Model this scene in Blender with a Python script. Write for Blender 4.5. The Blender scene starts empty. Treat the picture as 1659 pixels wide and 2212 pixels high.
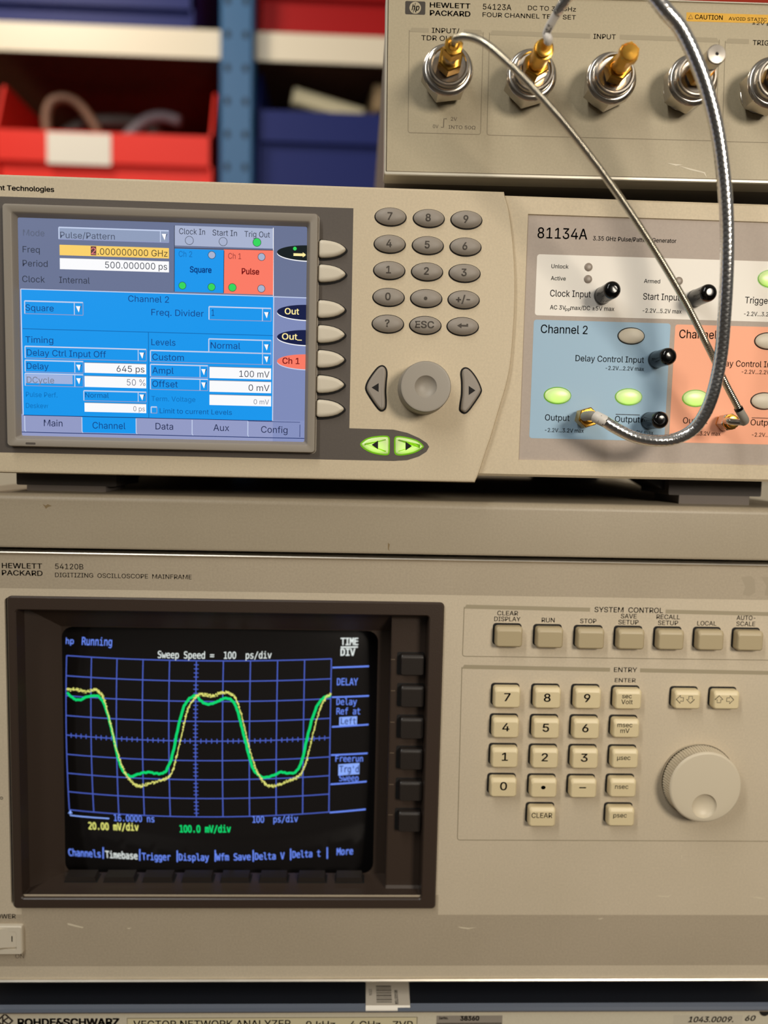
import bpy, math, random
from mathutils import Vector, Matrix
random.seed(7)
sc = bpy.context.scene
COL = sc.collection
MM = 0.001
PI = math.pi

# ------------------------------------------------------------------ camera, world, light, exposure
IMW, IMH, FPX = 1659.0, 2212.0, 1661.0
PITCH, YAW, ROLL = math.radians(5.16), math.radians(-2.05), math.radians(1.30)
CAM = Vector((0.0, -400.0, 1260.0))            # millimetres


def _rot():
    cp, sp = math.cos(PITCH), math.sin(PITCH)
    cy, sy = math.cos(YAW), math.sin(YAW)
    cr, sr = math.cos(ROLL), math.sin(ROLL)
    Rx = Matrix(((1, 0, 0), (0, cp, -sp), (0, sp, cp)))
    Ry = Matrix(((cy, 0, sy), (0, 1, 0), (-sy, 0, cy)))
    Rz = Matrix(((cr, -sr, 0), (sr, cr, 0), (0, 0, 1)))
    return Rz @ Rx @ Ry


R_CAM = _rot()                                  # rows: right, down, forward in (x right, y down, z away)


def to_world(v):
    return Vector((v[0], v[2], -v[1]))


RIGHT, DOWN, FWD = (to_world(R_CAM[i]) for i in range(3))


def ray(px, py):
    return RIGHT * ((px - IMW / 2) / FPX) + DOWN * ((py - IMH / 2) / FPX) + FWD


cam_data = bpy.data.cameras.new('camera')
cam = bpy.data.objects.new('camera', cam_data)
COL.objects.link(cam)
rotm = Matrix((RIGHT, -DOWN, -FWD)).transposed().to_4x4()
cam.matrix_world = Matrix.Translation(CAM * MM) @ rotm
cam_data.sensor_fit = 'HORIZONTAL'
cam_data.sensor_width = 36.0
cam_data.lens = 36.0 * FPX / IMW
cam_data.clip_start = 0.01
cam_data.clip_end = 50
cam_data.dof.use_dof = True
cam_data.dof.focus_distance = 0.380
cam_data.dof.aperture_fstop = 36.0 / 7.2
sc.camera = cam

sc.view_settings.view_transform = 'Standard'
sc.view_settings.look = 'None'
sc.view_settings.exposure = 0.0
sc.view_settings.gamma = 1.0
sc.view_settings.use_curve_mapping = False

world = bpy.data.worlds.new('room_light')
sc.world = world
world.use_nodes = True
wn, wl = world.node_tree.nodes, world.node_tree.links
wn.clear()
wo = wn.new('ShaderNodeOutputWorld')
wb = wn.new('ShaderNodeBackground')
wt = wn.new('ShaderNodeTexCoord')
ws = wn.new('ShaderNodeSeparateXYZ')
wr = wn.new('ShaderNodeValToRGB')
wl.new(wt.outputs['Generated'], ws.inputs[0])
wm = wn.new('ShaderNodeMath'); wm.operation = 'MULTIPLY_ADD'
wm.inputs[1].default_value = 0.5; wm.inputs[2].default_value = 0.5
wl.new(ws.outputs['Z'], wm.inputs[0]); wl.new(wm.outputs[0], wr.inputs[0])
wr.color_ramp.elements[0].position = 0.30; wr.color_ramp.elements[0].color = (0.045, 0.040, 0.034, 1)
wr.color_ramp.elements[1].position = 0.85; wr.color_ramp.elements[1].color = (0.60, 0.56, 0.50, 1)
wl.new(wr.outputs[0], wb.inputs['Color'])
wb.inputs['Strength'].default_value = 0.30
wl.new(wb.outputs[0], wo.inputs['Surface'])


def area(name, loc, target, size, power, color, size_y=None, spread=180.0):
    d = bpy.data.lights.new(name, 'AREA')
    d.energy = power; d.color = color; d.spread = math.radians(spread)
    if size_y:
        d.shape = 'RECTANGLE'; d.size = size; d.size_y = size_y
    else:
        d.shape = 'DISK'; d.size = size
    o = bpy.data.objects.new(name, d)
    COL.objects.link(o)
    o.location = loc
    o.rotation_euler = (Vector(target) - Vector(loc)).to_track_quat('-Z', 'Y').to_euler()
    return o


area('ceiling_lamp', (0.56, -1.02, 1.56), (0.27, 0, 1.24), 0.32, 2.75, (1.0, 0.90, 0.76), None, 100.0)
area('ceiling_tube', (-0.50, -0.72, 2.15), (0.0, 0.0, 1.28), 0.09, 7.5, (0.98, 0.97, 0.93), 1.0)
area('aisle_lamp', (-0.75, 0.28, 2.40), (-0.45, 0.90, 1.62), 0.30, 8.0, (1.0, 0.88, 0.72))


# ------------------------------------------------------------------ materials
def lin(c):
    out = []
    for x in c:
        x = x / 255.0
        out.append(x / 12.92 if x <= 0.04045 else ((x + 0.055) / 1.055) ** 2.4)
    return (out[0], out[1], out[2], 1.0)


_mats = {}


def mat(name, rgb, rough=0.5, metal=0.0, noise=0.0, nscale=900.0, bump=0.0, bscale=1500.0, spec=0.5, coat=0.0, stain=0.0):
    if name in _mats:
        return _mats[name]
    m = bpy.data.materials.new(name)
    m.use_nodes = True
    nt = m.node_tree
    p = nt.nodes['Principled BSDF']
    p.inputs['Base Color'].default_value = lin(rgb)
    p.inputs['Roughness'].default_value = rough
    p.inputs['Metallic'].default_value = metal
    p.inputs['Specular IOR Level'].default_value = spec
    p.inputs['Coat Weight'].default_value = coat
    p.inputs['Coat Roughness'].default_value = 0.08
    tc = nt.nodes.new('ShaderNodeTexCoord')
    if noise > 0:
        n = nt.nodes.new('ShaderNodeTexNoise')
        n.inputs['Scale'].default_value = nscale
        n.inputs['Detail'].default_value = 3
        nt.links.new(tc.outputs['Object'], n.inputs['Vector'])
        r = nt.nodes.new('ShaderNodeValToRGB')
        c = lin(rgb)
        r.color_ramp.elements[0].position = 0.3
        r.color_ramp.elements[1].position = 0.7
        r.color_ramp.elements[0].color = tuple(x * (1 - noise) for x in c[:3]) + (1,)
        r.color_ramp.elements[1].color = tuple(min(1, x * (1 + noise)) for x in c[:3]) + (1,)
        nt.links.new(n.outputs['Fac'], r.inputs[0])
        last = r.outputs[0]
        if stain > 0:
            n2 = nt.nodes.new('ShaderNodeTexNoise')
            n2.inputs['Scale'].default_value = 14.0
            n2.inputs['Detail'].default_value = 4
            nt.links.new(tc.outputs['Object'], n2.inputs['Vector'])
            r2 = nt.nodes.new('ShaderNodeValToRGB')
            r2.color_ramp.elements[0].position = 0.35
            r2.color_ramp.elements[1].position = 0.65
            r2.color_ramp.elements[0].color = (1 - stain, 1 - stain, 1 - stain * 1.2, 1)
            r2.color_ramp.elements[1].color = (1, 1, 1, 1)
            nt.links.new(n2.outputs['Fac'], r2.inputs[0])
            mx = nt.nodes.new('ShaderNodeMix'); mx.data_type = 'RGBA'; mx.blend_type = 'MULTIPLY'
            mx.inputs['Factor'].default_value = 1.0
            nt.links.new(last, mx.inputs['A']); nt.links.new(r2.outputs[0], mx.inputs['B'])
            last = mx.outputs['Result']
        nt.links.new(last, p.inputs['Base Color'])
    if bump > 0:
        n3 = nt.nodes.new('ShaderNodeTexNoise')
        n3.inputs['Scale'].default_value = bscale
        n3.inputs['Detail'].default_value = 2
        nt.links.new(tc.outputs['Object'], n3.inputs['Vector'])
        b = nt.nodes.new('ShaderNodeBump')
        b.inputs['Strength'].default_value = bump
        b.inputs['Distance'].default_value = 0.0002
        nt.links.new(n3.outputs['Fac'], b.inputs['Height'])
        nt.links.new(b.outputs[0], p.inputs['Normal'])
    _mats[name] = m
    return m


def glow(rgb, strength=1.0, base=(4, 4, 5), rough=0.25, spec=0.3):
    key = 'screen_light_%02x%02x%02x_%d' % (int(rgb[0]), int(rgb[1]), int(rgb[2]), int(strength * 100))
    if key in _mats:
        return _mats[key]
    m = bpy.data.materials.new(key)
    m.use_nodes = True
    p = m.node_tree.nodes['Principled BSDF']
    p.inputs['Base Color'].default_value = lin(base)
    p.inputs['Roughness'].default_value = rough
    p.inputs['Specular IOR Level'].default_value = spec
    p.inputs['Emission Color'].default_value = lin(rgb)
    p.inputs['Emission Strength'].default_value = strength
    _mats[key] = m
    return m


def braid_mat(name, rgb, pitch, count, rough=0.3, bump=0.6, wrap=False, depth=0.00005):
    m = bpy.data.materials.new(name)
    m.use_nodes = True
    nt = m.node_tree
    N, L = nt.nodes, nt.links
    p = N['Principled BSDF']
    p.inputs['Base Color'].default_value = lin(rgb)
    p.inputs['Metallic'].default_value = 1.0
    p.inputs['Roughness'].default_value = rough
    uv = N.new('ShaderNodeUVMap')
    s = N.new('ShaderNodeSeparateXYZ')
    L.new(uv.outputs[0], s.inputs[0])

    def wave(ku, kv):
        a = N.new('ShaderNodeMath'); a.operation = 'MULTIPLY'; a.inputs[1].default_value = ku * 2 * PI
        L.new(s.outputs['X'], a.inputs[0])
        b = N.new('ShaderNodeMath'); b.operation = 'MULTIPLY_ADD'; b.inputs[1].default_value = kv * 2 * PI
        L.new(s.outputs['Y'], b.inputs[0]); L.new(a.outputs[0], b.inputs[2])
        c = N.new('ShaderNodeMath'); c.operation = 'SINE'
        L.new(b.outputs[0], c.inputs[0])
        return c.outputs[0]
    w1 = wave(count, 1.0 / pitch)
    if wrap:
        h = w1
    else:
        w2 = wave(-count, 1.0 / pitch)
        mx = N.new('ShaderNodeMath'); mx.operation = 'MAXIMUM'
        L.new(w1, mx.inputs[0]); L.new(w2, mx.inputs[1])
        h = mx.outputs[0]
    b = N.new('ShaderNodeBump')
    b.inputs['Strength'].default_value = bump
    b.inputs['Distance'].default_value = depth
    L.new(h, b.inputs['Height'])
    L.new(b.outputs[0], p.inputs['Normal'])
    return m


BEIGE = mat('beige_plastic', (205, 189, 160), 0.55, noise=0.05, bump=0.15)
PANEL = mat('beige_paint', (204, 190, 166), 0.55, noise=0.05, bump=0.12, stain=0.06)
STRIP = mat('taupe_paint', (176, 162, 140), 0.6, noise=0.06, bump=0.1, stain=0.06)
TRAYP = mat('grey_beige_paint', (166, 153, 131), 0.45, noise=0.05, bump=0.1, stain=0.05)
TSETP = mat('olive_beige_paint', (179, 166, 138), 0.5, noise=0.05, bump=0.12, stain=0.05)
BARP = mat('bar_print', (162, 150, 124), 0.6)
LINEP = mat('line_print', (140, 128, 104), 0.6)
INK = mat('dark_ink', (62, 54, 45), 0.6)
INKSOFT = mat('faded_ink', (100, 88, 72), 0.6)
CHROME = mat('polished_trim', (225, 218, 205), 0.42, metal=1.0, noise=0.06, nscale=60)
STEEL = mat('nickel_steel', (205, 198, 188), 0.24, metal=1.0)
GOLD = mat('gold_plating', (226, 172, 74), 0.24, metal=1.0)
BLACKRUB = mat('black_rubber_cap', (5, 5, 5), 0.12, spec=0.45)
DARKGAP = mat('dark_gap', (16, 13, 11), 0.8)
SURR = mat('dark_taupe_overlay', (86, 78, 71), 0.6, noise=0.04, bump=0.1)
SURR2 = mat('taupe_bezel', (146, 137, 124), 0.5, bump=0.1)
OVALK = mat('taupe_key_rubber', (150, 141, 130), 0.55, bump=0.15, bscale=2500)
KNOBG = mat('grey_knob', (158, 150, 138), 0.5, bump=0.1)
MAUVE = mat('mauve_overlay', (176, 162, 150), 0.6, noise=0.03)
WHITEF = mat('cream_field', (242, 236, 226), 0.6)
BLUEF = mat('pale_blue_field', (158, 190, 214), 0.6)
CORALF = mat('coral_field', (254, 176, 140), 0.6)
CREAMK = mat('cream_key', (214, 204, 184), 0.45, bump=0.08)
IVORYK = mat('ivory_key', (222, 205, 164), 0.42, bump=0.08)
TANK = mat('tan_key', (178, 162, 128), 0.45, bump=0.08)
KNOBW = mat('white_knob', (210, 198, 174), 0.45)
BROWN = mat('dark_brown_bezel', (60, 48, 40), 0.38, bump=0.25, bscale=1800)
BROWN2 = mat('black_brown_key', (40, 34, 30), 0.4, bump=0.1)
FOOTP = mat('charcoal_plastic', (66, 60, 56), 0.7)
FOOTR = mat('grey_rubber', (112, 104, 98), 0.8)
NAVY = mat('navy_metal', (26, 28, 34), 0.4, spec=0.6)
CREAMSH = mat('cream_shelf', (236, 224, 200), 0.4)
BLUEPOST = mat('blue_post', (36, 96, 146), 0.45)
REDSHADE = mat('shaded_red_bin', (168, 12, 14), 0.5, spec=0.2)  # upper bin: red darkened for the weaker light there
REDLIT = mat('lit_red_bin', (238, 50, 38), 0.5, spec=0.25)  # lower bin: red brightened for the stronger light on its lip
BLUEBIN = mat('blue_bin', (26, 38, 106), 0.5, spec=0.2)
PAPER = mat('paper_label', (238, 232, 220), 0.7)
WHITEP = mat('white_print', (236, 232, 222), 0.6)


# ------------------------------------------------------------------ placing: planes in the place, millimetres
class Plane:
    """upright plane: u along it, v up, w outwards (towards the viewer)"""

    def __init__(self, Y, roll=0.0, X=0.0, Z=0.0):
        self.o = Vector((X, Y, Z)); self.roll = roll           # roll: radians, right hand side up
        self.U = Vector((math.cos(roll), 0, math.sin(roll))); self.V = Vector((-math.sin(roll), 0, math.cos(roll)))
        self.N = Vector((0, -1, 0))

    def px(self, x, y, w=0.0):
        d = ray(x, y)
        t = ((self.o - CAM).dot(self.N) + w) / d.dot(self.N)
        p = CAM + d * t - self.o
        return (p.dot(self.U), p.dot(self.V))

    def world(self, u, v, w=0.0):
        return self.o + self.U * u + self.V * v + self.N * w

    def scale(self, x, y, w=0.0):
        a = self.px(x, y - 10, w); b = self.px(x, y + 10, w)
        return abs(a[1] - b[1]) / 20.0

    def local(self, u, v, w):
        return (u, -w, v)


class Dome(Plane):
    """convex tube face: like a plane but w depends on u, v"""

    def setup(self, cu, cv, w0, Rr):
        self.c = (cu, cv, w0, Rr)

    def surf(self, u, v):
        cu, cv, w0, Rr = self.c
        return w0 - Rr + math.sqrt(max(0.0, Rr * Rr - (u - cu) ** 2 - (v - cv) ** 2))

    def px(self, x, y, w=0.0):
        ww = self.c[2]
        for _ in range(12):
            u, v = Plane.px(self, x, y, ww)
            ww = self.surf(u, v)
        return (u, v)

    def local(self, u, v, w):
        return (u, -(self.surf(u, v) + w), v)


def rrect(u0, v0, u1, v1, r, k=5):
    u0, u1 = min(u0, u1), max(u0, u1); v0, v1 = min(v0, v1), max(v0, v1)
    r = max(0.001, min(r, (u1 - u0) / 2.001, (v1 - v0) / 2.001))
    pts = []
    for (cx, cy, a0) in ((u1 - r, v1 - r, 0), (u0 + r, v1 - r, 90), (u0 + r, v0 + r, 180), (u1 - r, v0 + r, 270)):
        for i in range(k + 1):
            a = math.radians(a0 + 90.0 * i / k)
            pts.append((cx + r * math.cos(a), cy + r * math.sin(a)))
    return pts


def ell(cu, cv, a, b, n=40):
    return [(cu + a * math.cos(2 * PI * i / n), cv + b * math.sin(2 * PI * i / n)) for i in range(n)]


def closed_spline(pts, sub=6):
    n = len(pts); out = []
    for i in range(n):
        p0, p1, p2, p3 = (pts[(i + j) % n] for j in (-1, 0, 1, 2))
        for k in range(sub):
            t = k / sub
            out.append(tuple(0.5 * ((2 * p1[d]) + (-p0[d] + p2[d]) * t + (2 * p0[d] - 5 * p1[d] + 4 * p2[d] - p3[d]) * t * t
                                    + (-p0[d] + 3 * p1[d] - 3 * p2[d] + p3[d]) * t ** 3) for d in range(len(p1))))
    return out


def open_spline(pts, sub=8):
    n = len(pts); out = []
    for i in range(n - 1):
        p0 = pts[max(i - 1, 0)]; p1 = pts[i]; p2 = pts[i + 1]; p3 = pts[min(i + 2, n - 1)]
        for k in range(sub):
            t = k / sub
            out.append(tuple(0.5 * ((2 * p1[d]) + (-p0[d] + p2[d]) * t + (2 * p0[d] - 5 * p1[d] + 4 * p2[d] - p3[d]) * t * t
                                    + (-p0[d] + 3 * p1[d] - 3 * p2[d] + p3[d]) * t ** 3) for d in range(len(p1))))
    out.append(tuple(pts[-1]))
    return out


def ccw(pts):
    a = sum(p[0] * q[1] - q[0] * p[1] for p, q in zip(pts, pts[1:] + pts[:1]))
    return pts if a > 0 else pts[::-1]


def inset(pts, d):
    n = len(pts); out = []
    for i in range(n):
        p = Vector(pts[i][:2]); a = Vector(pts[i - 1][:2]); b = Vector(pts[(i + 1) % n][:2])
        e1 = (p - a); e2 = (b - p)
        if e1.length < 1e-6: e1 = e2
        if e2.length < 1e-6: e2 = e1
        n1 = Vector((-e1.y, e1.x)).normalized(); n2 = Vector((-e2.y, e2.x)).normalized()
        m = n1 + n2
        if m.length < 1e-6: m = n1
        m.normalize()
        c = max(0.5, m.dot(n1))
        q = p + m * (d / c)
        out.append((q.x, q.y))
    return out


def shrink(pts, d):
    """outline drawn in towards its middle by d on every side"""
    n = len(pts); us = [q[0] for q in pts]; vs = [q[1] for q in pts]
    cu, cv = (min(us) + max(us)) / 2, (min(vs) + max(vs)) / 2
    ku = 1 - 2 * d / (max(us) - min(us)); kv = 1 - 2 * d / (max(vs) - min(vs))
    return [(cu + (q[0] - cu) * ku, cv + (q[1] - cv) * kv) for q in pts]


# lettering: advance and outline points (x, y, x, y ...) of every character, thousandths of an em
SANS = {
    ' ': (188, ()),
    '%': (676, ((175, 517, 155, 515, 137, 511, 121, 503, 107, 492, 96, 479, 87, 464, 80, 448, 76, 431, 75, 412, 75, 388, 76, 369, 80, 351, 86, 335, 95, 320, 107, 308, 121, 297, 137, 289, 155, 284, 175, 283, 196, 284, 214, 289, 230, 297, 244, 308, 255, 320, 264, 335, 270, 351, 274, 369, 276, 388, 276, 412, 274, 431, 270, 448, 264, 464, 255, 479, 244, 492, 230, 503, 214, 511, 196, 515), (482, 509, 132, 0, 191, 0, 540, 509), (175, 473, 191, 470, 204, 464, 213, 454, 219, 441, 222, 428, 223, 412, 223, 388, 222, 372, 218, 358, 212, 346, 203, 335, 191, 329, 175, 327, 160, 329, 147, 335, 138, 346, 132, 358, 128, 372, 127, 388, 127, 412, 128, 428, 132, 441, 138, 454, 148, 464, 160, 470), (501, 225, 481, 223, 463, 218, 447, 210, 433, 200, 421, 187, 412, 172, 406, 156, 402, 138, 400, 120, 400, 95, 402, 77, 406, 59, 412, 43, 421, 28, 432, 15, 446, 5, 462, -3, 481, -8, 501, -10, 521, -8, 540, -3, 555, 5, 569, 15, 580, 28, 589, 43, 596, 59, 600, 77, 601, 95, 601, 120, 600, 138, 596, 156, 590, 172, 581, 187, 570, 200, 556, 210, 540, 218, 522, 223), (501, 180, 517, 178, 529, 172, 538, 162, 544, 149, 548, 135, 549, 120, 549, 95, 548, 80, 544, 66, 538, 53, 529, 43, 517, 37, 501, 35, 485, 37, 473, 43, 464, 53, 458, 66, 454, 80, 453, 95, 453, 120, 454, 135, 458, 149, 464, 162, 473, 172, 486, 178),)),
    '&': (429, ((212, 529, 158, 522, 117, 499, 91, 463, 82, 416, 84, 392, 91, 368, 101, 343, 116, 319, 74, 282, 44, 243, 26, 201, 20, 155, 32, 90, 69, 37, 125, 2, 193, -10, 229, -7, 263, 2, 294, 17, 324, 38, 351, 0, 425, 0, 366, 80, 389, 113, 405, 153, 415, 198, 418, 251, 418, 265, 361, 265, 361, 262, 362, 241, 362, 227, 360, 193, 356, 164, 347, 140, 335, 121, 190, 316, 168, 348, 154, 374, 146, 396, 143, 417, 148, 441, 163, 460, 186, 472, 216, 476, 240, 474, 262, 469, 283, 461, 304, 449, 304, 513, 280, 520, 257, 525, 234, 528), (145, 280, 294, 78, 288, 73, 282, 69, 275, 65, 267, 60, 251, 53, 235, 48, 220, 45, 205, 44, 156, 52, 116, 78, 90, 117, 81, 165, 85, 197, 97, 226, 117, 253),)),
    "'": (206, ((70, 509, 78, 318, 128, 318, 136, 509),)),
    '+': (453, ((198, 364, 198, 34, 255, 34, 255, 364), (61, 226, 61, 172, 391, 172, 391, 226),)),
    ',': (188, ((68, 71, 38, -119, 84, -119, 137, 71),)),
    '-': (453, ((337, 244, 337, 188, 114, 188, 114, 244),)),
    '.': (188, ((95, 87, 83, 85, 73, 81, 63, 73, 55, 64, 51, 53, 50, 41, 51, 29, 55, 18, 63, 9, 73, 1, 83, -3, 95, -4, 107, -3, 118, 1, 128, 9, 135, 18, 140, 29, 141, 41, 140, 53, 135, 64, 128, 73, 118, 81, 107, 85),)),
    '/': (249, ((235, 533, 71, -76, 14, -76, 178, 533),)),
    '0': (453, ((227, 516, 191, 512, 159, 502, 130, 484, 106, 461, 85, 431, 69, 395, 57, 353, 50, 306, 48, 254, 50, 202, 57, 155, 69, 113, 85, 77, 105, 48, 130, 24, 158, 7, 191, -3, 227, -7, 263, -3, 295, 7, 323, 24, 348, 48, 368, 77, 384, 113, 396, 155, 403, 202, 405, 254, 403, 306, 396, 353, 384, 395, 368, 431, 348, 461, 323, 484, 295, 502, 262, 512), (250, 457, 271, 449, 290, 435, 306, 416, 320, 393, 330, 365, 338, 332, 342, 295, 344, 254, 342, 213, 338, 176, 330, 144, 320, 116, 306, 92, 290, 74, 271, 60, 250, 52, 227, 50, 203, 52, 182, 60, 163, 74, 147, 92, 134, 116, 123, 144, 115, 176, 111, 213, 109, 254, 111, 295, 115, 332, 123, 365, 134, 393, 147, 416, 163, 435, 182, 449, 203, 457, 227, 460),)),
    '1': (453, ((276, 509, 276, 0, 212, 0, 212, 448, 209, 448, 86, 358, 86, 427, 198, 509), (76, 55, 76, 0, 391, 0, 391, 55),)),
    '2': (453, ((225, 516, 196, 513, 168, 507, 143, 496, 121, 482, 102, 464, 86, 442, 75, 418, 68, 391, 66, 362, 127, 362, 128, 381, 132, 398, 139, 413, 148, 427, 159, 438, 172, 447, 188, 454, 205, 458, 224, 460, 241, 458, 258, 455, 273, 449, 287, 441, 298, 431, 308, 419, 315, 405, 319, 389, 320, 371, 319, 356, 316, 341, 311, 327, 303, 312, 294, 298, 282, 282, 268, 266, 252, 248, 234, 229, 64, 47, 64, 0, 389, 0, 389, 57, 153, 57, 153, 60, 267, 180, 294, 209, 317, 235, 336, 259, 351, 280, 363, 299, 371, 318, 377, 336, 380, 354, 381, 372, 379, 398, 372, 423, 361, 445, 346, 465, 328, 482, 306, 497, 281, 507, 254, 513),)),
    '3': (453, ((70, 509, 70, 452, 288, 452, 288, 448, 157, 299, 157, 248, 201, 248, 229, 246, 254, 241, 275, 234, 292, 223, 306, 211, 316, 196, 323, 180, 328, 163, 329, 145, 328, 125, 323, 108, 315, 93, 304, 80, 291, 69, 275, 61, 258, 55, 239, 51, 219, 50, 200, 51, 182, 54, 165, 59, 150, 66, 137, 76, 126, 87, 118, 100, 112, 115, 109, 132, 44, 132, 48, 104, 57, 79, 70, 57, 88, 38, 108, 22, 133, 10, 159, 1, 188, -5, 218, -7, 251, -5, 281, 2, 309, 12, 333, 27, 354, 45, 370, 66, 383, 90, 390, 116, 393, 145, 391, 173, 383, 198, 371, 222, 354, 244, 333, 262, 308, 276, 279, 286, 247, 290, 211, 289, 211, 278, 372, 461, 372, 509),)),
    '4': (453, ((247, 509, 40, 158, 40, 105, 413, 105, 413, 163, 109, 163, 109, 166, 311, 509), (282, 318, 282, 0, 343, 0, 343, 318),)),
    '5': (453, ((67, 253, 128, 246, 139, 255, 152, 262, 167, 268, 184, 273, 201, 276, 218, 277, 238, 275, 257, 270, 275, 262, 290, 251, 303, 237, 314, 221, 321, 203, 326, 183, 328, 162, 326, 141, 322, 122, 314, 104, 304, 89, 291, 75, 276, 64, 259, 56, 241, 51, 221, 50, 204, 51, 188, 54, 173, 60, 160, 68, 148, 78, 138, 89, 130, 102, 125, 115, 122, 130, 60, 130, 63, 105, 71, 82, 83, 60, 99, 41, 118, 25, 140, 11, 165, 1, 192, -5, 221, -7, 253, -4, 282, 3, 309, 15, 332, 32, 352, 52, 369, 76, 381, 102, 388, 132, 391, 163, 390, 187, 386, 210, 379, 231, 370, 251, 358, 269, 345, 285, 330, 299, 313, 311, 294, 321, 274, 328, 252, 332, 229, 334, 212, 333, 194, 330, 178, 325, 162, 318, 148, 311, 136, 301, 134, 301, 151, 452, 366, 452, 366, 509, 96, 509),)),
    '6': (453, ((252, 509, 137, 340, 112, 302, 93, 268, 80, 239, 71, 212, 65, 187, 64, 162, 66, 130, 73, 101, 84, 74, 100, 51, 119, 31, 142, 15, 168, 3, 196, -4, 226, -7, 257, -4, 284, 3, 310, 14, 333, 30, 352, 50, 368, 73, 379, 98, 387, 127, 389, 157, 387, 187, 380, 215, 370, 240, 355, 262, 337, 280, 316, 295, 291, 305, 265, 312, 235, 314, 221, 313, 208, 311, 196, 307, 184, 302, 174, 295, 165, 288, 157, 279, 151, 270, 145, 261, 151, 261, 322, 509), (226, 265, 245, 264, 263, 259, 279, 251, 293, 241, 304, 228, 314, 213, 322, 196, 326, 178, 327, 157, 326, 137, 322, 119, 314, 101, 304, 86, 293, 73, 279, 63, 263, 55, 245, 50, 226, 48, 207, 50, 190, 55, 174, 63, 160, 73, 148, 86, 138, 102, 131, 119, 126, 138, 125, 158, 126, 179, 131, 197, 138, 214, 148, 229, 160, 241, 174, 252, 190, 259, 207, 264),)),
    '7': (453, ((62, 509, 62, 452, 323, 452, 323, 448, 97, 0, 165, 0, 391, 449, 391, 509),)),
    '8': (453, ((226, 516, 197, 514, 170, 508, 146, 498, 124, 485, 106, 469, 90, 450, 79, 429, 73, 405, 70, 380, 73, 354, 80, 330, 93, 308, 109, 289, 129, 276, 153, 267, 153, 265, 134, 260, 117, 252, 101, 241, 87, 228, 75, 212, 65, 195, 58, 176, 53, 156, 52, 135, 54, 109, 62, 84, 74, 62, 91, 42, 111, 25, 136, 11, 163, 1, 193, -5, 226, -7, 259, -5, 289, 1, 317, 11, 341, 25, 362, 42, 378, 62, 391, 84, 398, 109, 401, 135, 399, 156, 395, 176, 387, 195, 377, 212, 365, 228, 351, 241, 335, 252, 319, 260, 300, 265, 300, 267, 323, 276, 343, 289, 359, 308, 372, 330, 379, 354, 382, 380, 379, 405, 373, 429, 361, 450, 346, 469, 328, 485, 306, 498, 282, 508, 255, 514), (226, 460, 244, 459, 260, 455, 275, 449, 288, 442, 299, 432, 308, 420, 314, 407, 318, 392, 319, 376, 318, 359, 314, 344, 307, 330, 298, 318, 287, 308, 274, 300, 260, 294, 244, 291, 226, 290, 209, 291, 193, 294, 178, 300, 165, 308, 154, 318, 145, 330, 138, 344, 134, 359, 133, 376, 134, 392, 138, 407, 145, 420, 153, 432, 164, 442, 177, 449, 192, 455, 208, 459), (226, 235, 247, 234, 265, 230, 283, 223, 298, 213, 312, 202, 322, 189, 330, 173, 335, 157, 337, 139, 335, 121, 331, 106, 323, 91, 313, 79, 300, 69, 285, 60, 267, 54, 248, 50, 226, 49, 205, 50, 185, 54, 167, 60, 152, 69, 139, 79, 129, 91, 121, 106, 117, 121, 115, 139, 117, 157, 122, 173, 130, 189, 140, 202, 154, 213, 169, 223, 187, 230, 206, 234),)),
    '9': (453, ((226, 516, 196, 513, 168, 506, 143, 494, 120, 479, 101, 459, 85, 436, 73, 411, 66, 382, 64, 352, 66, 321, 72, 294, 83, 269, 98, 247, 116, 229, 137, 214, 161, 203, 188, 197, 218, 195, 232, 195, 245, 198, 257, 202, 268, 207, 278, 214, 287, 221, 295, 229, 302, 238, 307, 248, 301, 248, 130, 0, 200, 0, 315, 168, 340, 207, 359, 240, 373, 270, 382, 296, 387, 322, 389, 347, 387, 378, 380, 408, 368, 434, 352, 458, 333, 478, 310, 494, 285, 506, 256, 513), (226, 460, 245, 459, 263, 454, 279, 446, 293, 435, 305, 422, 314, 407, 322, 390, 326, 371, 327, 350, 326, 330, 322, 312, 314, 295, 305, 280, 293, 267, 279, 257, 263, 249, 245, 245, 226, 243, 207, 245, 190, 250, 174, 257, 160, 268, 148, 280, 138, 295, 131, 313, 127, 331, 125, 352, 127, 372, 131, 390, 138, 407, 148, 423, 160, 435, 174, 446, 190, 454, 207, 459),)),
    '?': (358, ((178, 516, 151, 514, 126, 508, 103, 499, 82, 487, 64, 471, 49, 452, 38, 430, 30, 406, 27, 378, 92, 378, 94, 396, 99, 412, 106, 425, 115, 437, 125, 446, 137, 453, 150, 458, 163, 461, 178, 462, 193, 461, 207, 457, 220, 452, 232, 445, 242, 436, 250, 425, 257, 413, 260, 399, 262, 384, 260, 365, 255, 349, 247, 334, 236, 321, 223, 309, 209, 298, 194, 289, 180, 279, 168, 269, 157, 258, 148, 245, 141, 230, 136, 211, 133, 187, 132, 159, 132, 152, 194, 152, 194, 158, 194, 177, 196, 192, 200, 205, 204, 216, 211, 226, 219, 235, 229, 243, 241, 252, 254, 261, 275, 276, 292, 292, 306, 311, 316, 332, 322, 356, 324, 382, 322, 407, 316, 430, 306, 451, 292, 470, 275, 486, 255, 498, 232, 508, 206, 514), (164, 86, 152, 85, 141, 80, 131, 73, 124, 64, 120, 53, 118, 41, 120, 29, 124, 18, 131, 9, 141, 1, 152, -3, 164, -4, 176, -3, 186, 1, 196, 9, 203, 18, 208, 29, 209, 41, 208, 53, 203, 64, 196, 73, 186, 80, 176, 85),)),
    'A': (480, ((16, 0, 84, 0, 136, 148, 341, 148, 394, 0, 463, 0, 276, 509, 201, 509), (157, 206, 321, 206, 239, 438),)),
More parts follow.
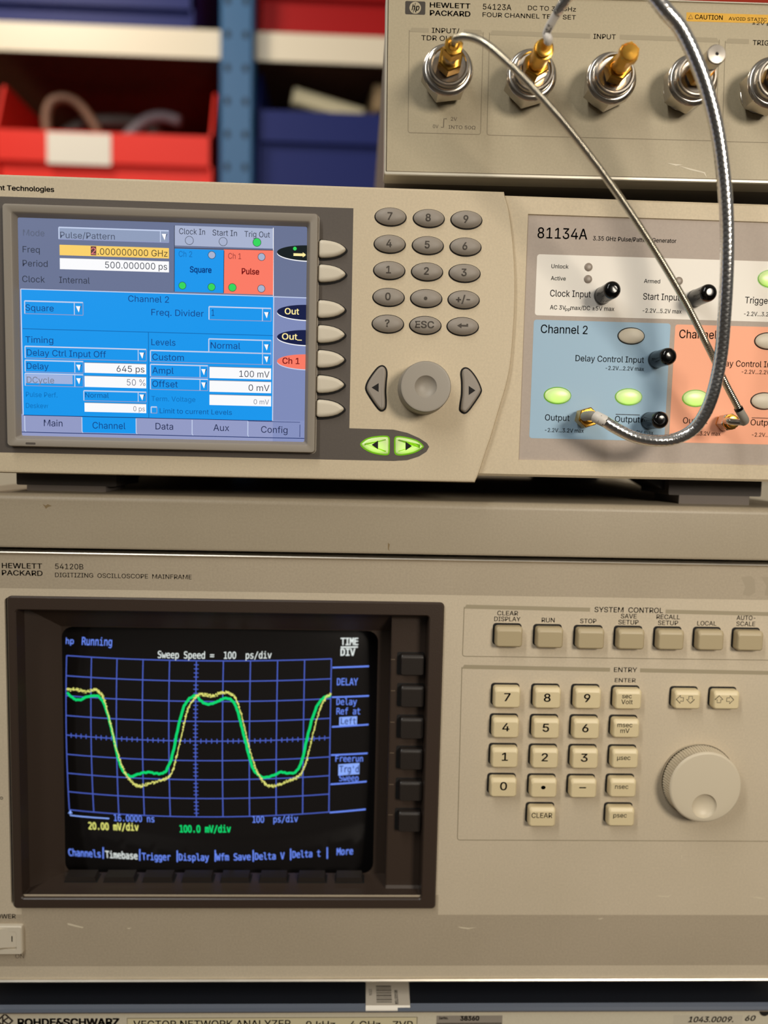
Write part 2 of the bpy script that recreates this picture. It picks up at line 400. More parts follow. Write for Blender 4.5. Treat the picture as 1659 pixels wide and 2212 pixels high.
    'B': (456, ((60, 0, 247, 0, 284, 2, 317, 8, 344, 18, 368, 31, 386, 48, 400, 67, 410, 88, 416, 111, 418, 136, 416, 161, 411, 184, 402, 203, 391, 220, 378, 234, 363, 245, 347, 254, 331, 260, 315, 262, 315, 267, 329, 272, 343, 278, 356, 286, 368, 295, 378, 307, 387, 320, 393, 336, 397, 353, 398, 374, 396, 398, 390, 421, 381, 442, 367, 461, 350, 477, 329, 491, 304, 501, 274, 507, 241, 509, 60, 509), (240, 452, 270, 449, 294, 442, 313, 429, 326, 412, 333, 393, 336, 372, 335, 355, 330, 340, 323, 326, 314, 314, 302, 304, 288, 296, 273, 290, 256, 287, 238, 285, 125, 285, 125, 452), (248, 231, 269, 229, 289, 225, 306, 218, 320, 209, 333, 197, 342, 184, 350, 169, 354, 153, 355, 137, 353, 115, 344, 96, 330, 80, 309, 67, 281, 60, 245, 57, 125, 57, 125, 231),)),
    'C': (510, ((267, 516, 225, 512, 186, 501, 150, 484, 119, 459, 92, 429, 70, 393, 53, 352, 44, 305, 40, 254, 44, 203, 53, 157, 70, 115, 92, 79, 119, 49, 150, 25, 186, 7, 225, -3, 267, -7, 293, -6, 317, -2, 341, 5, 363, 13, 383, 24, 402, 38, 420, 53, 435, 71, 448, 91, 459, 112, 467, 135, 473, 160, 408, 160, 404, 144, 397, 128, 389, 114, 380, 102, 369, 90, 357, 81, 344, 72, 330, 65, 315, 60, 300, 56, 284, 54, 267, 53, 237, 56, 210, 63, 184, 76, 161, 94, 141, 117, 125, 145, 113, 177, 106, 213, 103, 254, 106, 295, 113, 332, 125, 364, 141, 391, 161, 414, 184, 432, 209, 445, 237, 453, 267, 456, 284, 455, 300, 453, 315, 449, 330, 444, 344, 437, 357, 428, 369, 418, 380, 407, 389, 395, 397, 380, 404, 365, 408, 348, 473, 348, 467, 373, 459, 397, 448, 418, 435, 438, 419, 456, 402, 471, 383, 485, 362, 496, 340, 504, 317, 511, 293, 514),)),
    'D': (502, ((60, 0, 125, 0, 125, 509, 60, 509), (93, 452, 221, 452, 258, 449, 291, 441, 320, 428, 344, 410, 364, 388, 379, 361, 390, 329, 397, 294, 399, 255, 397, 216, 390, 181, 379, 149, 363, 122, 343, 99, 318, 81, 288, 68, 254, 60, 215, 57, 96, 57, 96, 0, 219, 0, 268, 3, 312, 14, 351, 31, 384, 54, 411, 83, 433, 119, 449, 159, 458, 205, 462, 255, 458, 306, 449, 351, 433, 391, 412, 426, 385, 455, 353, 478, 315, 495, 273, 505, 225, 509, 93, 509),)),
    'E': (419, ((60, 0, 375, 0, 375, 57, 125, 57, 125, 229, 355, 229, 355, 286, 125, 286, 125, 452, 372, 452, 372, 509, 60, 509),)),
    'F': (410, ((60, 0, 125, 0, 125, 221, 346, 221, 346, 278, 125, 278, 125, 452, 369, 452, 369, 509, 60, 509),)),
    'G': (520, ((265, 516, 223, 512, 184, 501, 149, 484, 117, 459, 91, 429, 69, 393, 53, 352, 43, 305, 40, 254, 43, 203, 53, 157, 69, 116, 91, 79, 118, 49, 149, 25, 185, 7, 225, -3, 269, -7, 308, -4, 344, 5, 377, 19, 406, 38, 431, 62, 451, 91, 466, 124, 475, 160, 478, 200, 478, 256, 283, 256, 283, 199, 434, 199, 415, 202, 413, 173, 407, 147, 396, 123, 382, 102, 365, 85, 345, 71, 322, 61, 296, 55, 269, 53, 238, 56, 210, 63, 184, 76, 161, 95, 141, 117, 125, 145, 113, 177, 106, 213, 103, 254, 106, 295, 113, 332, 125, 364, 141, 392, 160, 414, 183, 432, 209, 445, 236, 453, 265, 456, 283, 455, 300, 453, 315, 448, 330, 443, 344, 436, 356, 427, 368, 417, 378, 406, 387, 393, 395, 379, 402, 365, 408, 349, 474, 349, 468, 373, 460, 395, 449, 416, 436, 436, 421, 453, 403, 469, 384, 483, 363, 494, 340, 504, 316, 510, 291, 514),)),
    'H': (517, ((60, 509, 60, 0, 125, 0, 125, 232, 392, 232, 392, 0, 457, 0, 457, 509, 392, 509, 392, 289, 125, 289, 125, 509),)),
    'I': (300, ((31, 509, 31, 452, 118, 452, 118, 57, 31, 57, 31, 0, 269, 0, 269, 57, 183, 57, 183, 452, 269, 452, 269, 509),)),
    'J': (396, ((272, 509, 272, 145, 269, 117, 261, 93, 248, 74, 230, 61, 209, 53, 185, 50, 160, 53, 139, 61, 122, 74, 108, 93, 100, 117, 98, 145, 98, 173, 33, 173, 33, 145, 38, 100, 52, 63, 75, 33, 106, 11, 143, -2, 185, -7, 227, -2, 263, 11, 294, 33, 318, 63, 332, 100, 336, 145, 336, 509),)),
    'K': (467, ((60, 509, 60, 0, 125, 0, 125, 193, 124, 225, 125, 334, 125, 509), (364, 509, 212, 344, 199, 331, 187, 317, 174, 303, 162, 289, 151, 275, 139, 261, 128, 246, 116, 231, 104, 216, 104, 145, 228, 276, 231, 276, 448, 509), (188, 259, 372, 0, 449, 0, 228, 309),)),
    'L': (393, ((60, 509, 60, 0, 361, 0, 361, 57, 125, 57, 125, 509),)),
    'M': (628, ((60, 0, 122, 0, 122, 291, 119, 457, 112, 457, 118, 441, 124, 424, 170, 291, 286, 0, 342, 0, 456, 291, 503, 425, 508, 441, 513, 457, 507, 457, 504, 291, 504, 0, 568, 0, 568, 509, 476, 509, 352, 187, 307, 49, 322, 49, 277, 187, 152, 509, 60, 509),)),
    'N': (523, ((60, 0, 125, 0, 125, 291, 119, 454, 108, 452, 159, 363, 168, 346, 177, 331, 202, 290, 387, 0, 463, 0, 463, 509, 399, 509, 399, 195, 399, 142, 400, 126, 401, 108, 402, 90, 403, 72, 405, 54, 414, 55, 405, 73, 396, 90, 388, 107, 379, 122, 371, 137, 363, 151, 355, 163, 349, 174, 343, 183, 136, 509, 60, 509),)),
    'O': (533, ((267, 516, 225, 512, 186, 501, 150, 484, 119, 459, 92, 429, 70, 393, 53, 352, 44, 305, 40, 254, 44, 203, 53, 157, 70, 115, 92, 79, 119, 49, 150, 25, 186, 7, 225, -3, 267, -7, 309, -3, 348, 7, 384, 25, 415, 49, 442, 79, 464, 115, 480, 157, 490, 203, 493, 254, 490, 305, 480, 352, 464, 393, 442, 429, 415, 459, 384, 484, 348, 501, 309, 512), (267, 456, 296, 453, 324, 446, 349, 433, 372, 415, 392, 392, 408, 365, 420, 332, 428, 295, 430, 254, 428, 213, 420, 176, 408, 144, 392, 116, 372, 94, 349, 76, 324, 63, 296, 55, 267, 53, 237, 55, 210, 63, 184, 76, 161, 94, 142, 117, 125, 144, 113, 176, 106, 213, 103, 254, 106, 295, 113, 332, 125, 364, 142, 392, 161, 415, 184, 433, 210, 445, 237, 453),)),
    'P': (445, ((60, 0, 125, 0, 125, 452, 232, 452, 257, 451, 279, 446, 297, 439, 312, 428, 324, 416, 333, 402, 339, 385, 343, 367, 344, 348, 343, 328, 339, 310, 333, 294, 324, 279, 312, 266, 297, 256, 279, 248, 257, 244, 233, 242, 109, 242, 109, 186, 235, 186, 272, 188, 305, 195, 332, 207, 356, 223, 375, 243, 390, 265, 400, 291, 407, 318, 409, 348, 407, 377, 400, 404, 390, 430, 375, 452, 356, 471, 332, 487, 305, 499, 272, 506, 235, 509, 60, 509),)),
    'Q': (533, ((267, 516, 225, 512, 186, 501, 150, 484, 119, 459, 92, 429, 70, 393, 53, 352, 44, 305, 40, 254, 44, 203, 53, 157, 70, 115, 92, 79, 119, 49, 150, 25, 186, 7, 225, -3, 267, -7, 309, -3, 348, 7, 384, 25, 415, 49, 442, 79, 464, 115, 480, 157, 490, 203, 493, 254, 490, 305, 480, 352, 464, 393, 442, 429, 415, 459, 384, 484, 348, 501, 309, 512), (267, 456, 296, 453, 324, 446, 349, 433, 372, 415, 392, 392, 408, 365, 420, 332, 428, 295, 430, 254, 428, 213, 420, 176, 408, 144, 392, 116, 372, 94, 349, 76, 324, 63, 296, 55, 267, 53, 237, 55, 210, 63, 184, 76, 161, 94, 142, 117, 125, 144, 113, 176, 106, 213, 103, 254, 106, 295, 113, 332, 125, 364, 142, 392, 161, 415, 184, 433, 210, 445, 237, 453), (245, 159, 313, 159, 369, 85, 384, 65, 468, -48, 401, -48, 346, 27, 331, 46),)),
    'R': (449, ((60, 0, 125, 0, 125, 452, 233, 452, 258, 451, 279, 446, 298, 440, 313, 430, 325, 419, 334, 405, 340, 389, 344, 371, 345, 352, 344, 333, 340, 316, 334, 300, 325, 287, 313, 276, 298, 267, 280, 260, 258, 256, 234, 255, 96, 255, 96, 198, 236, 198, 273, 200, 305, 206, 333, 217, 356, 232, 376, 250, 390, 271, 401, 296, 407, 323, 409, 352, 407, 381, 401, 408, 390, 433, 376, 455, 356, 473, 333, 489, 305, 500, 273, 506, 236, 509, 60, 509), (230, 229, 353, 0, 428, 0, 303, 229),)),
    'S': (447, ((227, 516, 195, 514, 165, 508, 138, 498, 113, 484, 92, 468, 75, 448, 62, 425, 54, 400, 52, 372, 56, 341, 67, 313, 86, 289, 112, 269, 145, 253, 184, 239, 245, 222, 263, 217, 280, 211, 296, 205, 310, 197, 322, 189, 332, 179, 340, 168, 344, 154, 346, 139, 344, 122, 338, 106, 329, 92, 317, 79, 303, 69, 286, 60, 267, 54, 246, 50, 224, 49, 204, 50, 185, 53, 166, 59, 150, 66, 136, 76, 123, 88, 114, 102, 108, 118, 104, 137, 38, 137, 42, 109, 51, 83, 64, 60, 81, 40, 102, 23, 128, 9, 156, -1, 188, -7, 224, -9, 261, -7, 294, 0, 323, 11, 349, 25, 370, 43, 386, 64, 399, 87, 406, 112, 408, 139, 407, 161, 402, 180, 395, 198, 384, 213, 372, 226, 359, 238, 344, 248, 328, 256, 312, 264, 295, 270, 279, 275, 264, 279, 212, 293, 198, 297, 184, 302, 169, 308, 155, 315, 142, 324, 131, 334, 122, 345, 117, 359, 115, 376, 117, 391, 121, 405, 129, 418, 139, 430, 152, 440, 167, 448, 185, 454, 204, 457, 225, 459, 254, 456, 280, 449, 302, 437, 320, 421, 332, 402, 337, 378, 401, 378, 398, 403, 390, 427, 377, 449, 360, 468, 340, 484, 316, 498, 289, 508, 259, 514),)),
    'T': (449, ((32, 509, 32, 452, 193, 452, 193, 0, 257, 0, 257, 452, 417, 452, 417, 509),)),
    'U': (517, ((60, 509, 60, 173, 63, 140, 71, 108, 85, 80, 103, 55, 126, 33, 154, 15, 186, 2, 220, -6, 259, -8, 297, -6, 332, 2, 363, 15, 391, 33, 414, 55, 433, 80, 446, 108, 454, 140, 457, 173, 457, 509, 393, 509, 393, 178, 391, 155, 385, 133, 377, 113, 364, 95, 349, 80, 331, 68, 309, 59, 285, 53, 259, 52, 232, 53, 208, 59, 187, 68, 169, 80, 153, 95, 141, 113, 132, 133, 126, 155, 124, 178, 124, 509),)),
    'V': (480, ((16, 509, 204, 0, 278, 0, 463, 509, 395, 509, 290, 206, 283, 187, 276, 165, 267, 138, 257, 107, 247, 71, 235, 31, 248, 31, 236, 71, 225, 106, 215, 137, 207, 164, 199, 187, 192, 206, 84, 509),)),
    'W': (686, ((16, 509, 155, 0, 230, 0, 318, 323, 324, 347, 330, 371, 335, 395, 340, 420, 345, 446, 350, 475, 336, 475, 341, 445, 346, 417, 351, 391, 357, 368, 362, 345, 368, 323, 455, 0, 530, 0, 670, 509, 603, 509, 523, 196, 506, 128, 503, 111, 499, 94, 495, 76, 492, 58, 488, 40, 497, 40, 494, 58, 490, 76, 486, 94, 474, 145, 470, 162, 466, 179, 462, 196, 380, 509, 306, 509, 224, 196, 211, 145, 207, 128, 203, 111, 200, 94, 196, 76, 193, 58, 189, 40, 197, 40, 194, 58, 190, 76, 187, 94, 175, 145, 172, 162, 167, 179, 163, 196, 82, 509),)),
    'X': (474, ((29, 509, 217, 236, 217, 284, 18, 0, 91, 0, 182, 129, 206, 166, 213, 176, 219, 186, 225, 196, 231, 207, 238, 219, 244, 231, 230, 231, 237, 218, 244, 206, 250, 195, 256, 185, 262, 175, 268, 165, 292, 129, 382, 0, 456, 0, 259, 287, 259, 239, 446, 509, 374, 509, 298, 400, 272, 361, 265, 350, 258, 339, 252, 329, 232, 292, 243, 292, 236, 305, 230, 318, 223, 329, 217, 340, 211, 350, 204, 361, 196, 373, 188, 386, 104, 509),)),
    'Y': (472, ((16, 509, 203, 208, 203, 0, 268, 0, 268, 208, 455, 509, 381, 509, 280, 344, 270, 327, 260, 310, 251, 293, 242, 275, 233, 254, 224, 230, 250, 230, 240, 254, 231, 274, 222, 292, 213, 309, 203, 327, 192, 344, 91, 509),)),
    'Z': (438, ((40, 509, 40, 452, 223, 452, 244, 452, 265, 452, 285, 452, 306, 453, 327, 453, 348, 454, 341, 476, 329, 461, 318, 446, 306, 431, 295, 415, 284, 400, 273, 385, 42, 46, 42, 0, 399, 0, 399, 57, 214, 57, 193, 57, 173, 57, 152, 57, 131, 56, 111, 55, 90, 54, 97, 33, 110, 49, 122, 65, 134, 81, 146, 97, 157, 113, 169, 129, 397, 462, 397, 509),)),
    '_': (319, ((319, 0, 319, -56, 0, -56, 0, 0),)),
    'a': (389, ((194, 384, 173, 383, 153, 380, 133, 375, 114, 368, 95, 358, 79, 346, 64, 331, 51, 313, 41, 291, 100, 274, 104, 283, 110, 292, 118, 301, 127, 309, 137, 316, 149, 322, 163, 327, 178, 330, 196, 331, 212, 330, 227, 327, 240, 322, 251, 315, 260, 307, 267, 297, 272, 285, 275, 272, 276, 257, 276, 255, 274, 246, 271, 240, 265, 235, 257, 231, 247, 229, 234, 227, 178, 220, 161, 217, 143, 214, 125, 211, 108, 206, 92, 200, 78, 193, 64, 184, 53, 174, 43, 161, 36, 146, 32, 128, 30, 108, 32, 84, 38, 63, 48, 45, 60, 29, 76, 15, 94, 5, 115, -3, 137, -7, 160, -9, 181, -7, 199, -4, 215, 1, 229, 8, 242, 16, 252, 25, 260, 34, 267, 43, 272, 52, 277, 52, 277, 0, 337, 0, 337, 251, 335, 278, 330, 301, 322, 320, 312, 336, 300, 350, 286, 360, 271, 369, 255, 375, 239, 379, 223, 382, 208, 384), (276, 190, 276, 138, 274, 122, 270, 108, 263, 93, 254, 80, 242, 68, 228, 59, 211, 51, 192, 47, 170, 45, 156, 46, 142, 48, 130, 52, 119, 57, 109, 64, 102, 72, 96, 82, 93, 93, 92, 105, 93, 118, 97, 130, 103, 139, 112, 147, 122, 153, 134, 159, 147, 163, 161, 166, 231, 176, 241, 178, 251, 180, 259, 182, 267, 184, 272, 187),)),
    'b': (424, ((53, 509, 53, 0, 112, 0, 112, 59, 118, 59, 123, 50, 130, 41, 138, 31, 147, 21, 159, 12, 172, 4, 189, -3, 208, -7, 229, -8, 260, -6, 288, 3, 313, 16, 336, 34, 355, 57, 370, 84, 381, 116, 388, 151, 390, 189, 388, 227, 381, 261, 370, 293, 354, 320, 335, 342, 313, 361, 287, 374, 259, 382, 229, 384, 207, 383, 188, 379, 171, 373, 158, 364, 147, 355, 137, 346, 130, 336, 123, 327, 118, 319, 114, 319, 114, 509), (220, 330, 243, 328, 262, 322, 280, 311, 295, 298, 307, 281, 316, 261, 323, 239, 327, 215, 328, 189, 327, 163, 323, 139, 316, 117, 306, 97, 294, 80, 279, 66, 262, 55, 242, 49, 220, 47, 198, 49, 179, 55, 162, 65, 147, 78, 135, 95, 125, 115, 118, 138, 114, 162, 113, 189, 114, 216, 118, 241, 125, 263, 134, 282, 147, 299, 161, 312, 178, 322, 198, 328),)),
    'c': (396, ((207, 384, 174, 382, 144, 374, 117, 360, 93, 341, 72, 318, 56, 291, 44, 260, 37, 225, 34, 187, 37, 150, 44, 116, 56, 85, 72, 58, 93, 35, 117, 16, 144, 3, 174, -5, 207, -8, 226, -7, 244, -5, 261, -1, 277, 5, 292, 12, 306, 21, 319, 32, 331, 43, 341, 56, 350, 70, 357, 86, 363, 102, 304, 117, 301, 107, 297, 98, 292, 89, 285, 80, 279, 73, 271, 66, 262, 60, 253, 55, 243, 52, 232, 49, 220, 47, 207, 46, 184, 49, 163, 55, 145, 66, 130, 80, 118, 97, 108, 117, 102, 139, 98, 163, 96, 187, 98, 212, 102, 236, 108, 258, 118, 278, 130, 296, 145, 310, 163, 321, 184, 328, 207, 330, 220, 329, 231, 328, 242, 325, 252, 321, 261, 316, 270, 311, 278, 304, 284, 297, 290, 289, 295, 281, 300, 272, 303, 262, 362, 277, 356, 293, 349, 308, 340, 322, 330, 335, 318, 346, 305, 356, 291, 364, 276, 371, 260, 377, 243, 381, 226, 384),)),
    'd': (424, ((311, 509, 311, 319, 306, 319, 301, 327, 295, 336, 287, 346, 278, 355, 267, 364, 253, 373, 237, 379, 218, 383, 196, 384, 165, 382, 137, 374, 112, 361, 89, 342, 70, 320, 55, 293, 43, 261, 36, 227, 34, 189, 36, 151, 43, 116, 55, 84, 70, 57, 89, 34, 111, 16, 137, 3, 165, -6, 195, -8, 217, -7, 236, -3, 252, 4, 266, 12, 277, 21, 287, 31, 295, 41, 301, 50, 307, 59, 313, 59, 313, 0, 372, 0, 372, 509), (205, 330, 227, 328, 246, 322, 263, 312, 278, 299, 290, 282, 300, 263, 306, 241, 310, 216, 312, 189, 310, 162, 306, 138, 299, 115, 290, 95, 278, 78, 263, 65, 246, 55, 226, 49, 205, 47, 182, 49, 162, 55, 145, 66, 130, 80, 118, 97, 109, 117, 102, 139, 98, 163, 96, 189, 98, 215, 102, 239, 108, 261, 118, 281, 130, 298, 145, 311, 162, 322, 182, 328),)),
    'e': (404, ((205, 384, 172, 382, 142, 373, 115, 359, 91, 340, 71, 317, 55, 290, 44, 258, 36, 224, 34, 187, 37, 150, 44, 116, 56, 85, 72, 58, 92, 35, 117, 16, 145, 3, 177, -5, 212, -8, 237, -7, 261, -3, 283, 4, 302, 14, 320, 26, 335, 39, 348, 55, 358, 72, 365, 91, 306, 105, 300, 93, 294, 82, 285, 73, 276, 65, 265, 58, 254, 53, 241, 49, 227, 47, 212, 46, 190, 48, 169, 53, 151, 61, 135, 73, 121, 88, 110, 106, 102, 127, 98, 151, 96, 178, 96, 211, 97, 231, 102, 251, 109, 270, 119, 286, 131, 301, 146, 313, 164, 323, 183, 328, 205, 330, 227, 328, 246, 323, 263, 314, 277, 301, 288, 286, 298, 269, 304, 248, 308, 226, 310, 202, 338, 221, 75, 221, 75, 169, 371, 169, 371, 194, 370, 227, 365, 256, 357, 282, 347, 305, 334, 324, 319, 341, 303, 355, 285, 366, 266, 374, 246, 380, 226, 383),)),
    'f': (254, ((187, 530, 169, 529, 152, 525, 135, 519, 120, 510, 107, 499, 96, 486, 87, 470, 82, 452, 81, 432, 81, 0, 142, 0, 142, 419, 143, 435, 147, 449, 154, 460, 164, 468, 178, 472, 195, 474, 202, 474, 209, 473, 215, 472, 227, 468, 243, 521, 238, 523, 231, 525, 222, 527, 212, 529, 201, 530), (228, 379, 228, 327, 6, 327, 6, 379),)),
    'g': (425, ((196, 384, 166, 382, 138, 374, 112, 361, 90, 342, 71, 320, 55, 293, 43, 263, 36, 229, 34, 191, 36, 154, 43, 120, 55, 90, 71, 65, 90, 43, 113, 27, 138, 14, 165, 7, 195, 5, 217, 6, 236, 10, 252, 16, 266, 23, 277, 32, 287, 41, 294, 51, 301, 60, 306, 68, 311, 68, 311, -6, 308, -34, 298, -58, 282, -75, 261, -87, 236, -95, 207, -97, 187, -96, 169, -93, 154, -88, 142, -82, 131, -74, 122, -66, 114, -57, 107, -49, 101, -41, 51, -69, 59, -84, 70, -97, 82, -110, 97, -122, 114, -132, 134, -140, 156, -146, 180, -149, 207, -151, 237, -149, 265, -144, 291, -136, 314, -124, 334, -109, 350, -90, 363, -67, 370, -40, 372, -9, 372, 379, 313, 379, 313, 319, 308, 319, 302, 327, 296, 336, 288, 346, 279, 356, 267, 365, 253, 373, 237, 379, 218, 383), (205, 330, 227, 328, 247, 322, 264, 312, 279, 299, 291, 283, 300, 264, 307, 242, 311, 219, 312, 193, 311, 166, 307, 142, 300, 121, 290, 103, 278, 87, 264, 75, 246, 66, 227, 61, 205, 59, 183, 61, 163, 66, 145, 76, 131, 88, 118, 104, 109, 123, 102, 144, 98, 167, 96, 193, 98, 218, 102, 241, 109, 262, 118, 282, 130, 298, 145, 312, 163, 322, 182, 328),)),
    'h': (410, ((53, 509, 53, 0, 114, 0, 114, 227, 115, 248, 119, 266, 126, 283, 136, 297, 147, 308, 161, 317, 176, 324, 192, 328, 210, 329, 235, 326, 256, 318, 273, 304, 286, 286, 293, 263, 296, 235, 296, 0, 357, 0, 357, 240, 355, 271, 350, 298, 341, 321, 328, 340, 313, 356, 295, 369, 275, 377, 252, 383, 227, 384, 200, 382, 175, 374, 152, 362, 132, 344, 116, 319, 102, 287, 114, 287, 114, 509),)),
    'i': (167, ((53, 379, 53, 0, 114, 0, 114, 379), (84, 524, 73, 522, 63, 518, 54, 512, 47, 504, 43, 494, 41, 483, 43, 472, 47, 463, 54, 455, 63, 448, 73, 444, 84, 443, 95, 444, 105, 448, 114, 455, 121, 463, 125, 472, 126, 483, 125, 494, 121, 504, 114, 512, 105, 518, 95, 522),)),
    'j': (167, ((53, 379, 53, -29, 51, -46, 47, -61, 40, -72, 31, -80, 18, -85, 2, -87, -10, -87, -10, -143, 4, -143, 27, -141, 47, -137, 65, -129, 80, -119, 92, -106, 102, -90, 108, -72, 112, -52, 114, -30, 114, 379), (83, 524, 72, 522, 62, 518, 53, 512, 47, 504, 42, 494, 41, 483, 42, 472, 47, 463, 53, 455, 62, 448, 72, 444, 83, 443, 95, 444, 105, 448, 114, 455, 120, 463, 125, 472, 126, 483, 125, 494, 120, 504, 114, 512, 105, 518, 95, 522),)),
    'k': (381, ((53, 509, 53, 0, 114, 0, 114, 509), (284, 379, 121, 212, 110, 212, 110, 137, 177, 199, 184, 199, 360, 379), (148, 186, 294, 0, 372, 0, 191, 229),)),
    'l': (189, ((53, 509, 53, 84, 55, 59, 62, 37, 74, 20, 91, 8, 112, 0, 139, -2, 147, -2, 154, -2, 162, -1, 181, 3, 170, 54, 146, 52, 135, 53, 126, 57, 120, 62, 117, 71, 114, 83, 114, 99, 114, 509),)),
    'm': (610, ((219, 386, 203, 385, 187, 382, 172, 376, 158, 368, 144, 358, 132, 346, 122, 331, 114, 314, 108, 295, 112, 295, 112, 379, 53, 379, 53, 0, 114, 0, 114, 238, 115, 257, 119, 274, 126, 289, 135, 302, 145, 312, 158, 320, 171, 326, 185, 329, 199, 330, 220, 328, 238, 322, 253, 311, 265, 297, 272, 280, 274, 260, 274, 0, 335, 0, 335, 247, 336, 263, 340, 277, 345, 290, 353, 302, 363, 312, 374, 320, 387, 326, 402, 329, 419, 330, 438, 329, 456, 323, 473, 313, 485, 298, 493, 279, 496, 254, 496, 0, 557, 0, 557, 255, 555, 283, 550, 307, 541, 328, 529, 346, 514, 361, 497, 372, 478, 380, 458, 385, 437, 386, 417, 385, 398, 381, 381, 375, 364, 366, 350, 356, 337, 343, 326, 329, 318, 312, 312, 295, 321, 295, 314, 320, 303, 342, 287, 361, 268, 375, 245, 383),)),
    'n': (410, ((227, 384, 200, 382, 175, 374, 152, 362, 132, 344, 116, 319, 102, 287, 112, 287, 112, 379, 53, 379, 53, 0, 114, 0, 114, 227, 115, 248, 119, 266, 126, 283, 136, 297, 147, 308, 161, 317, 176, 324, 192, 328, 210, 329, 235, 326, 256, 318, 273, 304, 286, 286, 293, 263, 296, 235, 296, 0, 357, 0, 357, 240, 355, 271, 350, 298, 341, 321, 328, 340, 313, 356, 295, 369, 275, 377, 252, 383),)),
    'o': (415, ((207, 384, 174, 382, 144, 374, 117, 360, 93, 341, 72, 318, 56, 291, 44, 260, 37, 225, 34, 187, 37, 150, 44, 116, 56, 85, 72, 58, 93, 35, 117, 16, 144, 3, 174, -5, 207, -8, 241, -5, 271, 3, 299, 16, 323, 35, 343, 58, 359, 85, 371, 116, 379, 150, 381, 187, 379, 225, 371, 260, 359, 291, 343, 318, 323, 341, 299, 360, 271, 374, 241, 382), (207, 330, 231, 328, 252, 321, 270, 310, 285, 296, 298, 278, 307, 258, 314, 236, 318, 212, 319, 187, 318, 163, 314, 139, 307, 117, 298, 97, 285, 80, 270, 66, 252, 55, 231, 49, 207, 46, 184, 49, 163, 55, 145, 66, 130, 80, 118, 97, 108, 117, 102, 139, 98, 163, 96, 187, 98, 212, 102, 236, 108, 258, 118, 278, 130, 296, 145, 310, 163, 321, 184, 328),)),
    'p': (424, ((229, 384, 207, 383, 188, 379, 171, 373, 158, 364, 147, 355, 137, 346, 130, 336, 123, 327, 118, 319, 112, 319, 112, 379, 53, 379, 53, -143, 114, -143, 114, 59, 118, 59, 124, 50, 130, 41, 138, 31, 147, 21, 159, 12, 173, 4, 189, -3, 208, -7, 229, -8, 260, -6, 288, 3, 313, 16, 336, 34, 355, 57, 370, 84, 381, 116, 388, 151, 390, 189, 388, 227, 381, 261, 370, 293, 354, 320, 335, 342, 313, 361, 287, 374, 259, 382), (220, 330, 243, 328, 262, 322, 280, 311, 295, 298, 307, 281, 316, 261, 323, 239, 327, 215, 328, 189, 327, 163, 323, 139, 316, 117, 306, 97, 294, 80, 279, 66, 262, 55, 242, 49, 220, 47, 198, 49, 179, 55, 162, 65, 147, 78, 135, 95, 125, 115, 118, 138, 114, 162, 113, 189, 114, 216, 118, 241, 125, 263, 134, 282, 147, 299, 161, 312, 178, 322, 198, 328),)),
    'q': (424, ((196, 384, 165, 382, 137, 374, 112, 361, 89, 342, 70, 320, 55, 293, 43, 261, 36, 227, 34, 189, 36, 151, 43, 116, 55, 84, 70, 57, 89, 34, 111, 16, 137, 3, 165, -6, 195, -8, 217, -7, 236, -3, 252, 4, 266, 12, 277, 21, 287, 31, 295, 41, 301, 50, 306, 59, 311, 59, 311, -143, 372, -143, 372, 379, 313, 379, 313, 319, 307, 319, 301, 327, 295, 336, 287, 346, 278, 355, 267, 364, 253, 373, 237, 379, 218, 383), (205, 330, 227, 328, 246, 322, 263, 312, 278, 299, 290, 282, 300, 263, 306, 241, 310, 216, 312, 189, 310, 162, 306, 138, 299, 115, 290, 95, 278, 78, 263, 65, 246, 55, 226, 49, 205, 47, 182, 49, 162, 55, 145, 66, 130, 80, 118, 97, 109, 117, 102, 139, 98, 163, 96, 189, 98, 215, 102, 239, 108, 261, 118, 281, 130, 298, 145, 311, 162, 322, 182, 328),)),
    'r': (259, ((213, 385, 191, 383, 171, 377, 152, 367, 137, 354, 124, 339, 115, 321, 112, 321, 112, 379, 53, 379, 53, 0, 114, 0, 114, 237, 115, 254, 119, 269, 126, 284, 135, 296, 146, 306, 159, 315, 174, 321, 190, 324, 207, 326, 215, 326, 223, 325, 243, 322, 243, 384),)),
    's': (365, ((187, 384, 161, 383, 137, 378, 115, 370, 95, 360, 79, 347, 65, 332, 55, 314, 49, 295, 47, 274, 50, 249, 58, 227, 72, 208, 92, 192, 118, 180, 149, 170, 212, 155, 229, 150, 243, 144, 254, 136, 262, 126, 266, 115, 268, 103, 265, 88, 258, 74, 244, 62, 227, 53, 206, 47, 181, 45, 160, 47, 141, 52, 124, 60, 111, 72, 101, 87, 94, 107, 36, 94, 41, 73, 50, 54, 62, 38, 76, 24, 93, 12, 112, 3, 133, -3, 157, -7, 182, -8, 210, -7, 236, -2, 260, 6, 281, 18, 298, 31, 312, 47, 323, 65, 329, 85, 331, 107, 328, 131, 320, 153, 306, 171, 287, 187, 261, 200, 229, 209, 172, 223, 152, 229, 136, 235, 124, 243, 115, 253, 110, 264, 109, 277, 111, 292, 119, 305, 131, 317, 147, 326, 166, 331, 187, 333, 210, 331, 228, 325, 243, 316, 254, 304, 262, 291, 268, 277, 324, 290, 318, 308, 309, 324, 299, 339, 286, 352, 271, 363, 254, 372, 234, 379, 212, 383),)),
    't': (227, ((65, 471, 65, 93, 68, 64, 77, 41, 92, 21, 113, 7, 138, -1, 168, -4, 176, -4, 184, -3, 192, -3, 200, -2, 207, 0, 213, 2, 202, 54, 170, 50, 156, 51, 144, 55, 136, 61, 130, 70, 127, 83, 126, 98, 126, 471), (204, 379, 204, 327, 6, 327, 6, 379),)),
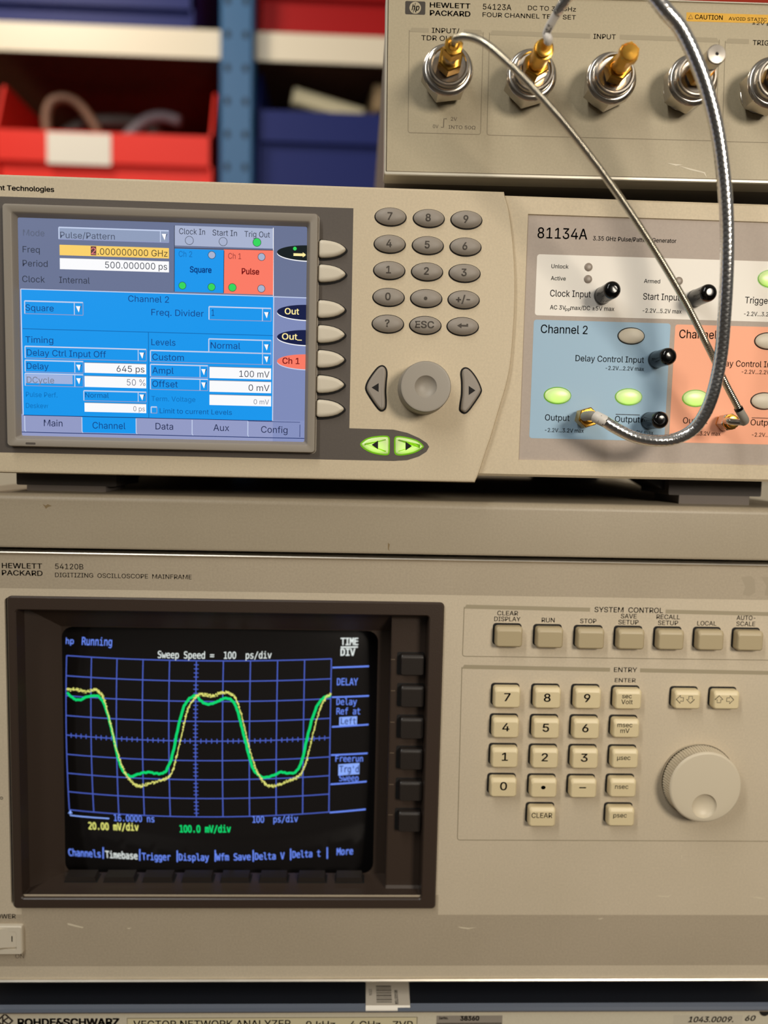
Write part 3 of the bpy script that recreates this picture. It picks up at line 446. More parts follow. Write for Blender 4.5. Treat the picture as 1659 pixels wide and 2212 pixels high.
    'u': (410, ((53, 379, 53, 139, 54, 109, 60, 82, 69, 59, 82, 39, 97, 23, 115, 11, 135, 2, 158, -3, 182, -5, 209, -3, 234, 5, 257, 17, 277, 35, 294, 60, 307, 92, 298, 92, 298, 0, 357, 0, 357, 379, 296, 379, 296, 153, 295, 132, 290, 113, 283, 97, 274, 83, 263, 71, 249, 62, 234, 55, 218, 51, 200, 50, 175, 53, 154, 61, 137, 75, 124, 94, 116, 117, 114, 144, 114, 379),)),
    'v': (389, ((17, 379, 163, 0, 226, 0, 371, 379, 305, 379, 224, 155, 216, 132, 209, 110, 203, 87, 197, 64, 191, 42, 184, 21, 206, 21, 199, 42, 193, 64, 187, 87, 180, 110, 173, 132, 165, 155, 84, 379),)),
    'w': (567, ((23, 379, 138, 0, 199, 0, 248, 172, 253, 189, 258, 207, 263, 225, 291, 338, 277, 338, 295, 262, 300, 243, 319, 172, 368, 0, 429, 0, 545, 379, 480, 379, 434, 214, 427, 189, 420, 163, 413, 135, 406, 106, 399, 75, 391, 41, 402, 41, 395, 75, 388, 106, 382, 136, 375, 163, 368, 189, 362, 214, 316, 379, 252, 379, 206, 214, 199, 189, 192, 163, 186, 135, 179, 105, 172, 74, 165, 41, 175, 41, 168, 75, 161, 107, 154, 137, 147, 164, 140, 190, 133, 214, 87, 379),)),
    'x': (379, ((29, 379, 171, 171, 171, 218, 21, 0, 91, 0, 148, 85, 160, 103, 170, 120, 178, 136, 187, 152, 195, 167, 205, 182, 173, 182, 182, 167, 191, 152, 209, 120, 219, 103, 231, 85, 287, 0, 358, 0, 209, 214, 209, 169, 352, 379, 282, 379, 233, 306, 222, 287, 211, 270, 202, 253, 194, 237, 185, 221, 175, 206, 207, 206, 198, 221, 188, 237, 170, 270, 159, 287, 147, 306, 100, 379),)),
    'y': (389, ((17, 379, 163, -1, 151, -36, 145, -51, 138, -64, 130, -74, 122, -81, 113, -86, 104, -89, 94, -90, 83, -89, 61, -86, 47, -139, 52, -140, 57, -142, 65, -143, 73, -144, 82, -145, 91, -145, 109, -144, 125, -141, 139, -136, 153, -128, 165, -119, 177, -107, 187, -93, 196, -77, 204, -58, 371, 379, 305, 379, 224, 155, 216, 132, 209, 110, 202, 87, 196, 64, 190, 42, 184, 21, 206, 21, 199, 42, 193, 64, 187, 87, 180, 109, 173, 132, 165, 155, 84, 379),)),
    'z': (380, ((48, 379, 48, 323, 254, 323, 254, 320, 42, 46, 42, 0, 339, 0, 339, 56, 126, 56, 126, 60, 333, 331, 333, 379),)),
    '±': (453, ((65, 81, 65, 24, 388, 24, 388, 81), (198, 383, 198, 124, 255, 124, 255, 383), (65, 282, 65, 225, 388, 225, 388, 282),)),
    'µ': (407, ((53, 379, 53, -143, 114, -143, 114, 120, 100, 120, 101, 96, 105, 76, 111, 58, 118, 43, 127, 30, 138, 20, 149, 11, 160, 5, 172, 0, 184, -3, 195, -5, 206, -5, 216, -5, 228, -3, 240, 0, 251, 5, 263, 11, 274, 20, 285, 30, 294, 43, 301, 58, 307, 76, 311, 96, 312, 120, 298, 120, 298, 86, 300, 60, 308, 39, 321, 22, 339, 10, 363, 2, 392, 0, 404, 0, 404, 53, 394, 53, 382, 53, 372, 56, 365, 60, 361, 66, 358, 75, 357, 86, 357, 379, 296, 379, 296, 150, 295, 128, 291, 109, 285, 92, 276, 78, 265, 67, 252, 59, 238, 53, 223, 50, 206, 48, 190, 50, 174, 53, 160, 59, 147, 67, 135, 78, 126, 92, 119, 109, 115, 128, 114, 150, 114, 379),)),
    'Ω': (536, ((268, 516, 235, 514, 205, 508, 176, 498, 149, 485, 125, 469, 104, 449, 85, 426, 69, 401, 57, 374, 48, 344, 42, 312, 40, 278, 42, 247, 47, 217, 55, 189, 66, 164, 80, 141, 97, 121, 117, 104, 140, 91, 166, 81, 166, 57, 42, 57, 42, 0, 225, 0, 225, 102, 190, 116, 160, 136, 136, 163, 119, 196, 109, 234, 105, 277, 107, 313, 114, 344, 125, 373, 141, 397, 160, 418, 182, 434, 208, 446, 237, 453, 268, 455, 299, 453, 328, 446, 354, 434, 376, 418, 395, 397, 410, 373, 422, 344, 428, 313, 431, 277, 427, 234, 417, 195, 399, 163, 375, 136, 346, 115, 311, 102, 311, 0, 494, 0, 494, 57, 370, 57, 370, 81, 396, 91, 419, 104, 439, 121, 456, 141, 470, 164, 481, 189, 489, 217, 494, 247, 495, 278, 494, 312, 488, 344, 479, 374, 466, 401, 450, 426, 432, 449, 410, 469, 386, 485, 360, 498, 331, 508, 300, 514),)),
    '–': (350, ((350, 244, 350, 188, 0, 188, 0, 244),)),
    '•': (389, ((194, 311, 175, 309, 156, 305, 139, 296, 124, 285, 111, 272, 100, 257, 92, 240, 87, 221, 85, 202, 87, 182, 92, 164, 100, 147, 111, 131, 124, 118, 139, 107, 156, 99, 175, 94, 194, 93, 214, 94, 232, 99, 249, 107, 265, 118, 278, 131, 289, 147, 297, 164, 302, 182, 304, 202, 302, 221, 297, 240, 289, 257, 278, 272, 265, 285, 249, 296, 232, 305, 214, 309),)),
}
MONO = {
    ' ': (429, ()),
    "'": (429, ((244, 520, 244, 327, 184, 327, 184, 520),)),
    '.': (429, ((170, 106, 170, 0, 258, 0, 258, 106),)),
    '/': (429, ((310, 520, 36, -66, 102, -66, 376, 520),)),
    '0': (429, ((214, 529, 141, 512, 89, 461, 57, 376, 46, 259, 57, 143, 89, 58, 141, 7, 214, -10, 288, 7, 340, 58, 372, 143, 383, 259, 372, 376, 340, 461, 288, 512), (214, 474, 258, 460, 288, 421, 306, 354, 312, 259, 306, 165, 288, 99, 258, 59, 214, 46, 172, 59, 141, 99, 123, 165, 117, 259, 123, 354, 141, 421, 172, 460), (214, 308, 196, 305, 182, 294, 172, 279, 168, 261, 171, 243, 181, 228, 196, 218, 214, 214, 232, 218, 247, 228, 258, 243, 261, 261, 258, 279, 247, 294, 232, 305),)),
    '1': (429, ((203, 520, 86, 494, 86, 430, 203, 456, 203, 59, 94, 59, 94, 0, 381, 0, 381, 59, 273, 59, 273, 520),)),
    '2': (429, ((196, 529, 162, 527, 128, 521, 93, 510, 57, 495, 57, 424, 95, 444, 131, 459, 165, 467, 197, 470, 237, 464, 268, 445, 287, 416, 293, 377, 290, 350, 281, 323, 263, 293, 234, 255, 208, 225, 167, 180, 114, 124, 53, 59, 53, 0, 369, 0, 369, 59, 130, 59, 196, 129, 243, 179, 276, 215, 299, 242, 329, 280, 350, 315, 361, 349, 365, 382, 354, 442, 319, 489, 265, 519),)),
    '6': (429, ((244, 529, 159, 512, 97, 460, 59, 375, 46, 259, 57, 138, 88, 55, 143, 6, 221, -10, 289, 1, 341, 36, 372, 92, 383, 167, 373, 242, 342, 298, 292, 332, 225, 344, 189, 339, 157, 325, 131, 302, 111, 272, 120, 358, 146, 420, 188, 457, 247, 470, 273, 468, 298, 463, 322, 455, 345, 444, 345, 508, 321, 517, 295, 524, 269, 528), (220, 289, 180, 281, 149, 256, 130, 218, 123, 167, 130, 116, 149, 77, 180, 53, 220, 45, 261, 53, 290, 76, 308, 114, 314, 167, 308, 220, 290, 258, 261, 281),)),
    '=': (429, ((31, 182, 31, 123, 399, 123, 399, 182), (31, 324, 31, 265, 399, 265, 399, 324),)),
    'A': (429, ((172, 520, 257, 520, 416, 0, 344, 0, 305, 135, 123, 135, 86, 0, 13, 0), (214, 458, 289, 192, 140, 192),)),
    'C': (429, ((259, 529, 170, 511, 104, 458, 62, 373, 48, 259, 62, 146, 104, 61, 170, 8, 259, -10, 290, -8, 319, -3, 346, 6, 374, 18, 374, 91, 347, 72, 319, 58, 289, 50, 259, 47, 199, 60, 156, 100, 130, 166, 122, 259, 130, 353, 156, 419, 199, 459, 259, 472, 289, 469, 318, 461, 347, 447, 374, 429, 374, 501, 346, 513, 319, 522, 290, 527),)),
    'D': (429, ((48, 0, 153, 0, 257, 16, 329, 63, 371, 144, 385, 259, 371, 376, 329, 456, 257, 504, 153, 520, 48, 520), (152, 462, 227, 451, 276, 418, 302, 357, 311, 259, 302, 163, 276, 101, 227, 69, 152, 58, 118, 58, 118, 462),)),
    'E': (429, ((69, 520, 377, 520, 377, 461, 139, 461, 139, 307, 367, 307, 367, 248, 139, 248, 139, 59, 384, 59, 384, 0, 69, 0),)),
    'F': (429, ((81, 520, 387, 520, 387, 461, 152, 461, 152, 307, 365, 307, 365, 248, 152, 248, 152, 0, 81, 0),)),
    'I': (429, ((70, 520, 70, 461, 179, 461, 179, 59, 70, 59, 70, 0, 359, 0, 359, 59, 250, 59, 250, 461, 359, 461, 359, 520),)),
    'L': (429, ((75, 520, 75, 0, 397, 0, 397, 59, 146, 59, 146, 520),)),
    'M': (429, ((30, 520, 124, 520, 214, 255, 304, 520, 399, 520, 399, 0, 334, 0, 334, 459, 241, 185, 188, 185, 95, 459, 95, 0, 30, 0),)),
    'R': (429, ((50, 0, 120, 0, 120, 220, 188, 220, 219, 216, 244, 204, 266, 177, 292, 131, 354, 0, 429, 0, 359, 142, 332, 190, 311, 219, 290, 235, 265, 245, 310, 259, 343, 285, 365, 323, 372, 369, 360, 434, 326, 481, 270, 510, 195, 520, 50, 520), (120, 462, 120, 278, 197, 278, 241, 283, 273, 300, 291, 329, 297, 369, 291, 409, 271, 438, 239, 456, 195, 462),)),
    'S': (429, ((220, 529, 150, 519, 95, 487, 60, 438, 48, 376, 57, 326, 81, 287, 124, 258, 186, 237, 224, 229, 267, 215, 295, 197, 310, 172, 315, 138, 308, 99, 286, 71, 250, 53, 203, 47, 167, 50, 131, 59, 94, 74, 55, 96, 55, 21, 92, 8, 129, -2, 166, -8, 203, -10, 280, 0, 336, 29, 371, 77, 382, 142, 374, 198, 349, 242, 306, 273, 242, 295, 205, 304, 162, 317, 135, 334, 120, 356, 116, 386, 123, 422, 144, 449, 179, 466, 223, 472, 256, 470, 288, 462, 320, 449, 352, 431, 352, 502, 317, 514, 283, 522, 250, 528),)),
    'T': (429, ((16, 520, 16, 461, 180, 461, 180, 0, 250, 0, 250, 461, 413, 461, 413, 520),)),
    'V': (429, ((20, 520, 172, 0, 257, 0, 409, 520, 337, 520, 214, 59, 93, 520),)),
    'W': (429, ((0, 520, 78, 0, 144, 0, 214, 309, 285, 0, 352, 0, 429, 520, 361, 520, 311, 97, 251, 377, 178, 377, 118, 98, 69, 520),)),
    'Y': (429, ((13, 520, 179, 233, 179, 0, 250, 0, 250, 233, 416, 520, 341, 520, 214, 290, 88, 520),)),
    'a': (429, ((206, 399, 175, 398, 143, 393, 110, 384, 75, 372, 75, 308, 107, 324, 140, 336, 173, 343, 206, 345, 250, 340, 281, 324, 298, 297, 304, 256, 304, 246, 218, 246, 144, 238, 90, 212, 57, 171, 46, 114, 55, 63, 82, 24, 123, -2, 177, -10, 218, -6, 253, 6, 281, 28, 304, 58, 304, 0, 369, 0, 369, 222, 367, 267, 363, 299, 356, 323, 344, 342, 320, 367, 289, 385, 251, 396), (223, 196, 304, 196, 304, 182, 296, 124, 274, 80, 238, 53, 190, 44, 157, 48, 132, 63, 116, 86, 110, 118, 117, 152, 139, 176, 174, 191),)),
    'b': (429, ((67, 542, 67, 0, 131, 0, 131, 49, 150, 24, 174, 5, 203, -6, 235, -10, 299, 4, 347, 45, 377, 110, 387, 196, 377, 281, 347, 345, 299, 386, 236, 399, 203, 396, 174, 384, 150, 365, 131, 340, 131, 542), (267, 336, 296, 307, 314, 260, 320, 195, 314, 129, 296, 82, 267, 54, 226, 44, 185, 54, 155, 83, 137, 130, 131, 195, 137, 260, 155, 307, 185, 336, 226, 345),)),
    'd': (429, ((299, 542, 299, 340, 281, 366, 257, 384, 228, 396, 195, 399, 132, 386, 84, 345, 53, 281, 43, 196, 53, 110, 83, 45, 131, 4, 195, -10, 227, -6, 256, 5, 280, 24, 299, 49, 299, 0, 363, 0, 363, 542), (204, 345, 245, 336, 275, 307, 293, 260, 299, 195, 293, 130, 275, 83, 245, 54, 204, 44, 163, 54, 134, 82, 116, 129, 110, 195, 116, 260, 134, 307, 163, 336),)),
    'e': (429, ((227, 399, 151, 385, 93, 344, 55, 279, 43, 195, 56, 109, 94, 44, 155, 4, 236, -10, 268, -8, 302, -3, 336, 7, 372, 20, 372, 84, 335, 66, 301, 54, 268, 47, 237, 44, 183, 53, 143, 79, 118, 121, 110, 178, 110, 180, 387, 180, 387, 211, 376, 289, 344, 349, 293, 387), (266, 338, 296, 316, 316, 279, 323, 230, 112, 229, 124, 278, 148, 314, 182, 337, 224, 345),)),
    'f': (429, ((370, 542, 370, 489, 297, 489, 268, 485, 249, 474, 239, 455, 236, 424, 236, 390, 370, 390, 370, 340, 236, 340, 236, 0, 172, 0, 172, 340, 68, 340, 68, 390, 172, 390, 172, 417, 179, 473, 201, 511, 239, 534, 293, 542),)),
    'g': (429, ((193, 399, 131, 386, 84, 345, 53, 281, 43, 198, 53, 116, 84, 52, 131, 11, 193, -3, 228, 1, 257, 13, 281, 33, 299, 62, 299, 16, 293, -37, 275, -74, 244, -95, 200, -102, 175, -100, 148, -94, 119, -85, 86, -71, 86, -134, 115, -142, 144, -148, 172, -152, 200, -153, 270, -142, 321, -108, 352, -52, 363, 25, 363, 389, 299, 389, 299, 338, 280, 365, 256, 384, 227, 396), (207, 345, 246, 336, 275, 308, 293, 262, 299, 198, 293, 135, 275, 88, 247, 60, 208, 50, 166, 60, 135, 88, 117, 135, 110, 198, 117, 262, 135, 308, 165, 336),)),
    'h': (429, ((68, 542, 68, 0, 132, 0, 132, 220, 138, 273, 156, 312, 186, 336, 225, 344, 259, 337, 283, 319, 297, 287, 302, 242, 302, 0, 366, 0, 366, 242, 359, 311, 337, 360, 300, 390, 248, 399, 210, 395, 178, 382, 152, 361, 132, 331, 132, 542),)),
    'i': (429, ((89, 390, 89, 340, 189, 340, 189, 50, 62, 50, 62, 0, 380, 0, 380, 50, 253, 50, 253, 390), (189, 542, 189, 461, 253, 461, 253, 542),)),
    'l': (429, ((56, 546, 56, 495, 158, 495, 158, 141, 166, 81, 190, 37, 228, 9, 279, 0, 360, 0, 360, 54, 285, 54, 258, 60, 238, 76, 226, 103, 222, 141, 222, 546),)),
    'm': (429, ((164, 399, 143, 397, 125, 388, 109, 375, 96, 357, 96, 390, 38, 390, 38, 0, 96, 0, 96, 223, 99, 288, 106, 324, 120, 340, 141, 346, 163, 341, 177, 326, 184, 291, 187, 223, 187, 0, 245, 0, 245, 223, 248, 288, 256, 324, 270, 340, 294, 346, 314, 341, 327, 326, 334, 290, 337, 223, 337, 0, 395, 0, 395, 226, 390, 311, 376, 363, 350, 390, 310, 399, 286, 396, 265, 387, 249, 372, 235, 350, 224, 372, 208, 387, 188, 396),)),
    'n': (429, ((248, 399, 210, 395, 178, 382, 152, 361, 132, 331, 132, 390, 68, 390, 68, 0, 132, 0, 132, 220, 138, 273, 156, 312, 186, 336, 225, 344, 259, 337, 283, 319, 297, 287, 302, 242, 302, 0, 366, 0, 366, 242, 359, 311, 337, 360, 300, 390),)),
    'o': (429, ((214, 399, 143, 386, 91, 347, 58, 282, 48, 195, 58, 107, 91, 42, 143, 3, 214, -10, 286, 3, 339, 42, 371, 107, 382, 195, 371, 282, 339, 347, 286, 386), (214, 345, 258, 336, 289, 307, 307, 260, 314, 195, 307, 129, 289, 82, 258, 54, 214, 44, 172, 54, 141, 82, 122, 129, 116, 195, 122, 260, 141, 307, 172, 336),)),
    'p': (429, ((235, 399, 202, 396, 173, 384, 149, 366, 131, 340, 131, 390, 66, 390, 66, -148, 131, -148, 131, 49, 149, 24, 173, 5, 201, -6, 235, -10, 298, 3, 345, 44, 376, 108, 386, 193, 376, 280, 346, 345, 298, 386), (225, 345, 266, 336, 295, 307, 313, 260, 319, 195, 313, 129, 295, 82, 266, 54, 225, 44, 184, 54, 155, 83, 137, 130, 131, 195, 137, 260, 155, 307, 184, 336),)),
    'r': (429, ((319, 399, 276, 394, 240, 377, 211, 350, 190, 314, 190, 390, 126, 390, 126, 0, 190, 0, 190, 194, 198, 257, 222, 303, 261, 331, 314, 340, 338, 338, 360, 333, 381, 323, 402, 310, 402, 375, 383, 386, 363, 393, 341, 398),)),
    's': (429, ((222, 399, 160, 392, 114, 369, 85, 332, 76, 282, 82, 243, 101, 213, 134, 191, 182, 176, 206, 171, 209, 171, 273, 147, 294, 109, 288, 81, 271, 61, 242, 48, 205, 44, 175, 46, 143, 53, 109, 64, 74, 80, 74, 14, 110, 4, 143, -4, 174, -9, 203, -10, 268, -2, 318, 22, 348, 61, 359, 113, 352, 152, 334, 183, 304, 206, 262, 220, 236, 225, 184, 237, 156, 250, 144, 266, 140, 289, 146, 314, 162, 332, 189, 342, 227, 346, 255, 344, 283, 338, 311, 328, 339, 314, 339, 376, 311, 386, 282, 394, 253, 398),)),
    't': (429, ((214, 501, 214, 390, 359, 390, 359, 340, 214, 340, 214, 128, 218, 92, 230, 68, 253, 55, 287, 51, 359, 51, 359, 0, 281, 0, 220, 7, 179, 29, 157, 68, 150, 128, 150, 340, 46, 340, 46, 390, 150, 390, 150, 501),)),
    'u': (429, ((68, 389, 68, 148, 75, 78, 97, 29, 134, 0, 186, -10, 223, -6, 255, 7, 281, 29, 302, 58, 302, 0, 366, 0, 366, 389, 302, 389, 302, 169, 296, 116, 278, 77, 248, 54, 208, 46, 174, 52, 151, 70, 137, 102, 132, 148, 132, 389),)),
    'v': (429, ((35, 390, 173, 0, 256, 0, 394, 390, 328, 390, 214, 63, 101, 390),)),
    'w': (429, ((0, 390, 91, 0, 153, 0, 214, 214, 277, 0, 338, 0, 429, 390, 366, 390, 298, 75, 242, 276, 187, 276, 131, 75, 63, 390),)),
    'y': (429, ((36, 390, 187, 6, 164, -49, 146, -78, 127, -91, 102, -95, 64, -95, 64, -148, 116, -148, 146, -145, 172, -135, 194, -118, 212, -94, 229, -56, 258, 18, 281, 78, 299, 125, 401, 390, 334, 390, 220, 85, 104, 390),)),
}


def _read(table):
    out = {}
    for ch, (adv, loops) in table.items():
        out[ch] = (adv / 1000.0, [[(L[i] / 1000.0, L[i + 1] / 1000.0) for i in range(0, len(L) - 1, 2)] for L in loops])
    return out


FACE = {'sans': _read(SANS), 'mono': _read(MONO)}
_glyph_cache = {}
_font_cache = {}


def inside(pt, loop):
    x, y = pt; r = False
    for (x1, y1), (x2, y2) in zip(loop, loop[1:] + loop[:1]):
        if (y1 > y) != (y2 > y) and x < (x2 - x1) * (y - y1) / (y2 - y1) + x1:
            r = not r
    return r


def one_glyph(ch, face, weight):
    key = (ch, face, weight)
    if key in _glyph_cache:
        return _glyph_cache[key]
    adv, loops = FACE[face][ch]
    vs, fs = [], []
    holes = {}
    for i, L in enumerate(loops):
        for j, M in enumerate(loops):
            if i != j and all(inside(q, M) for q in L): holes[i] = j
    for i, L in enumerate(loops):
        if i in holes: continue
        cu = bpy.data.curves.new('glyph', 'CURVE')
        cu.dimensions = '2D'; cu.fill_mode = 'BOTH'
        for K in [L] + [loops[h] for h in holes if holes[h] == i]:
            sp = cu.splines.new('POLY'); sp.points.add(len(K) - 1)
            for q, xy in zip(sp.points, K): q.co = (xy[0], xy[1], 0, 1)
            sp.use_cyclic_u = True
        ob = bpy.data.objects.new('glyph', cu)
        me = bpy.data.meshes.new_from_object(ob)
        o = len(vs)
        vs += [(v.co.x, v.co.y) for v in me.vertices]
        for q in me.polygons:
            f = tuple(o + n for n in q.vertices)
            fs.append(f if q.normal.z >= 0 else f[::-1])
        bpy.data.meshes.remove(me); bpy.data.objects.remove(ob); bpy.data.curves.remove(cu)
    if weight > 0 and vs:                              # bolder: the same shape laid down four times, slightly apart
        V, F = [], []
        for dx, dy in ((-1, -0.7), (1, -0.7), (-1, 0.7), (1, 0.7)):
            o = len(V)
            V += [(v[0] + dx * weight, v[1] + dy * weight) for v in vs]
            F += [tuple(o + n for n in f) for f in fs]
        vs, fs = V, F
    _glyph_cache[key] = (adv, vs, fs)
    return _glyph_cache[key]


def glyphs(s, weight=0.0, shear=0.0, face='sans'):
    """a line of lettering: verts, faces in em units"""
    key = (s, weight, shear, face)
    if key in _font_cache:
        return _font_cache[key]
    x = 0.0; V = []; F = []
    for ch in s:
        adv, vs, fs = one_glyph(ch, face, weight)
        b = len(V)
        V += [(x + v[0] + shear * v[1], v[1]) for v in vs]
        F += [tuple(b + i for i in f) for f in fs]
        x += adv
    _font_cache[key] = (V, F)
    return V, F


CAPH = max(v[1] for v in glyphs('H')[0])
CAPM = max(v[1] for v in glyphs('T', face='mono')[0])


class MB:
    """collects shapes in a plane's local frame (mm) and links them as ONE mesh object"""

    def __init__(self, surf):
        self.s = surf; self.v = []; self.f = []; self.m = []; self.mats = []

    def mi(self, m):
        if m not in self.mats:
            self.mats.append(m)
        return self.mats.index(m)

    def add(self, verts, faces, m):
        b = len(self.v); i = self.mi(m)
        self.v += verts
        self.f += [tuple(b + k for k in f) for f in faces]
        self.m += [i] * len(faces)

    def poly(self, pts, w, m):
        pts = ccw(list(pts))
        self.add([self.s.local(p[0], p[1], w) for p in pts], [tuple(range(len(pts)))], m)

    def grid_poly(self, u0, v0, u1, v1, w, m, nu=16, nv=12):
        vs = [self.s.local(u0 + (u1 - u0) * i / nu, v0 + (v1 - v0) * j / nv, w) for j in range(nv + 1) for i in range(nu + 1)]
        fs = [(j * (nu + 1) + i, j * (nu + 1) + i + 1, (j + 1) * (nu + 1) + i + 1, (j + 1) * (nu + 1) + i) for j in range(nv) for i in range(nu)]
        self.add(vs, fs, m)

    def rect(self, u0, v0, u1, v1, w, m):
        self.poly([(u0, v0), (u1, v0), (u1, v1), (u0, v1)], w, m)

    def loft(self, levels, m, cap=True, cap0=False):
        n = len(levels[0][0]); vs = []; fs = []
        for pts, w in levels:
            vs += [self.s.local(p[0], p[1], w) for p in pts]
        for l in range(len(levels) - 1):
            for i in range(n):
                j = (i + 1) % n
                fs.append((l * n + i, l * n + j, (l + 1) * n + j, (l + 1) * n + i))
        if cap: fs.append(tuple((len(levels) - 1) * n + i for i in range(n)))
        if cap0: fs.append(tuple(n - 1 - i for i in range(n)))
        self.add(vs, fs, m)

    def prism(self, pts, w0, w1, m, bev=0.0, steps=3, cap0=False):
        pts = ccw(list(pts))
        lv = [(pts, w0)]
        if bev > 0:
            for i in range(steps + 1):
                a = PI / 2 * i / steps
                lv.append((inset(pts, bev * (1 - math.cos(a))), w1 - bev + bev * math.sin(a)))
        else:
            lv.append((pts, w1))
        self.loft(lv, m, True, cap0)

    def dome(self, pts, w0, w1, h, m, steps=5):
        """straight side then a rounded crown"""
        pts = ccw(list(pts)); n = len(pts)
        cu = sum(p[0] for p in pts) / n; cv = sum(p[1] for p in pts) / n
        lv = [(pts, w0), (pts, w1)]
        for i in range(1, steps + 1):
            a = PI / 2 * i / steps
            k = math.cos(a) if i < steps else 0.02
            lv.append(([(cu + (p[0] - cu) * k, cv + (p[1] - cv) * k) for p in pts], w1 + h * math.sin(a)))
        self.loft(lv, m)

    def lathe(self, cu, cv, prof, m, n=40, cap=True, phase=0.0):
        lv = [([(cu + r * math.cos(2 * PI * i / n + phase), cv + r * math.sin(2 * PI * i / n + phase)) for i in range(n)], w) for r, w in prof]
        self.loft(lv, m, cap)

    def hexa(self, cu, cv, R, w0, w1, m, ch=0.0, rot=0.0):
        ph = math.radians(rot)
        self.lathe(cu, cv, [(R, w0), (R, w1 - ch), (R - ch * 1.3, w1)], m, 6, True, ph)

    def box(self, u0, v0, w0, u1, v1, w1, m):
        self.loft([([(u0, v0), (u1, v0), (u1, v1), (u0, v1)], w0), ([(u0, v0), (u1, v0), (u1, v1), (u0, v1)], w1)], m, True, True)

    def line(self, p, q, t, w, m):
        d = Vector((q[0] - p[0], q[1] - p[1]))
        if d.length < 1e-6: return
        n = Vector((-d.y, d.x)).normalized() * (t / 2)
        self.poly([(p[0] + n.x, p[1] + n.y), (p[0] - n.x, p[1] - n.y), (q[0] - n.x, q[1] - n.y), (q[0] + n.x, q[1] + n.y)], w, m)

    def polyline(self, pts, t, w, m):
        """a ribbon with mitred joints"""
        n = len(pts); L = []; Rr = []
        for i in range(n):
            a = Vector(pts[max(i - 1, 0)][:2]); b = Vector(pts[min(i + 1, n - 1)][:2])
            d = b - a
            if d.length < 1e-9: d = Vector((1, 0))
            nn = Vector((-d.y, d.x)).normalized() * (t / 2)
            p = Vector(pts[i][:2])
            L.append((p.x + nn.x, p.y + nn.y)); Rr.append((p.x - nn.x, p.y - nn.y))
        vs = [self.s.local(p[0], p[1], w) for p in L + Rr]
        self.add(vs, [(n + i, n + i + 1, i + 1, i) for i in range(n - 1)], m)

    # ---- shapes given by where they stand on the surface as seen in the photograph
    def prect(self, x0, y0, x1, y1, w, m):
        a = self.s.px(x0, y0, w); b = self.s.px(x1, y1, w)
        self.rect(min(a[0], b[0]), min(a[1], b[1]), max(a[0], b[0]), max(a[1], b[1]), w, m)

    def prrect(self, x0, y0, x1, y1, rpx, w, m):
        a = self.s.px(x0, y0, w); b = self.s.px(x1, y1, w)
        self.poly(rrect(a[0], a[1], b[0], b[1], rpx * self.s.scale(x0, y0, w)), w, m)

    def ppoly(self, pts, w, m):
        self.poly([self.s.px(x, y, w) for x, y in pts], w, m)

    def pcirc(self, x, y, r, w, m, rim=None, rimw=1.2):
        c = self.s.px(x, y, w); k = self.s.scale(x, y, w)
        if rim:
            self.poly(ell(c[0], c[1], r * k, r * k, 24), w, rim)
            self.poly(ell(c[0], c[1], (r - rimw) * k, (r - rimw) * k, 24), w + 0.02, m)
        else:
            self.poly(ell(c[0], c[1], r * k, r * k, 24), w, m)

    def pline(self, x0, y0, x1, y1, tpx, w, m):
        self.line(self.s.px(x0, y0, w), self.s.px(x1, y1, w), tpx * self.s.scale((x0 + x1) / 2, (y0 + y1) / 2, w), w, m)

    def text(self, s, x0, y0, x1, cap, w, m, weight=0.0, shear=0.0, anchor='l'):
        """lettering whose baseline starts at (x0, y0) and ends at x1; cap = capital height in photo pixels"""
        vs, fs = glyphs(s, weight, shear)
        if not vs: return
        mn = min(v[0] for v in vs); mx = max(v[0] for v in vs)
        k = self.s.scale(x0, y0, w)
        if x1 is None:
            wid = (mx - mn) / CAPH * cap * 0.97
            if anchor == 'c': x0 = x0 - wid / 2
            x1 = x0 + wid
        p0 = self.s.px(x0, y0, w)
        p1 = self.s.px(x1, y0 + (x1 - x0) * 0.02, w)
        sx = (p1[0] - p0[0]) / (mx - mn)
        sy = cap * k / CAPH
        self.add([self.s.local(p0[0] + (v[0] - mn) * sx, p0[1] + v[1] * sy, w) for v in vs], fs, m)

    def ctext(self, s, x, y, cap, w, m, weight=0.0, stretch=1.0):
        """lettering centred on (x, y)"""
        vs, fs = glyphs(s, weight)
        if not vs: return
        mn = min(v[0] for v in vs); mx = max(v[0] for v in vs)
        k = self.s.scale(x, y, w) * cap / CAPH
        c = self.s.px(x, y, w)
        self.add([self.s.local(c[0] + (v[0] - (mn + mx) / 2) * k * stretch, c[1] + (v[1] - CAPH / 2) * k, w) for v in vs], fs, m)

    def mono(self, s, x0, y0, x1, cap, w, m, weight=0.008, y1=None):
        """terminal lettering: every character in an equal cell, following the tube face"""
        n = len(s)
        p0 = self.s.px(x0, y0, w)
        p1 = self.s.px(x1, y0 if y1 is None else y1, w)
        k = self.s.scale(x0, y0, w) * cap / CAPM
        cell = (p1[0] - p0[0]) / n
        for i, ch in enumerate(s):
            if ch == ' ': continue
            adv, vs, fs = one_glyph(ch, 'mono', weight)
            sx = cell / adv * 1.04
            cu = p0[0] + cell * (i + 0.5); cv = p0[1] + (p1[1] - p0[1]) * (i + 0.5) / n
            self.add([self.s.local(cu + (v[0] - adv / 2) * sx, cv + v[1] * k, w) for v in vs], fs, m)

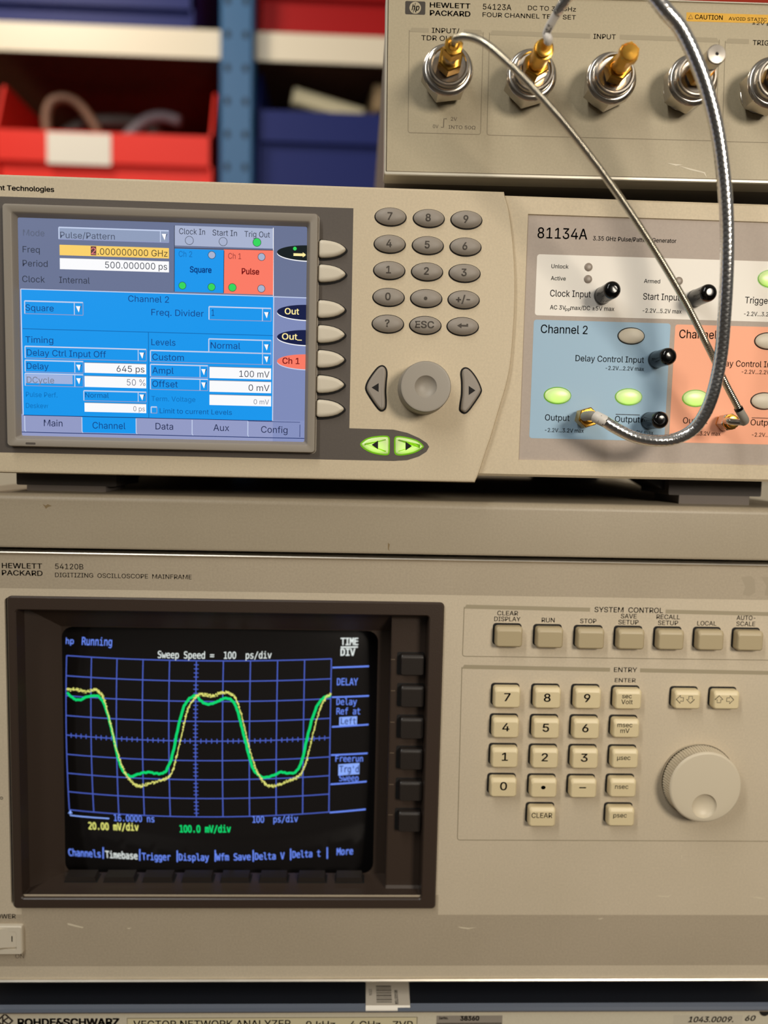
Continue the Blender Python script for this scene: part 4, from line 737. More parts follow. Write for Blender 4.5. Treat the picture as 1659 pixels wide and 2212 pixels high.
    def build(self, name, parent=None, label=None, sharp=35.0):
        me = bpy.data.meshes.new(name)
        me.from_pydata([(x * MM, y * MM, z * MM) for x, y, z in self.v], [], self.f)
        for m in self.mats: me.materials.append(m)
        me.polygons.foreach_set('material_index', self.m)
        me.polygons.foreach_set('use_smooth', [True] * len(self.f))
        me.set_sharp_from_angle(angle=math.radians(sharp))
        me.update()
        o = bpy.data.objects.new(name, me)
        COL.objects.link(o)
        wn_ = o.modifiers.new('even_shading', 'WEIGHTED_NORMAL'); wn_.keep_sharp = True; wn_.weight = 80
        if parent is not None: o.parent = parent
        if label: o['label'] = label
        return o


def tag(o, label=None, cat=None, group=None, kind=None):
    if label: o['label'] = label
    if cat: o['category'] = cat
    if group: o['group'] = group
    if kind: o['kind'] = kind
    return o


def root_on(name, plane, u, v, w, label, cat, group=None):
    """an Empty on a plane; returns it with the plane re-based so that local (0,0,0) is the Empty"""
    o = bpy.data.objects.new(name, None)
    o.empty_display_size = 0.02
    COL.objects.link(o)
    p = plane.world(u, v, w)
    o.location = p * MM
    o.rotation_euler = (0, -plane.roll, 0)
    tag(o, label, cat, group)
    q = Plane(0, plane.roll); q.o = p
    return o, q


def tube(name, pts, radii, m, parent=None, nseg=20, label=None, caps=True):
    """a round tube through world points (mm), relative to its parent's location; uv: around, along in mm"""
    base = Vector(parent.location) / MM if parent is not None else Vector((0, 0, 0))
    P = [Vector(p) for p in pts]
    n = len(P); vs = []; fs = []; uvs = []
    t0 = (P[1] - P[0]).normalized()
    side = t0.cross(Vector((0, 0, 1)))
    if side.length < 1e-3: side = Vector((1, 0, 0))
    side.normalize()
    dist = [0.0]
    for i in range(1, n): dist.append(dist[-1] + (P[i] - P[i - 1]).length)
    for i in range(n):
        t = (P[min(i + 1, n - 1)] - P[max(i - 1, 0)]).normalized()
        side = (side - t * side.dot(t)).normalized()
        up = t.cross(side)
        r = radii[i] if isinstance(radii, (list, tuple)) else radii
        for k in range(nseg):
            a = 2 * PI * k / nseg
            vs.append((P[i] + side * (r * math.cos(a)) + up * (r * math.sin(a)) - base) * MM)
    for i in range(n - 1):
        for k in range(nseg):
            k2 = (k + 1) % nseg
            fs.append((i * nseg + k, i * nseg + k2, (i + 1) * nseg + k2, (i + 1) * nseg + k))
            uvs += [(k / nseg, dist[i]), ((k + 1) / nseg, dist[i]), ((k + 1) / nseg, dist[i + 1]), (k / nseg, dist[i + 1])]
    if caps:
        fs.append(tuple(nseg - 1 - k for k in range(nseg))); uvs += [(0, 0)] * nseg
        fs.append(tuple((n - 1) * nseg + k for k in range(nseg))); uvs += [(0, 0)] * nseg
    me = bpy.data.meshes.new(name)
    me.from_pydata([tuple(v) for v in vs], [], fs)
    me.materials.append(m)
    lay = me.uv_layers.new(name='UVMap')
    for i, c in enumerate(uvs): lay.data[i].uv = c
    me.polygons.foreach_set('use_smooth', [True] * len(fs))
    me.set_sharp_from_angle(angle=math.radians(50))
    o = bpy.data.objects.new(name, me)
    COL.objects.link(o)
    if parent is not None: o.parent = parent
    if label: o['label'] = label
    return o


# ================================================================== the room behind
B = Plane(900.0)                                 # front of the storage rack


def room():
    def slab(name, x0, y0, z0, x1, y1, z1, m):
        vs = [(x, y, z) for x in (x0, x1) for y in (y0, y1) for z in (z0, z1)]
        fs = [(0, 1, 3, 2), (4, 6, 7, 5), (0, 4, 5, 1), (2, 3, 7, 6), (0, 2, 6, 4), (1, 5, 7, 3)]
        me = bpy.data.meshes.new(name); me.from_pydata(vs, [], fs); me.materials.append(m)
        o = bpy.data.objects.new(name, me); COL.objects.link(o); tag(o, kind='structure')
    slab('floor', -3, -3.2, -0.1, 3, 1.75, 0.0, mat('grey_floor', (120, 112, 104), 0.6, noise=0.1, nscale=30))
    slab('wall_back', -3, 1.75, -0.1, 3, 1.85, 3.0, mat('dim_wall', (96, 84, 72), 0.8, noise=0.05, nscale=20))


room()


def work_bench(ztop):
    o = bpy.data.objects.new('work_bench', None); COL.objects.link(o)
    o.location = (0, 0.2, 0)
    tag(o, 'wooden work bench carrying the whole stack of instruments, below the view', 'bench')
    P0 = Plane(0); P0.o = Vector((0, 200, 0))
    wood = mat('bench_wood', (150, 112, 74), 0.5, noise=0.15, nscale=40)
    b = MB(P0); b.box(-420, ztop - 35, -330, 420, ztop, 330, wood); b.build('bench_top', o)
    for su in (-380, 380):
        for sw in (-290, 290):
            l = MB(P0); l.box(su - 25, 0, sw - 25, su + 25, ztop - 35, sw + 25, FOOTP); l.build('leg', o)


# ---- rack
ZU0 = B.px(250, 118)[1]; ZU1 = B.px(250, 56)[1]      # lower and upper edge of the upper shelf board
uL = B.px(-260, 80)[0]; uR = B.px(2300, 80)[0]
rack, RK = root_on('storage_rack', B, 0, -B.o.z, 0, 'blurred blue and cream storage rack standing behind the instruments', 'rack')
UNDERSHADE = mat('board_underside_shade', (84, 58, 46), 0.9, spec=0.05, noise=0.1, nscale=60)  # shade under the cream board, put in as a dark brown colour
b = MB(RK); b.box(uL, ZU0, -420, uR, ZU1, 0, CREAMSH)
b.add([RK.local(*q) for q in ((uL, ZU0 - 0.6, -3), (uR, ZU0 - 0.6, -3), (uR, ZU0 - 0.6, -420), (uL, ZU0 - 0.6, -420))], [(3, 2, 1, 0)], UNDERSHADE)
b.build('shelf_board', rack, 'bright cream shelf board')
zl = RK.px(250, 425)[1]
b = MB(RK); b.box(uL, zl - 46, -420, uR, zl, 0, CREAMSH); b.build('shelf_board', rack)
zl2 = RK.px(250, 1010)[1]
b = MB(RK); b.box(uL, zl2 - 46, -420, uR, zl2, 0, CREAMSH); b.build('shelf_board', rack)
b = MB(RK); b.box(uL, 0, -428, uR, 2300, -422, mat('shade_back_panel', (26, 15, 13), 0.9, spec=0.03)); b.build('back_panel', rack, 'back panel coloured dark for the shade inside the rack')  # panel added near black to stand for the shade between shelves
pu0 = RK.px(475, 200, 28)[0]; pu1 = RK.px(546, 200, 28)[0]
for du, dw in ((0, 28), (0, -425)):
    b = MB(RK)
    b.loft([(rrect(pu0, 0, pu1, 2300, 1), dw - 40), (rrect(pu0, 0, pu1, 2300, 3), dw - 3), (rrect(pu0 + 3, 0, pu1 - 3, 2300, 2), dw)], BLUEPOST, True, True)
    for k in range(46):
        for s in (-1, 1):
            cu = (pu0 + pu1) / 2 + s * 14
            b.poly(ell(cu, 40 + k * 50, 4, 6, 12), dw + 0.2, DARKGAP)
    b.build('upright_post', rack, 'blue upright post')


def bin_box(name, x0, x1, ylip, ylipb, yside, colour, depth, label, w, card=None, ybase=None, shelf_z=None):
    """an open-fronted stacking bin: floor, back, two sloping sides and a front lip"""
    u0 = B.px(x0, ylip, w)[0]; u1 = B.px(x1, ylip, w)[0]
    vl = B.px((x0 + x1) / 2, ylip, w)[1]; vb = shelf_z; vs = B.px((x0 + x1) / 2, yside, w)[1]
    o, Q = root_on(name, B, (u0 + u1) / 2, vb, w, label, 'bin', 'picking bins on the rack')
    h = (u1 - u0) / 2; H = vl - vb; T = vs - vb
    t = 4.0
    m = MB(Q)
    m.box(-h, 0, -depth, h, t, 0, colour)
    m.box(-h, t, -depth, h, H, -depth + t, colour)
    vlb = B.px((x0 + x1) / 2, ylipb, w)[1] - vb
    # front wall: a proud lip band above a recessed lower face
    m.box(-h, vlb, -14, h, H, 0, colour)
    m.box(-h + 6, t, -14, h - 6, vlb, -9, colour)
    for s in (-1, 1):
        ua, ub = sorted((s * h, s * (h - t)))
        prof = [(0, 0), (0, H), (-0.03 * depth, H + (T - H) * 0.2), (-0.12 * depth, T * 0.97 + H * 0.03), (-0.16 * depth, T), (-depth, T), (-depth, 0)]
        va = [Q.local(ua, v, ww) for ww, v in prof]; vb2 = [Q.local(ub, v, ww) for ww, v in prof]
        n = len(prof)
        m.add(va + vb2, [tuple(range(n)), tuple(2 * n - 1 - i for i in range(n))] + [(i, i + n, (i + 1) % n + n, (i + 1) % n) for i in range(n)], colour)
    m.build('bin_body', o)
    if card:
        c = MB(Q)
        a = Q.px(card[0], card[1], 0.6); d = Q.px(card[2], card[3], 0.6)
        c.loft([(rrect(a[0], a[1], d[0], d[1], 1.5), 0.05), (rrect(a[0], a[1], d[0], d[1], 1.5), 1.2)], PAPER)
        c.build('label_card', o, 'white label card')
    return o, Q, h, H, T, depth


zt = RK.o.z + zl                                   # top of the board the lower bins stand on
zu = RK.o.z + ZU1
rb = bin_box('storage_bin', -14, 458, 286, 352, 168, REDLIT, 300, 'red open bin with a white label card left of the blue post', 14, (101, 285, 240, 358), shelf_z=zt)
bb = bin_box('storage_bin', 553, 1010, 245, 312, 140, BLUEBIN, 300, 'dark blue open bin on the lower shelf right of the blue post', 8, shelf_z=zt)
ub = bin_box('storage_bin', -90, 418, -60, 10, -240, BLUEBIN, 300, 'dark blue bin on the upper cream shelf left of the blue post', -8, shelf_z=zu)
ur = bin_box('storage_bin', 557, 1040, -70, 0, -240, REDSHADE, 300, 'red bin standing on the upper cream shelf right of the blue post', -6, shelf_z=zu)
uq = bin_box('storage_bin', 1085, 1760, -60, 2, -240, mat('orange_red_bin', (232, 78, 52), 0.35), 300, 'orange red bin peeping over the top right corner of the test set', -6, shelf_z=zu)


def in_bin(px, py, dw):
    p = ray(px, py); t = (B.o.y - dw - CAM.y) / p.y
    return CAM + p * t


# things lying in the lower bins
def coil(label, pts, r, m, name='cable_loop', cat='cable'):
    o = bpy.data.objects.new(name, None); COL.objects.link(o)
    q = [in_bin(*p) for p in pts]
    o.location = q[0] * MM
    tag(o, label, cat)
    tube('cable_sheath', open_spline([tuple(v) for v in q], 8), r, m, o, 12)


coil('brown cable loop standing up out of the red bin', [(112, 340, -60), (100, 262, -60), (110, 222, -60), (140, 212, -62), (170, 226, -66), (198, 262, -70), (216, 300, -74), (222, 345, -76)], 8, mat('brown_cable', (128, 92, 72), 0.5))
coil('dark grey cable bundle lying in the red bin', [(130, 300, -110), (180, 268, -120), (240, 262, -130), (300, 268, -125), (340, 290, -115)], 11, mat('grey_cable', (92, 84, 80), 0.5), 'cable_bundle')
coil('pale grey cable end lying in the red bin beside its right wall', [(270, 300, -100), (310, 262, -100), (350, 252, -100), (388, 262, -98)], 9, mat('pale_cable', (140, 132, 140), 0.5), 'cable_end')


def loose_box(name, x0, y0, x1, y1, dw, th, m, label, cat, tilt):
    a = in_bin(x0, y0, dw); c = in_bin(x1, y1, dw)
    o = bpy.data.objects.new(name, None); COL.objects.link(o)
    mid = (a + c) / 2
    o.location = mid * MM; o.rotation_euler = (0, tilt, 0.15)
    tag(o, label, cat)
    P0 = Plane(0); P0.o = Vector(mid)
    L = (c - a).length / 2
    k = MB(P0)
    k.loft([(rrect(-L, -th, L, th, 3), -45), (rrect(-L, -th, L, th, 3), 40), (rrect(-L + 4, -th + 4, L - 4, th - 4, 3), 45)], m, True, True)
    k.build('carton', o)
    k = MB(P0); k.box(-L * 0.4, th, -30, L * 0.4, th + 0.6, 30, PAPER); k.build('flap', o)


loose_box('small_carton', 628, 236, 780, 266, -90, 14, mat('pale_carton', (214, 204, 170), 0.7), 'pale carton leaning in the dark blue bin', 'box', math.radians(11))
loose_box('small_carton', 800, 225, 860, 250, -80, 22, mat('brown_carton', (150, 126, 92), 0.7), 'brown carton at the back of the dark blue bin', 'box', 0.0)


# ================================================================== network analyzer (bottom of the stack)
A0 = Plane(-6.0)
aL = A0.px(-80, 2195)[0]; aR = A0.px(1735, 2195)[0]
zTop = A0.px(830, 2172)[1]                        # its upper front edge
AH = 222.0
ana, AN = root_on('network_analyzer', A0, (aL + aR) / 2, zTop - AH, 0, 'beige network analyzer with dark navy lid at the very bottom of the stack', 'instrument')
zTop = AH; hw = (aR - aL) / 2
work_bench(A0.px(830, 2172)[1] - AH - 12)
k = MB(AN)
k.loft([(rrect(-hw, 0, hw, zTop - 0.15, 0.5), -430), (rrect(-hw, 0, hw, zTop - 0.15, 0.5), -1.7)], NAVY, True, True)
k.build('case', ana)
k = MB(AN)                                          # rounded front edge of the lid, highlight put into its lighter colour
prof = [(-1.8, zTop - 0.6), (-1.75, zTop - 0.1), (-1.5, zTop), (0.6, zTop - 0.9), (1.2, zTop - 2.4), (0.6, zTop - 3.6), (-1.8, zTop - 3.8)]
n = len(prof)
k.add([AN.local(-hw, v, w) for w, v in prof] + [AN.local(hw, v, w) for w, v in prof],
      [(i, (i + 1) % n, (i + 1) % n + n, i + n) for i in range(n)] + [tuple(range(n)), tuple(range(2 * n - 1, n - 1, -1))], mat('lid_edge_highlight', (92, 100, 114), 0.35, spec=0.6))
k.build('lid_edge', ana, 'rounded navy lid edge with its highlight in the colour')
k = MB(AN)
yF = AN.px(830, 2189.5)[1]
k.loft([(rrect(-hw, 0, hw, zTop - 4, 2), -12), (rrect(-hw, 0, hw, zTop - 4, 2), -1.5), (rrect(-hw + 1, 1, hw - 1, zTop - 4.5, 2), -0.3),
        (rrect(-hw + 8, 8, hw - 8, yF + 1, 1), -0.3), (rrect(-hw + 8.3, 8.3, hw - 8.3, yF, 1), -1.2)], BEIGE, True)
k.build('front_frame', ana)
k = MB(AN)
k.rect(-hw + 8.5, 8.5, hw - 8.5, yF - 0.2, -0.9, mat('ivory_front', (208, 200, 178), 0.5, noise=0.03))
cx, cy = AN.px(11, 2205, -0.9); s = 4.6
for t_, m_ in ((s, INK), (s * 0.72, mat('ivory_front', (208, 200, 178)))):
    k.poly([(cx - t_, cy), (cx, cy - t_), (cx + t_, cy), (cx, cy + t_)], -0.86 if m_ is INK else -0.84, m_)
k.line((cx - 1.2, cy - 2.2), (cx - 1.2, cy + 2.2), 0.9, -0.82, INK)
k.line((cx - 0.9, cy), (cx + 1.6, cy + 1.8), 0.9, -0.82, INK)
k.line((cx - 0.9, cy), (cx + 1.6, cy - 1.8), 0.9, -0.82, INK)
k.text('ROHDE&SCHWARZ', 38, 2216, 258, 15, -0.82, INK, 0.035)
m_ = mat('name_plate', (214, 204, 168), 0.5)
k.prect(274, 2199, 901, 2232, -0.86, LINEP); k.prect(275.5, 2200.5, 899, 2232, -0.84, m_)
k.text('VECTOR NETWORK ANALYZER', 288, 2220, 628, 15, -0.8, INK, 0.01)
k.text('9 kHz', 661, 2221, 724, 15, -0.8, INK, 0.01)
k.text('...', 730, 2221, 748, 15, -0.8, INK, 0.01)
k.text('4 GHz', 755, 2221, 822, 15, -0.8, INK, 0.01)
k.text('ZVR', 848, 2221, 892, 15, -0.8, INK, 0.01)
k.prect(943, 2194, 1084, 2232, -0.86, mat('serial_plate', (150, 142, 130), 0.4)); k.prect(943, 2210, 1084, 2211.5, -0.82, INK)
k.text('SerNo.', 948, 2202, 968, 5.5, -0.8, INK, 0.02); k.text('38360', 994, 2204.5, 1035, 9.5, -0.8, INK, 0.035)
k.prect(1455, 2193, 1602, 2232, -0.87, mat('number_plate', (200, 192, 172), 0.5))
k.text('1043.0009.', 1486, 2208, 1584, 11.5, -0.8, INK, 0.02, 0.25); k.text('60', 1609, 2205, 1632, 11, -0.8, INK, 0.02, 0.25)
k.pcirc(1652, 2184, 11, -0.75, DARKGAP)
k.build('front_panel', ana)
# asset sticker wrapped over the lid edge
k = MB(AN)
su0 = AN.px(790, 2166, 0)[0]; su1 = AN.px(886, 2166, 0)[0]


def lid(u, t):                                     # t: mm back from the edge over the lid
    return (u, -(0.9 - t), zTop + 0.12)


k.add([lid(su0, 0.8), lid(su1, 0.8), lid(su1 + 0.5, 22), lid(su0 + 0.4, 22)], [(0, 1, 2, 3)], mat('shaded_sticker', (196, 186, 170), 0.6))  # flat part greyed for the shade below the oscilloscope
bp = [(0.0, zTop + 0.12), (0.9, zTop - 0.6), (1.35, zTop - 1.8), (1.1, zTop - 2.6)]
vs = [AN.local(su0, v, w) for w, v in bp] + [AN.local(su0 + (su1 - su0) * 0.72, v, w) for w, v in bp]
k.add(vs, [(i, i + 1, i + 5, i + 4) for i in range(3)], PAPER)
vs = [AN.local(su0 + (su1 - su0) * 0.72, v, w) for w, v in bp[:2]] + [AN.local(su1, v, w) for w, v in bp[:2]]
k.add(vs, [(0, 1, 3, 2)], PAPER)
t = 3.0
for i, wd in enumerate((0.5, 0.3, 0.8, 0.4, 0.4, 0.9, 0.3, 0.6, 0.3, 0.8, 0.5, 0.4, 0.9)):
    a, c = su0 + 6, su0 + 14.5
    k.add([tuple(Vector(lid(a, t)) + Vector((0, 0, .03))), tuple(Vector(lid(c, t)) + Vector((0, 0, .03))),
           tuple(Vector(lid(c, t + wd)) + Vector((0, 0, .03))), tuple(Vector(lid(a, t + wd)) + Vector((0, 0, .03)))], [(0, 1, 2, 3)], INK)
    t += wd + 0.5


def lid_text(s, u, t0, t1, cap):                   # reads from the front edge backwards, turned a quarter
    vs_, fs_ = glyphs(s, 0.02)
    mn = min(v[0] for v in vs_); mx = max(v[0] for v in vs_)
    k.add([tuple(Vector(lid(u + v[1] * cap / CAPH, t1 + (v[0] - mn) * (t0 - t1) / (mx - mn))) + Vector((0, 0, .03))) for v in vs_], fs_, INK)


lid_text('REGISTER', su0 + 16.2, 1.6, 12.5, 1.7)
lid_text('17174', su0 + 2.0, 8.5, 13.5, 1.5)
k.build('barcode_sticker', ana, 'torn barcode sticker, its top coloured grey for shade')
for s in (-1, 1):
    for w in (-40, -380):
        k = MB(AN); k.lathe(s * (hw - 50), 0, [(0.1, 0)], FOOTP, 8, False)
        k = MB(AN); k.box(s * (hw - 50) - 15, -12, w - 15, s * (hw - 50) + 15, 0, w + 15, FOOTP); k.build('foot', ana)


# ================================================================== oscilloscope mainframe
S0 = Plane(0.0)
sL = S0.px(-72, 1650)[0]; sR = S0.px(1690, 2112)[0]
sB = S0.px(830, 2119.5)[1]
sT = S0.px(830, 1203.5)[1]
scope, SC = root_on('oscilloscope', S0, (sL + sR) / 2, sB, 0, 'large beige oscilloscope mainframe with a dark tube screen showing two waveforms', 'instrument')
hw = (sR - sL) / 2; H = sT - sB
k = MB(SC)
k.loft([(rrect(-hw + 1, 1, hw - 1, H - 1, 2), -420), (rrect(-hw + 1, 1, hw - 1, H - 1, 2), -14)], mat('case_paint', (150, 138, 116), 0.6), False, True)
k.build('case', scope)
vt = SC.px(830, 1210.5)[1]; vb = SC.px(830, 2112)[1]
k = MB(SC)                                          # trims: thin polished strip along the top, broader one along the bottom
prof_t = [(-14, vt), (0.2, vt), (1.0, vt + 0.3), (1.4, (vt + H) / 2), (1.0, H - 0.3), (0, H), (-14, H)]
n = len(prof_t)
k.add([SC.local(-hw, v, w) for w, v in prof_t] + [SC.local(hw, v, w) for w, v in prof_t],
      [(i, (i + 1) % n, (i + 1) % n + n, i + n) for i in range(n)] + [tuple(range(n)), tuple(range(2 * n - 1, n - 1, -1))], CHROME)
k.build('top_trim', scope, 'worn metallic top trim strip')
k = MB(SC)
prof_t = [(-14, 0), (0, 0), (1.0, 0.2), (1.5, vb / 2), (1.0, vb - 0.2), (0.2, vb), (-14, vb)]
k.add([SC.local(-hw, v, w) for w, v in prof_t] + [SC.local(hw, v, w) for w, v in prof_t],
      [(i, (i + 1) % n, (i + 1) % n + n, i + n) for i in range(n)] + [tuple(range(n)), tuple(range(2 * n - 1, n - 1, -1))], CHROME)
k.build('bottom_trim', scope, 'bright metallic bottom trim strip')

# the front panel with an opening for the screen
h0 = SC.px(12, 1962); h1 = SC.px(950, 1297)
hole = rrect(h0[0] + 3, h0[1] + 2, h1[0] - 2, h1[1] - 2, 2)
k = MB(SC)
k.loft([(rrect(-hw, vb, hw, vt, 0.5), -14), (rrect(-hw, vb, hw, vt, 0.5), 0), (hole, 0), (hole, -14)], PANEL, False)
a = SC.px(0, 1268); c = SC.px(830, 1283)
k.rect(-hw, c[1], hw, vt, 0.04, STRIP)
d = SC.px(946, 1976); e = SC.px(830, 2086)
k.rect(-hw, e[1], hw, d[1], 0.04, STRIP)
f = SC.px(47, 1972)
k.rect(f[0], d[1], d[0], h0[1] + 8, 0.04, STRIP)
W = 0.08
# printing
k.text('HEWLETT', 4, 1227, 91, 11, W, INK, 0.012); k.text('PACKARD', 4, 1242.5, 92, 11, W, INK, 0.012)
k.text('54120B', 119, 1229, 180, 11.5, W, INKSOFT, 0.004); k.text('DIGITIZING  OSCILLOSCOPE  MAINFRAME', 119, 1246.5, 414, 9.5, W, INKSOFT, 0.004)
hp = SC.px(-30, 1232, W); k.poly(rrect(hp[0] - 5.2, hp[1] - 3.7, hp[0] + 5.2, hp[1] + 3.7, 1), W, INK)


def group_box(M, tl, tr, bl, br, bars, rpx, w=0.06, right_open=False):
    """thin printed outline with a thick bar along its top, broken for the title"""
    sc_ = M.s.scale(*tl)
    p = [M.s.px(*q, w) for q in (tl, tr, br, bl)]
    r = rpx * sc_
    u0, v1 = p[0]; u1 = p[1][0]; v0 = (p[3][1] + p[2][1]) / 2; ub0, ub1 = p[3][0], p[2][0]
    t = 1.5 * sc_
    pts = [(u0, v1 - r)] + [((ub0 + u0) / 2 - (u0 - ub0) / 2 + r - r * math.sin(math.radians(x)), v0 + r - r * math.cos(math.radians(x))) for x in (90, 60, 30, 0)]
    pts += [(ub1 - r, v0)]
    if not right_open:
        pts += [(ub1 - r + r * math.sin(math.radians(x)), v0 + r - r * math.cos(math.radians(x))) for x in (30, 60, 90)] + [(u1, v1 - r)]
    M.polyline(pts, t, w, LINEP)
    for x0, x1, th in bars:
        a_ = M.s.px(x0, tl[1] + (tr[1] - tl[1]) * (x0 - tl[0]) / (tr[0] - tl[0]), w); b_ = M.s.px(x1, tl[1] + (tr[1] - tl[1]) * (x1 - tl[0]) / (tr[0] - tl[0]), w)
        M.poly([(a_[0], a_[1] - th * sc_), (b_[0], b_[1] - th * sc_), (b_[0] - (1.2 if x1 == tr[0] else 0), b_[1]), (a_[0] + (1.2 if x0 == tl[0] else 0), a_[1])], w, BARP)


group_box(k, (1003, 1306), (1690, 1323), (999, 1416), (1684, 1428), [(1003, 1275, 8.5), (1438, 1690, 8.5)], 5)
group_box(k, (998, 1436), (1690, 1450), (988, 1815), (1680, 1817), [(998, 1318, 8.5), (1383, 1690, 8.5)], 5)
T = lambda s, x0, y, x1, cap=9.5, wt=0.006: k.text(s, x0, y, x1, cap, W, INK, wt)
T('SYSTEM  CONTROL', 1284, 1322, 1432, 11)
T('ENTRY', 1326, 1451.5, 1376, 10); T('ENTER', 1328, 1473.5, 1373, 8.5)
T('CLEAR', 1074, 1329, 1119); T('DISPLAY', 1067.5, 1341.5, 1124)
T('RUN', 1170, 1344, 1198); T('STOP', 1253, 1346, 1288)
T('SAVE', 1341, 1335.5, 1375); T('SETUP', 1335.5, 1348.5, 1379)
T('RECALL', 1418, 1337, 1468.5); T('SETUP', 1421, 1350, 1464.5)
T('LOCAL', 1506, 1351, 1547); T('AUTO-', 1591, 1339, 1632); T('SCALE', 1590.5, 1352, 1631)
T('POWER', -16, 1984, 34, 9.5); k.text('ON', 33, 2070, 52, 9, W, INKSOFT); T('D', 1, 1727, 6.5, 6)
# wear: rubbed paint top right, light scratches
k.ppoly([(1601, 1247), (1622, 1244), (1630, 1252), (1632, 1280), (1618, 1288), (1604, 1284), (1610, 1268)], 0.06, mat('rubbed_strip', (166, 153, 131), 0.7))
k.ppoly([(1644, 1246), (1690, 1246), (1690, 1290), (1652, 1286), (1656, 1266)], 0.06, mat('rubbed_strip', (166, 153, 131), 0.7))
for p in ([(145, 1994), (152, 1995), (166, 1999), (181, 2003), (178, 2005), (163, 2002), (147, 1998)], [(273, 2005), (284, 2004), (279, 2007)],
          [(988, 2001.5), (1000, 2003), (1013, 2004.5), (1031, 2002.5), (1012, 2007), (996, 2005)], [(1290, 1985), (1304, 1982.5), (1298, 1986)],
          [(1418, 1934), (1440, 1936), (1452, 1932), (1444, 1938), (1424, 1937)], [(1617, 1936), (1640, 1938), (1659, 1943), (1640, 1941)], [(1471, 1848), (1474, 1848), (1473, 1856)]):
    k.ppoly(p, 0.07, mat('scratch_light', (216, 204, 178), 0.6))
k.build('front_panel', scope)


# ---- CRT bezel
cL, cB = SC.px(29, 1962, 2); cR, cT = SC.px(944, 1297, 2)
cL = (SC.px(12, 1296, 2)[0] + SC.px(29, 1960, 2)[0]) / 2; cR = (SC.px(958, 1303, 2)[0] + SC.px(943, 1960, 2)[0]) / 2
cT = SC.px(480, 1295, 2)[1]; cB = SC.px(480, 1964, 2)[1]
iL = SC.px(37, 1600, 2)[0]; iR = SC.px(922, 1600, 2)[0]; iT = SC.px(480, 1322, 2)[1]; iB = SC.px(480, 1944, 2)[1]
ZD = -20.0                                          # depth of the tube opening
tL = SC.px(137, 1600, ZD)[0]; tR = SC.px(812, 1600, ZD)[0]; tT = SC.px(470, 1358, ZD)[1]; tB = SC.px(470, 1885, ZD)[1]
lL = SC.px(840, 1600, -8)[0]; lT = SC.px(880, 1336, -8)[1]; lB = SC.px(880, 1912, -8)[1]
k = MB(SC)
outer = rrect(cL, cB, cR, cT, 2.2); inn = rrect(iL, iB, iR, iT, 2.0)
k.loft([(outer, -2), (outer, 1.2), (inset(outer, 0.8), 2.0), (inn, 2.0), (inset(inn, 0.6), 1.4), (inset(inn, 1.2), -7)], BROWN, False)
# funnel: left, top, bottom walls to the tube face, and the softkey ledge on the right
i2 = inset(inn, 1.2); jL, jR, jB, jT = iL + 1.2, iR - 1.2, iB + 1.2, iT - 1.2
L3 = lambda u, v, w: SC.local(u, v, w)
k.add([L3(jL, jB, -7), L3(jL, jT, -7), L3(tL, tT, ZD), L3(tL, tB, ZD)], [(0, 3, 2, 1)], BROWN)                 # left wall
k.add([L3(jL, jT, -7), L3(lL, jT, -7), L3(lL, tT, ZD), L3(tL, tT, ZD)], [(0, 3, 2, 1)], BROWN)                 # roof
k.add([L3(jL, jB, -7), L3(lL, jB, -7), L3(lL, tB, ZD), L3(tL, tB, ZD)], [(0, 1, 2, 3)], BROWN)                 # sill
k.add([L3(lL, jB, -7), L3(lL, jT, -7), L3(lL, jT, ZD - 6), L3(lL, jB, ZD - 6)], [(0, 1, 2, 3)], BROWN)         # step of the ledge
k.add([L3(lL, jB, -7), L3(jR, jB, -7), L3(jR, lB, -8), L3(lL, lB, -8)], [(0, 1, 2, 3)], BROWN)
k.add([L3(lL, lB, -8), L3(jR, lB, -8), L3(jR, lT, -8), L3(lL, lT, -8)], [(0, 1, 2, 3)], BROWN)
k.add([L3(lL, lT, -8), L3(jR, lT, -8), L3(jR, jT, -7), L3(lL, jT, -7)], [(0, 1, 2, 3)], BROWN)
# inner lip round the tube
k.loft([(rrect(tL - 2, tB - 2, lL + 1, tT + 2, 1), ZD + 0.2), (rrect(tL, tB, tR, tT, 6), ZD + 0.2), (rrect(tL - 1.5, tB - 1.5, tR + 1.5, tT + 1.5, 6), ZD - 1.5)], BROWN, False)
k.build('screen_bezel', scope, 'dark brown recessed screen bezel')

# ---- tube face
D = Dome(0.0); D.o = SC.o.copy()
cu, cv = (tL + tR) / 2, (tT + tB) / 2
D.setup(cu, cv, ZD + 1.0, 400.0)
k = MB(D)
TUBE = mat('dark_tube_glass', (30, 28, 28), 0.18, spec=0.35)
k.grid_poly(tL - 13, tB - 13, tR + 9, tT + 9, 0, TUBE, 28, 22)
gb = glow((76, 96, 190)); gB = glow((108, 140, 245)); gw = glow((225, 232, 228)); gy = glow((226, 226, 120)); gg = glow((10, 214, 110)); ghl = glow((140, 172, 250)); gk = glow((24, 36, 92))
W = 0.10


def crt_line(M, x0, y0, x1, y1, tpx, m, w=W, nseg=14):
    a = M.s.px(x0, y0, w); b_ = M.s.px(x1, y1, w)
    pts = [(a[0] + (b_[0] - a[0]) * i / nseg, a[1] + (b_[1] - a[1]) * i / nseg) for i in range(nseg + 1)]
    M.polyline(pts, tpx * M.s.scale(x0, y0), w, m)


gTL, gTR, gBR, gBL = (D.px(*q, W) for q in ((144, 1416), (716, 1423), (710.5, 1754), (150, 1749)))


def gpt(s, t):                                     # position in the graticule, 0..1 each way, from top left
    a = (gTL[0] + (gTR[0] - gTL[0]) * s, gTL[1] + (gTR[1] - gTL[1]) * s); b_ = (gBL[0] + (gBR[0] - gBL[0]) * s, gBL[1] + (gBR[1] - gBL[1]) * s)
    return (a[0] + (b_[0] - a[0]) * t, a[1] + (b_[1] - a[1]) * t)


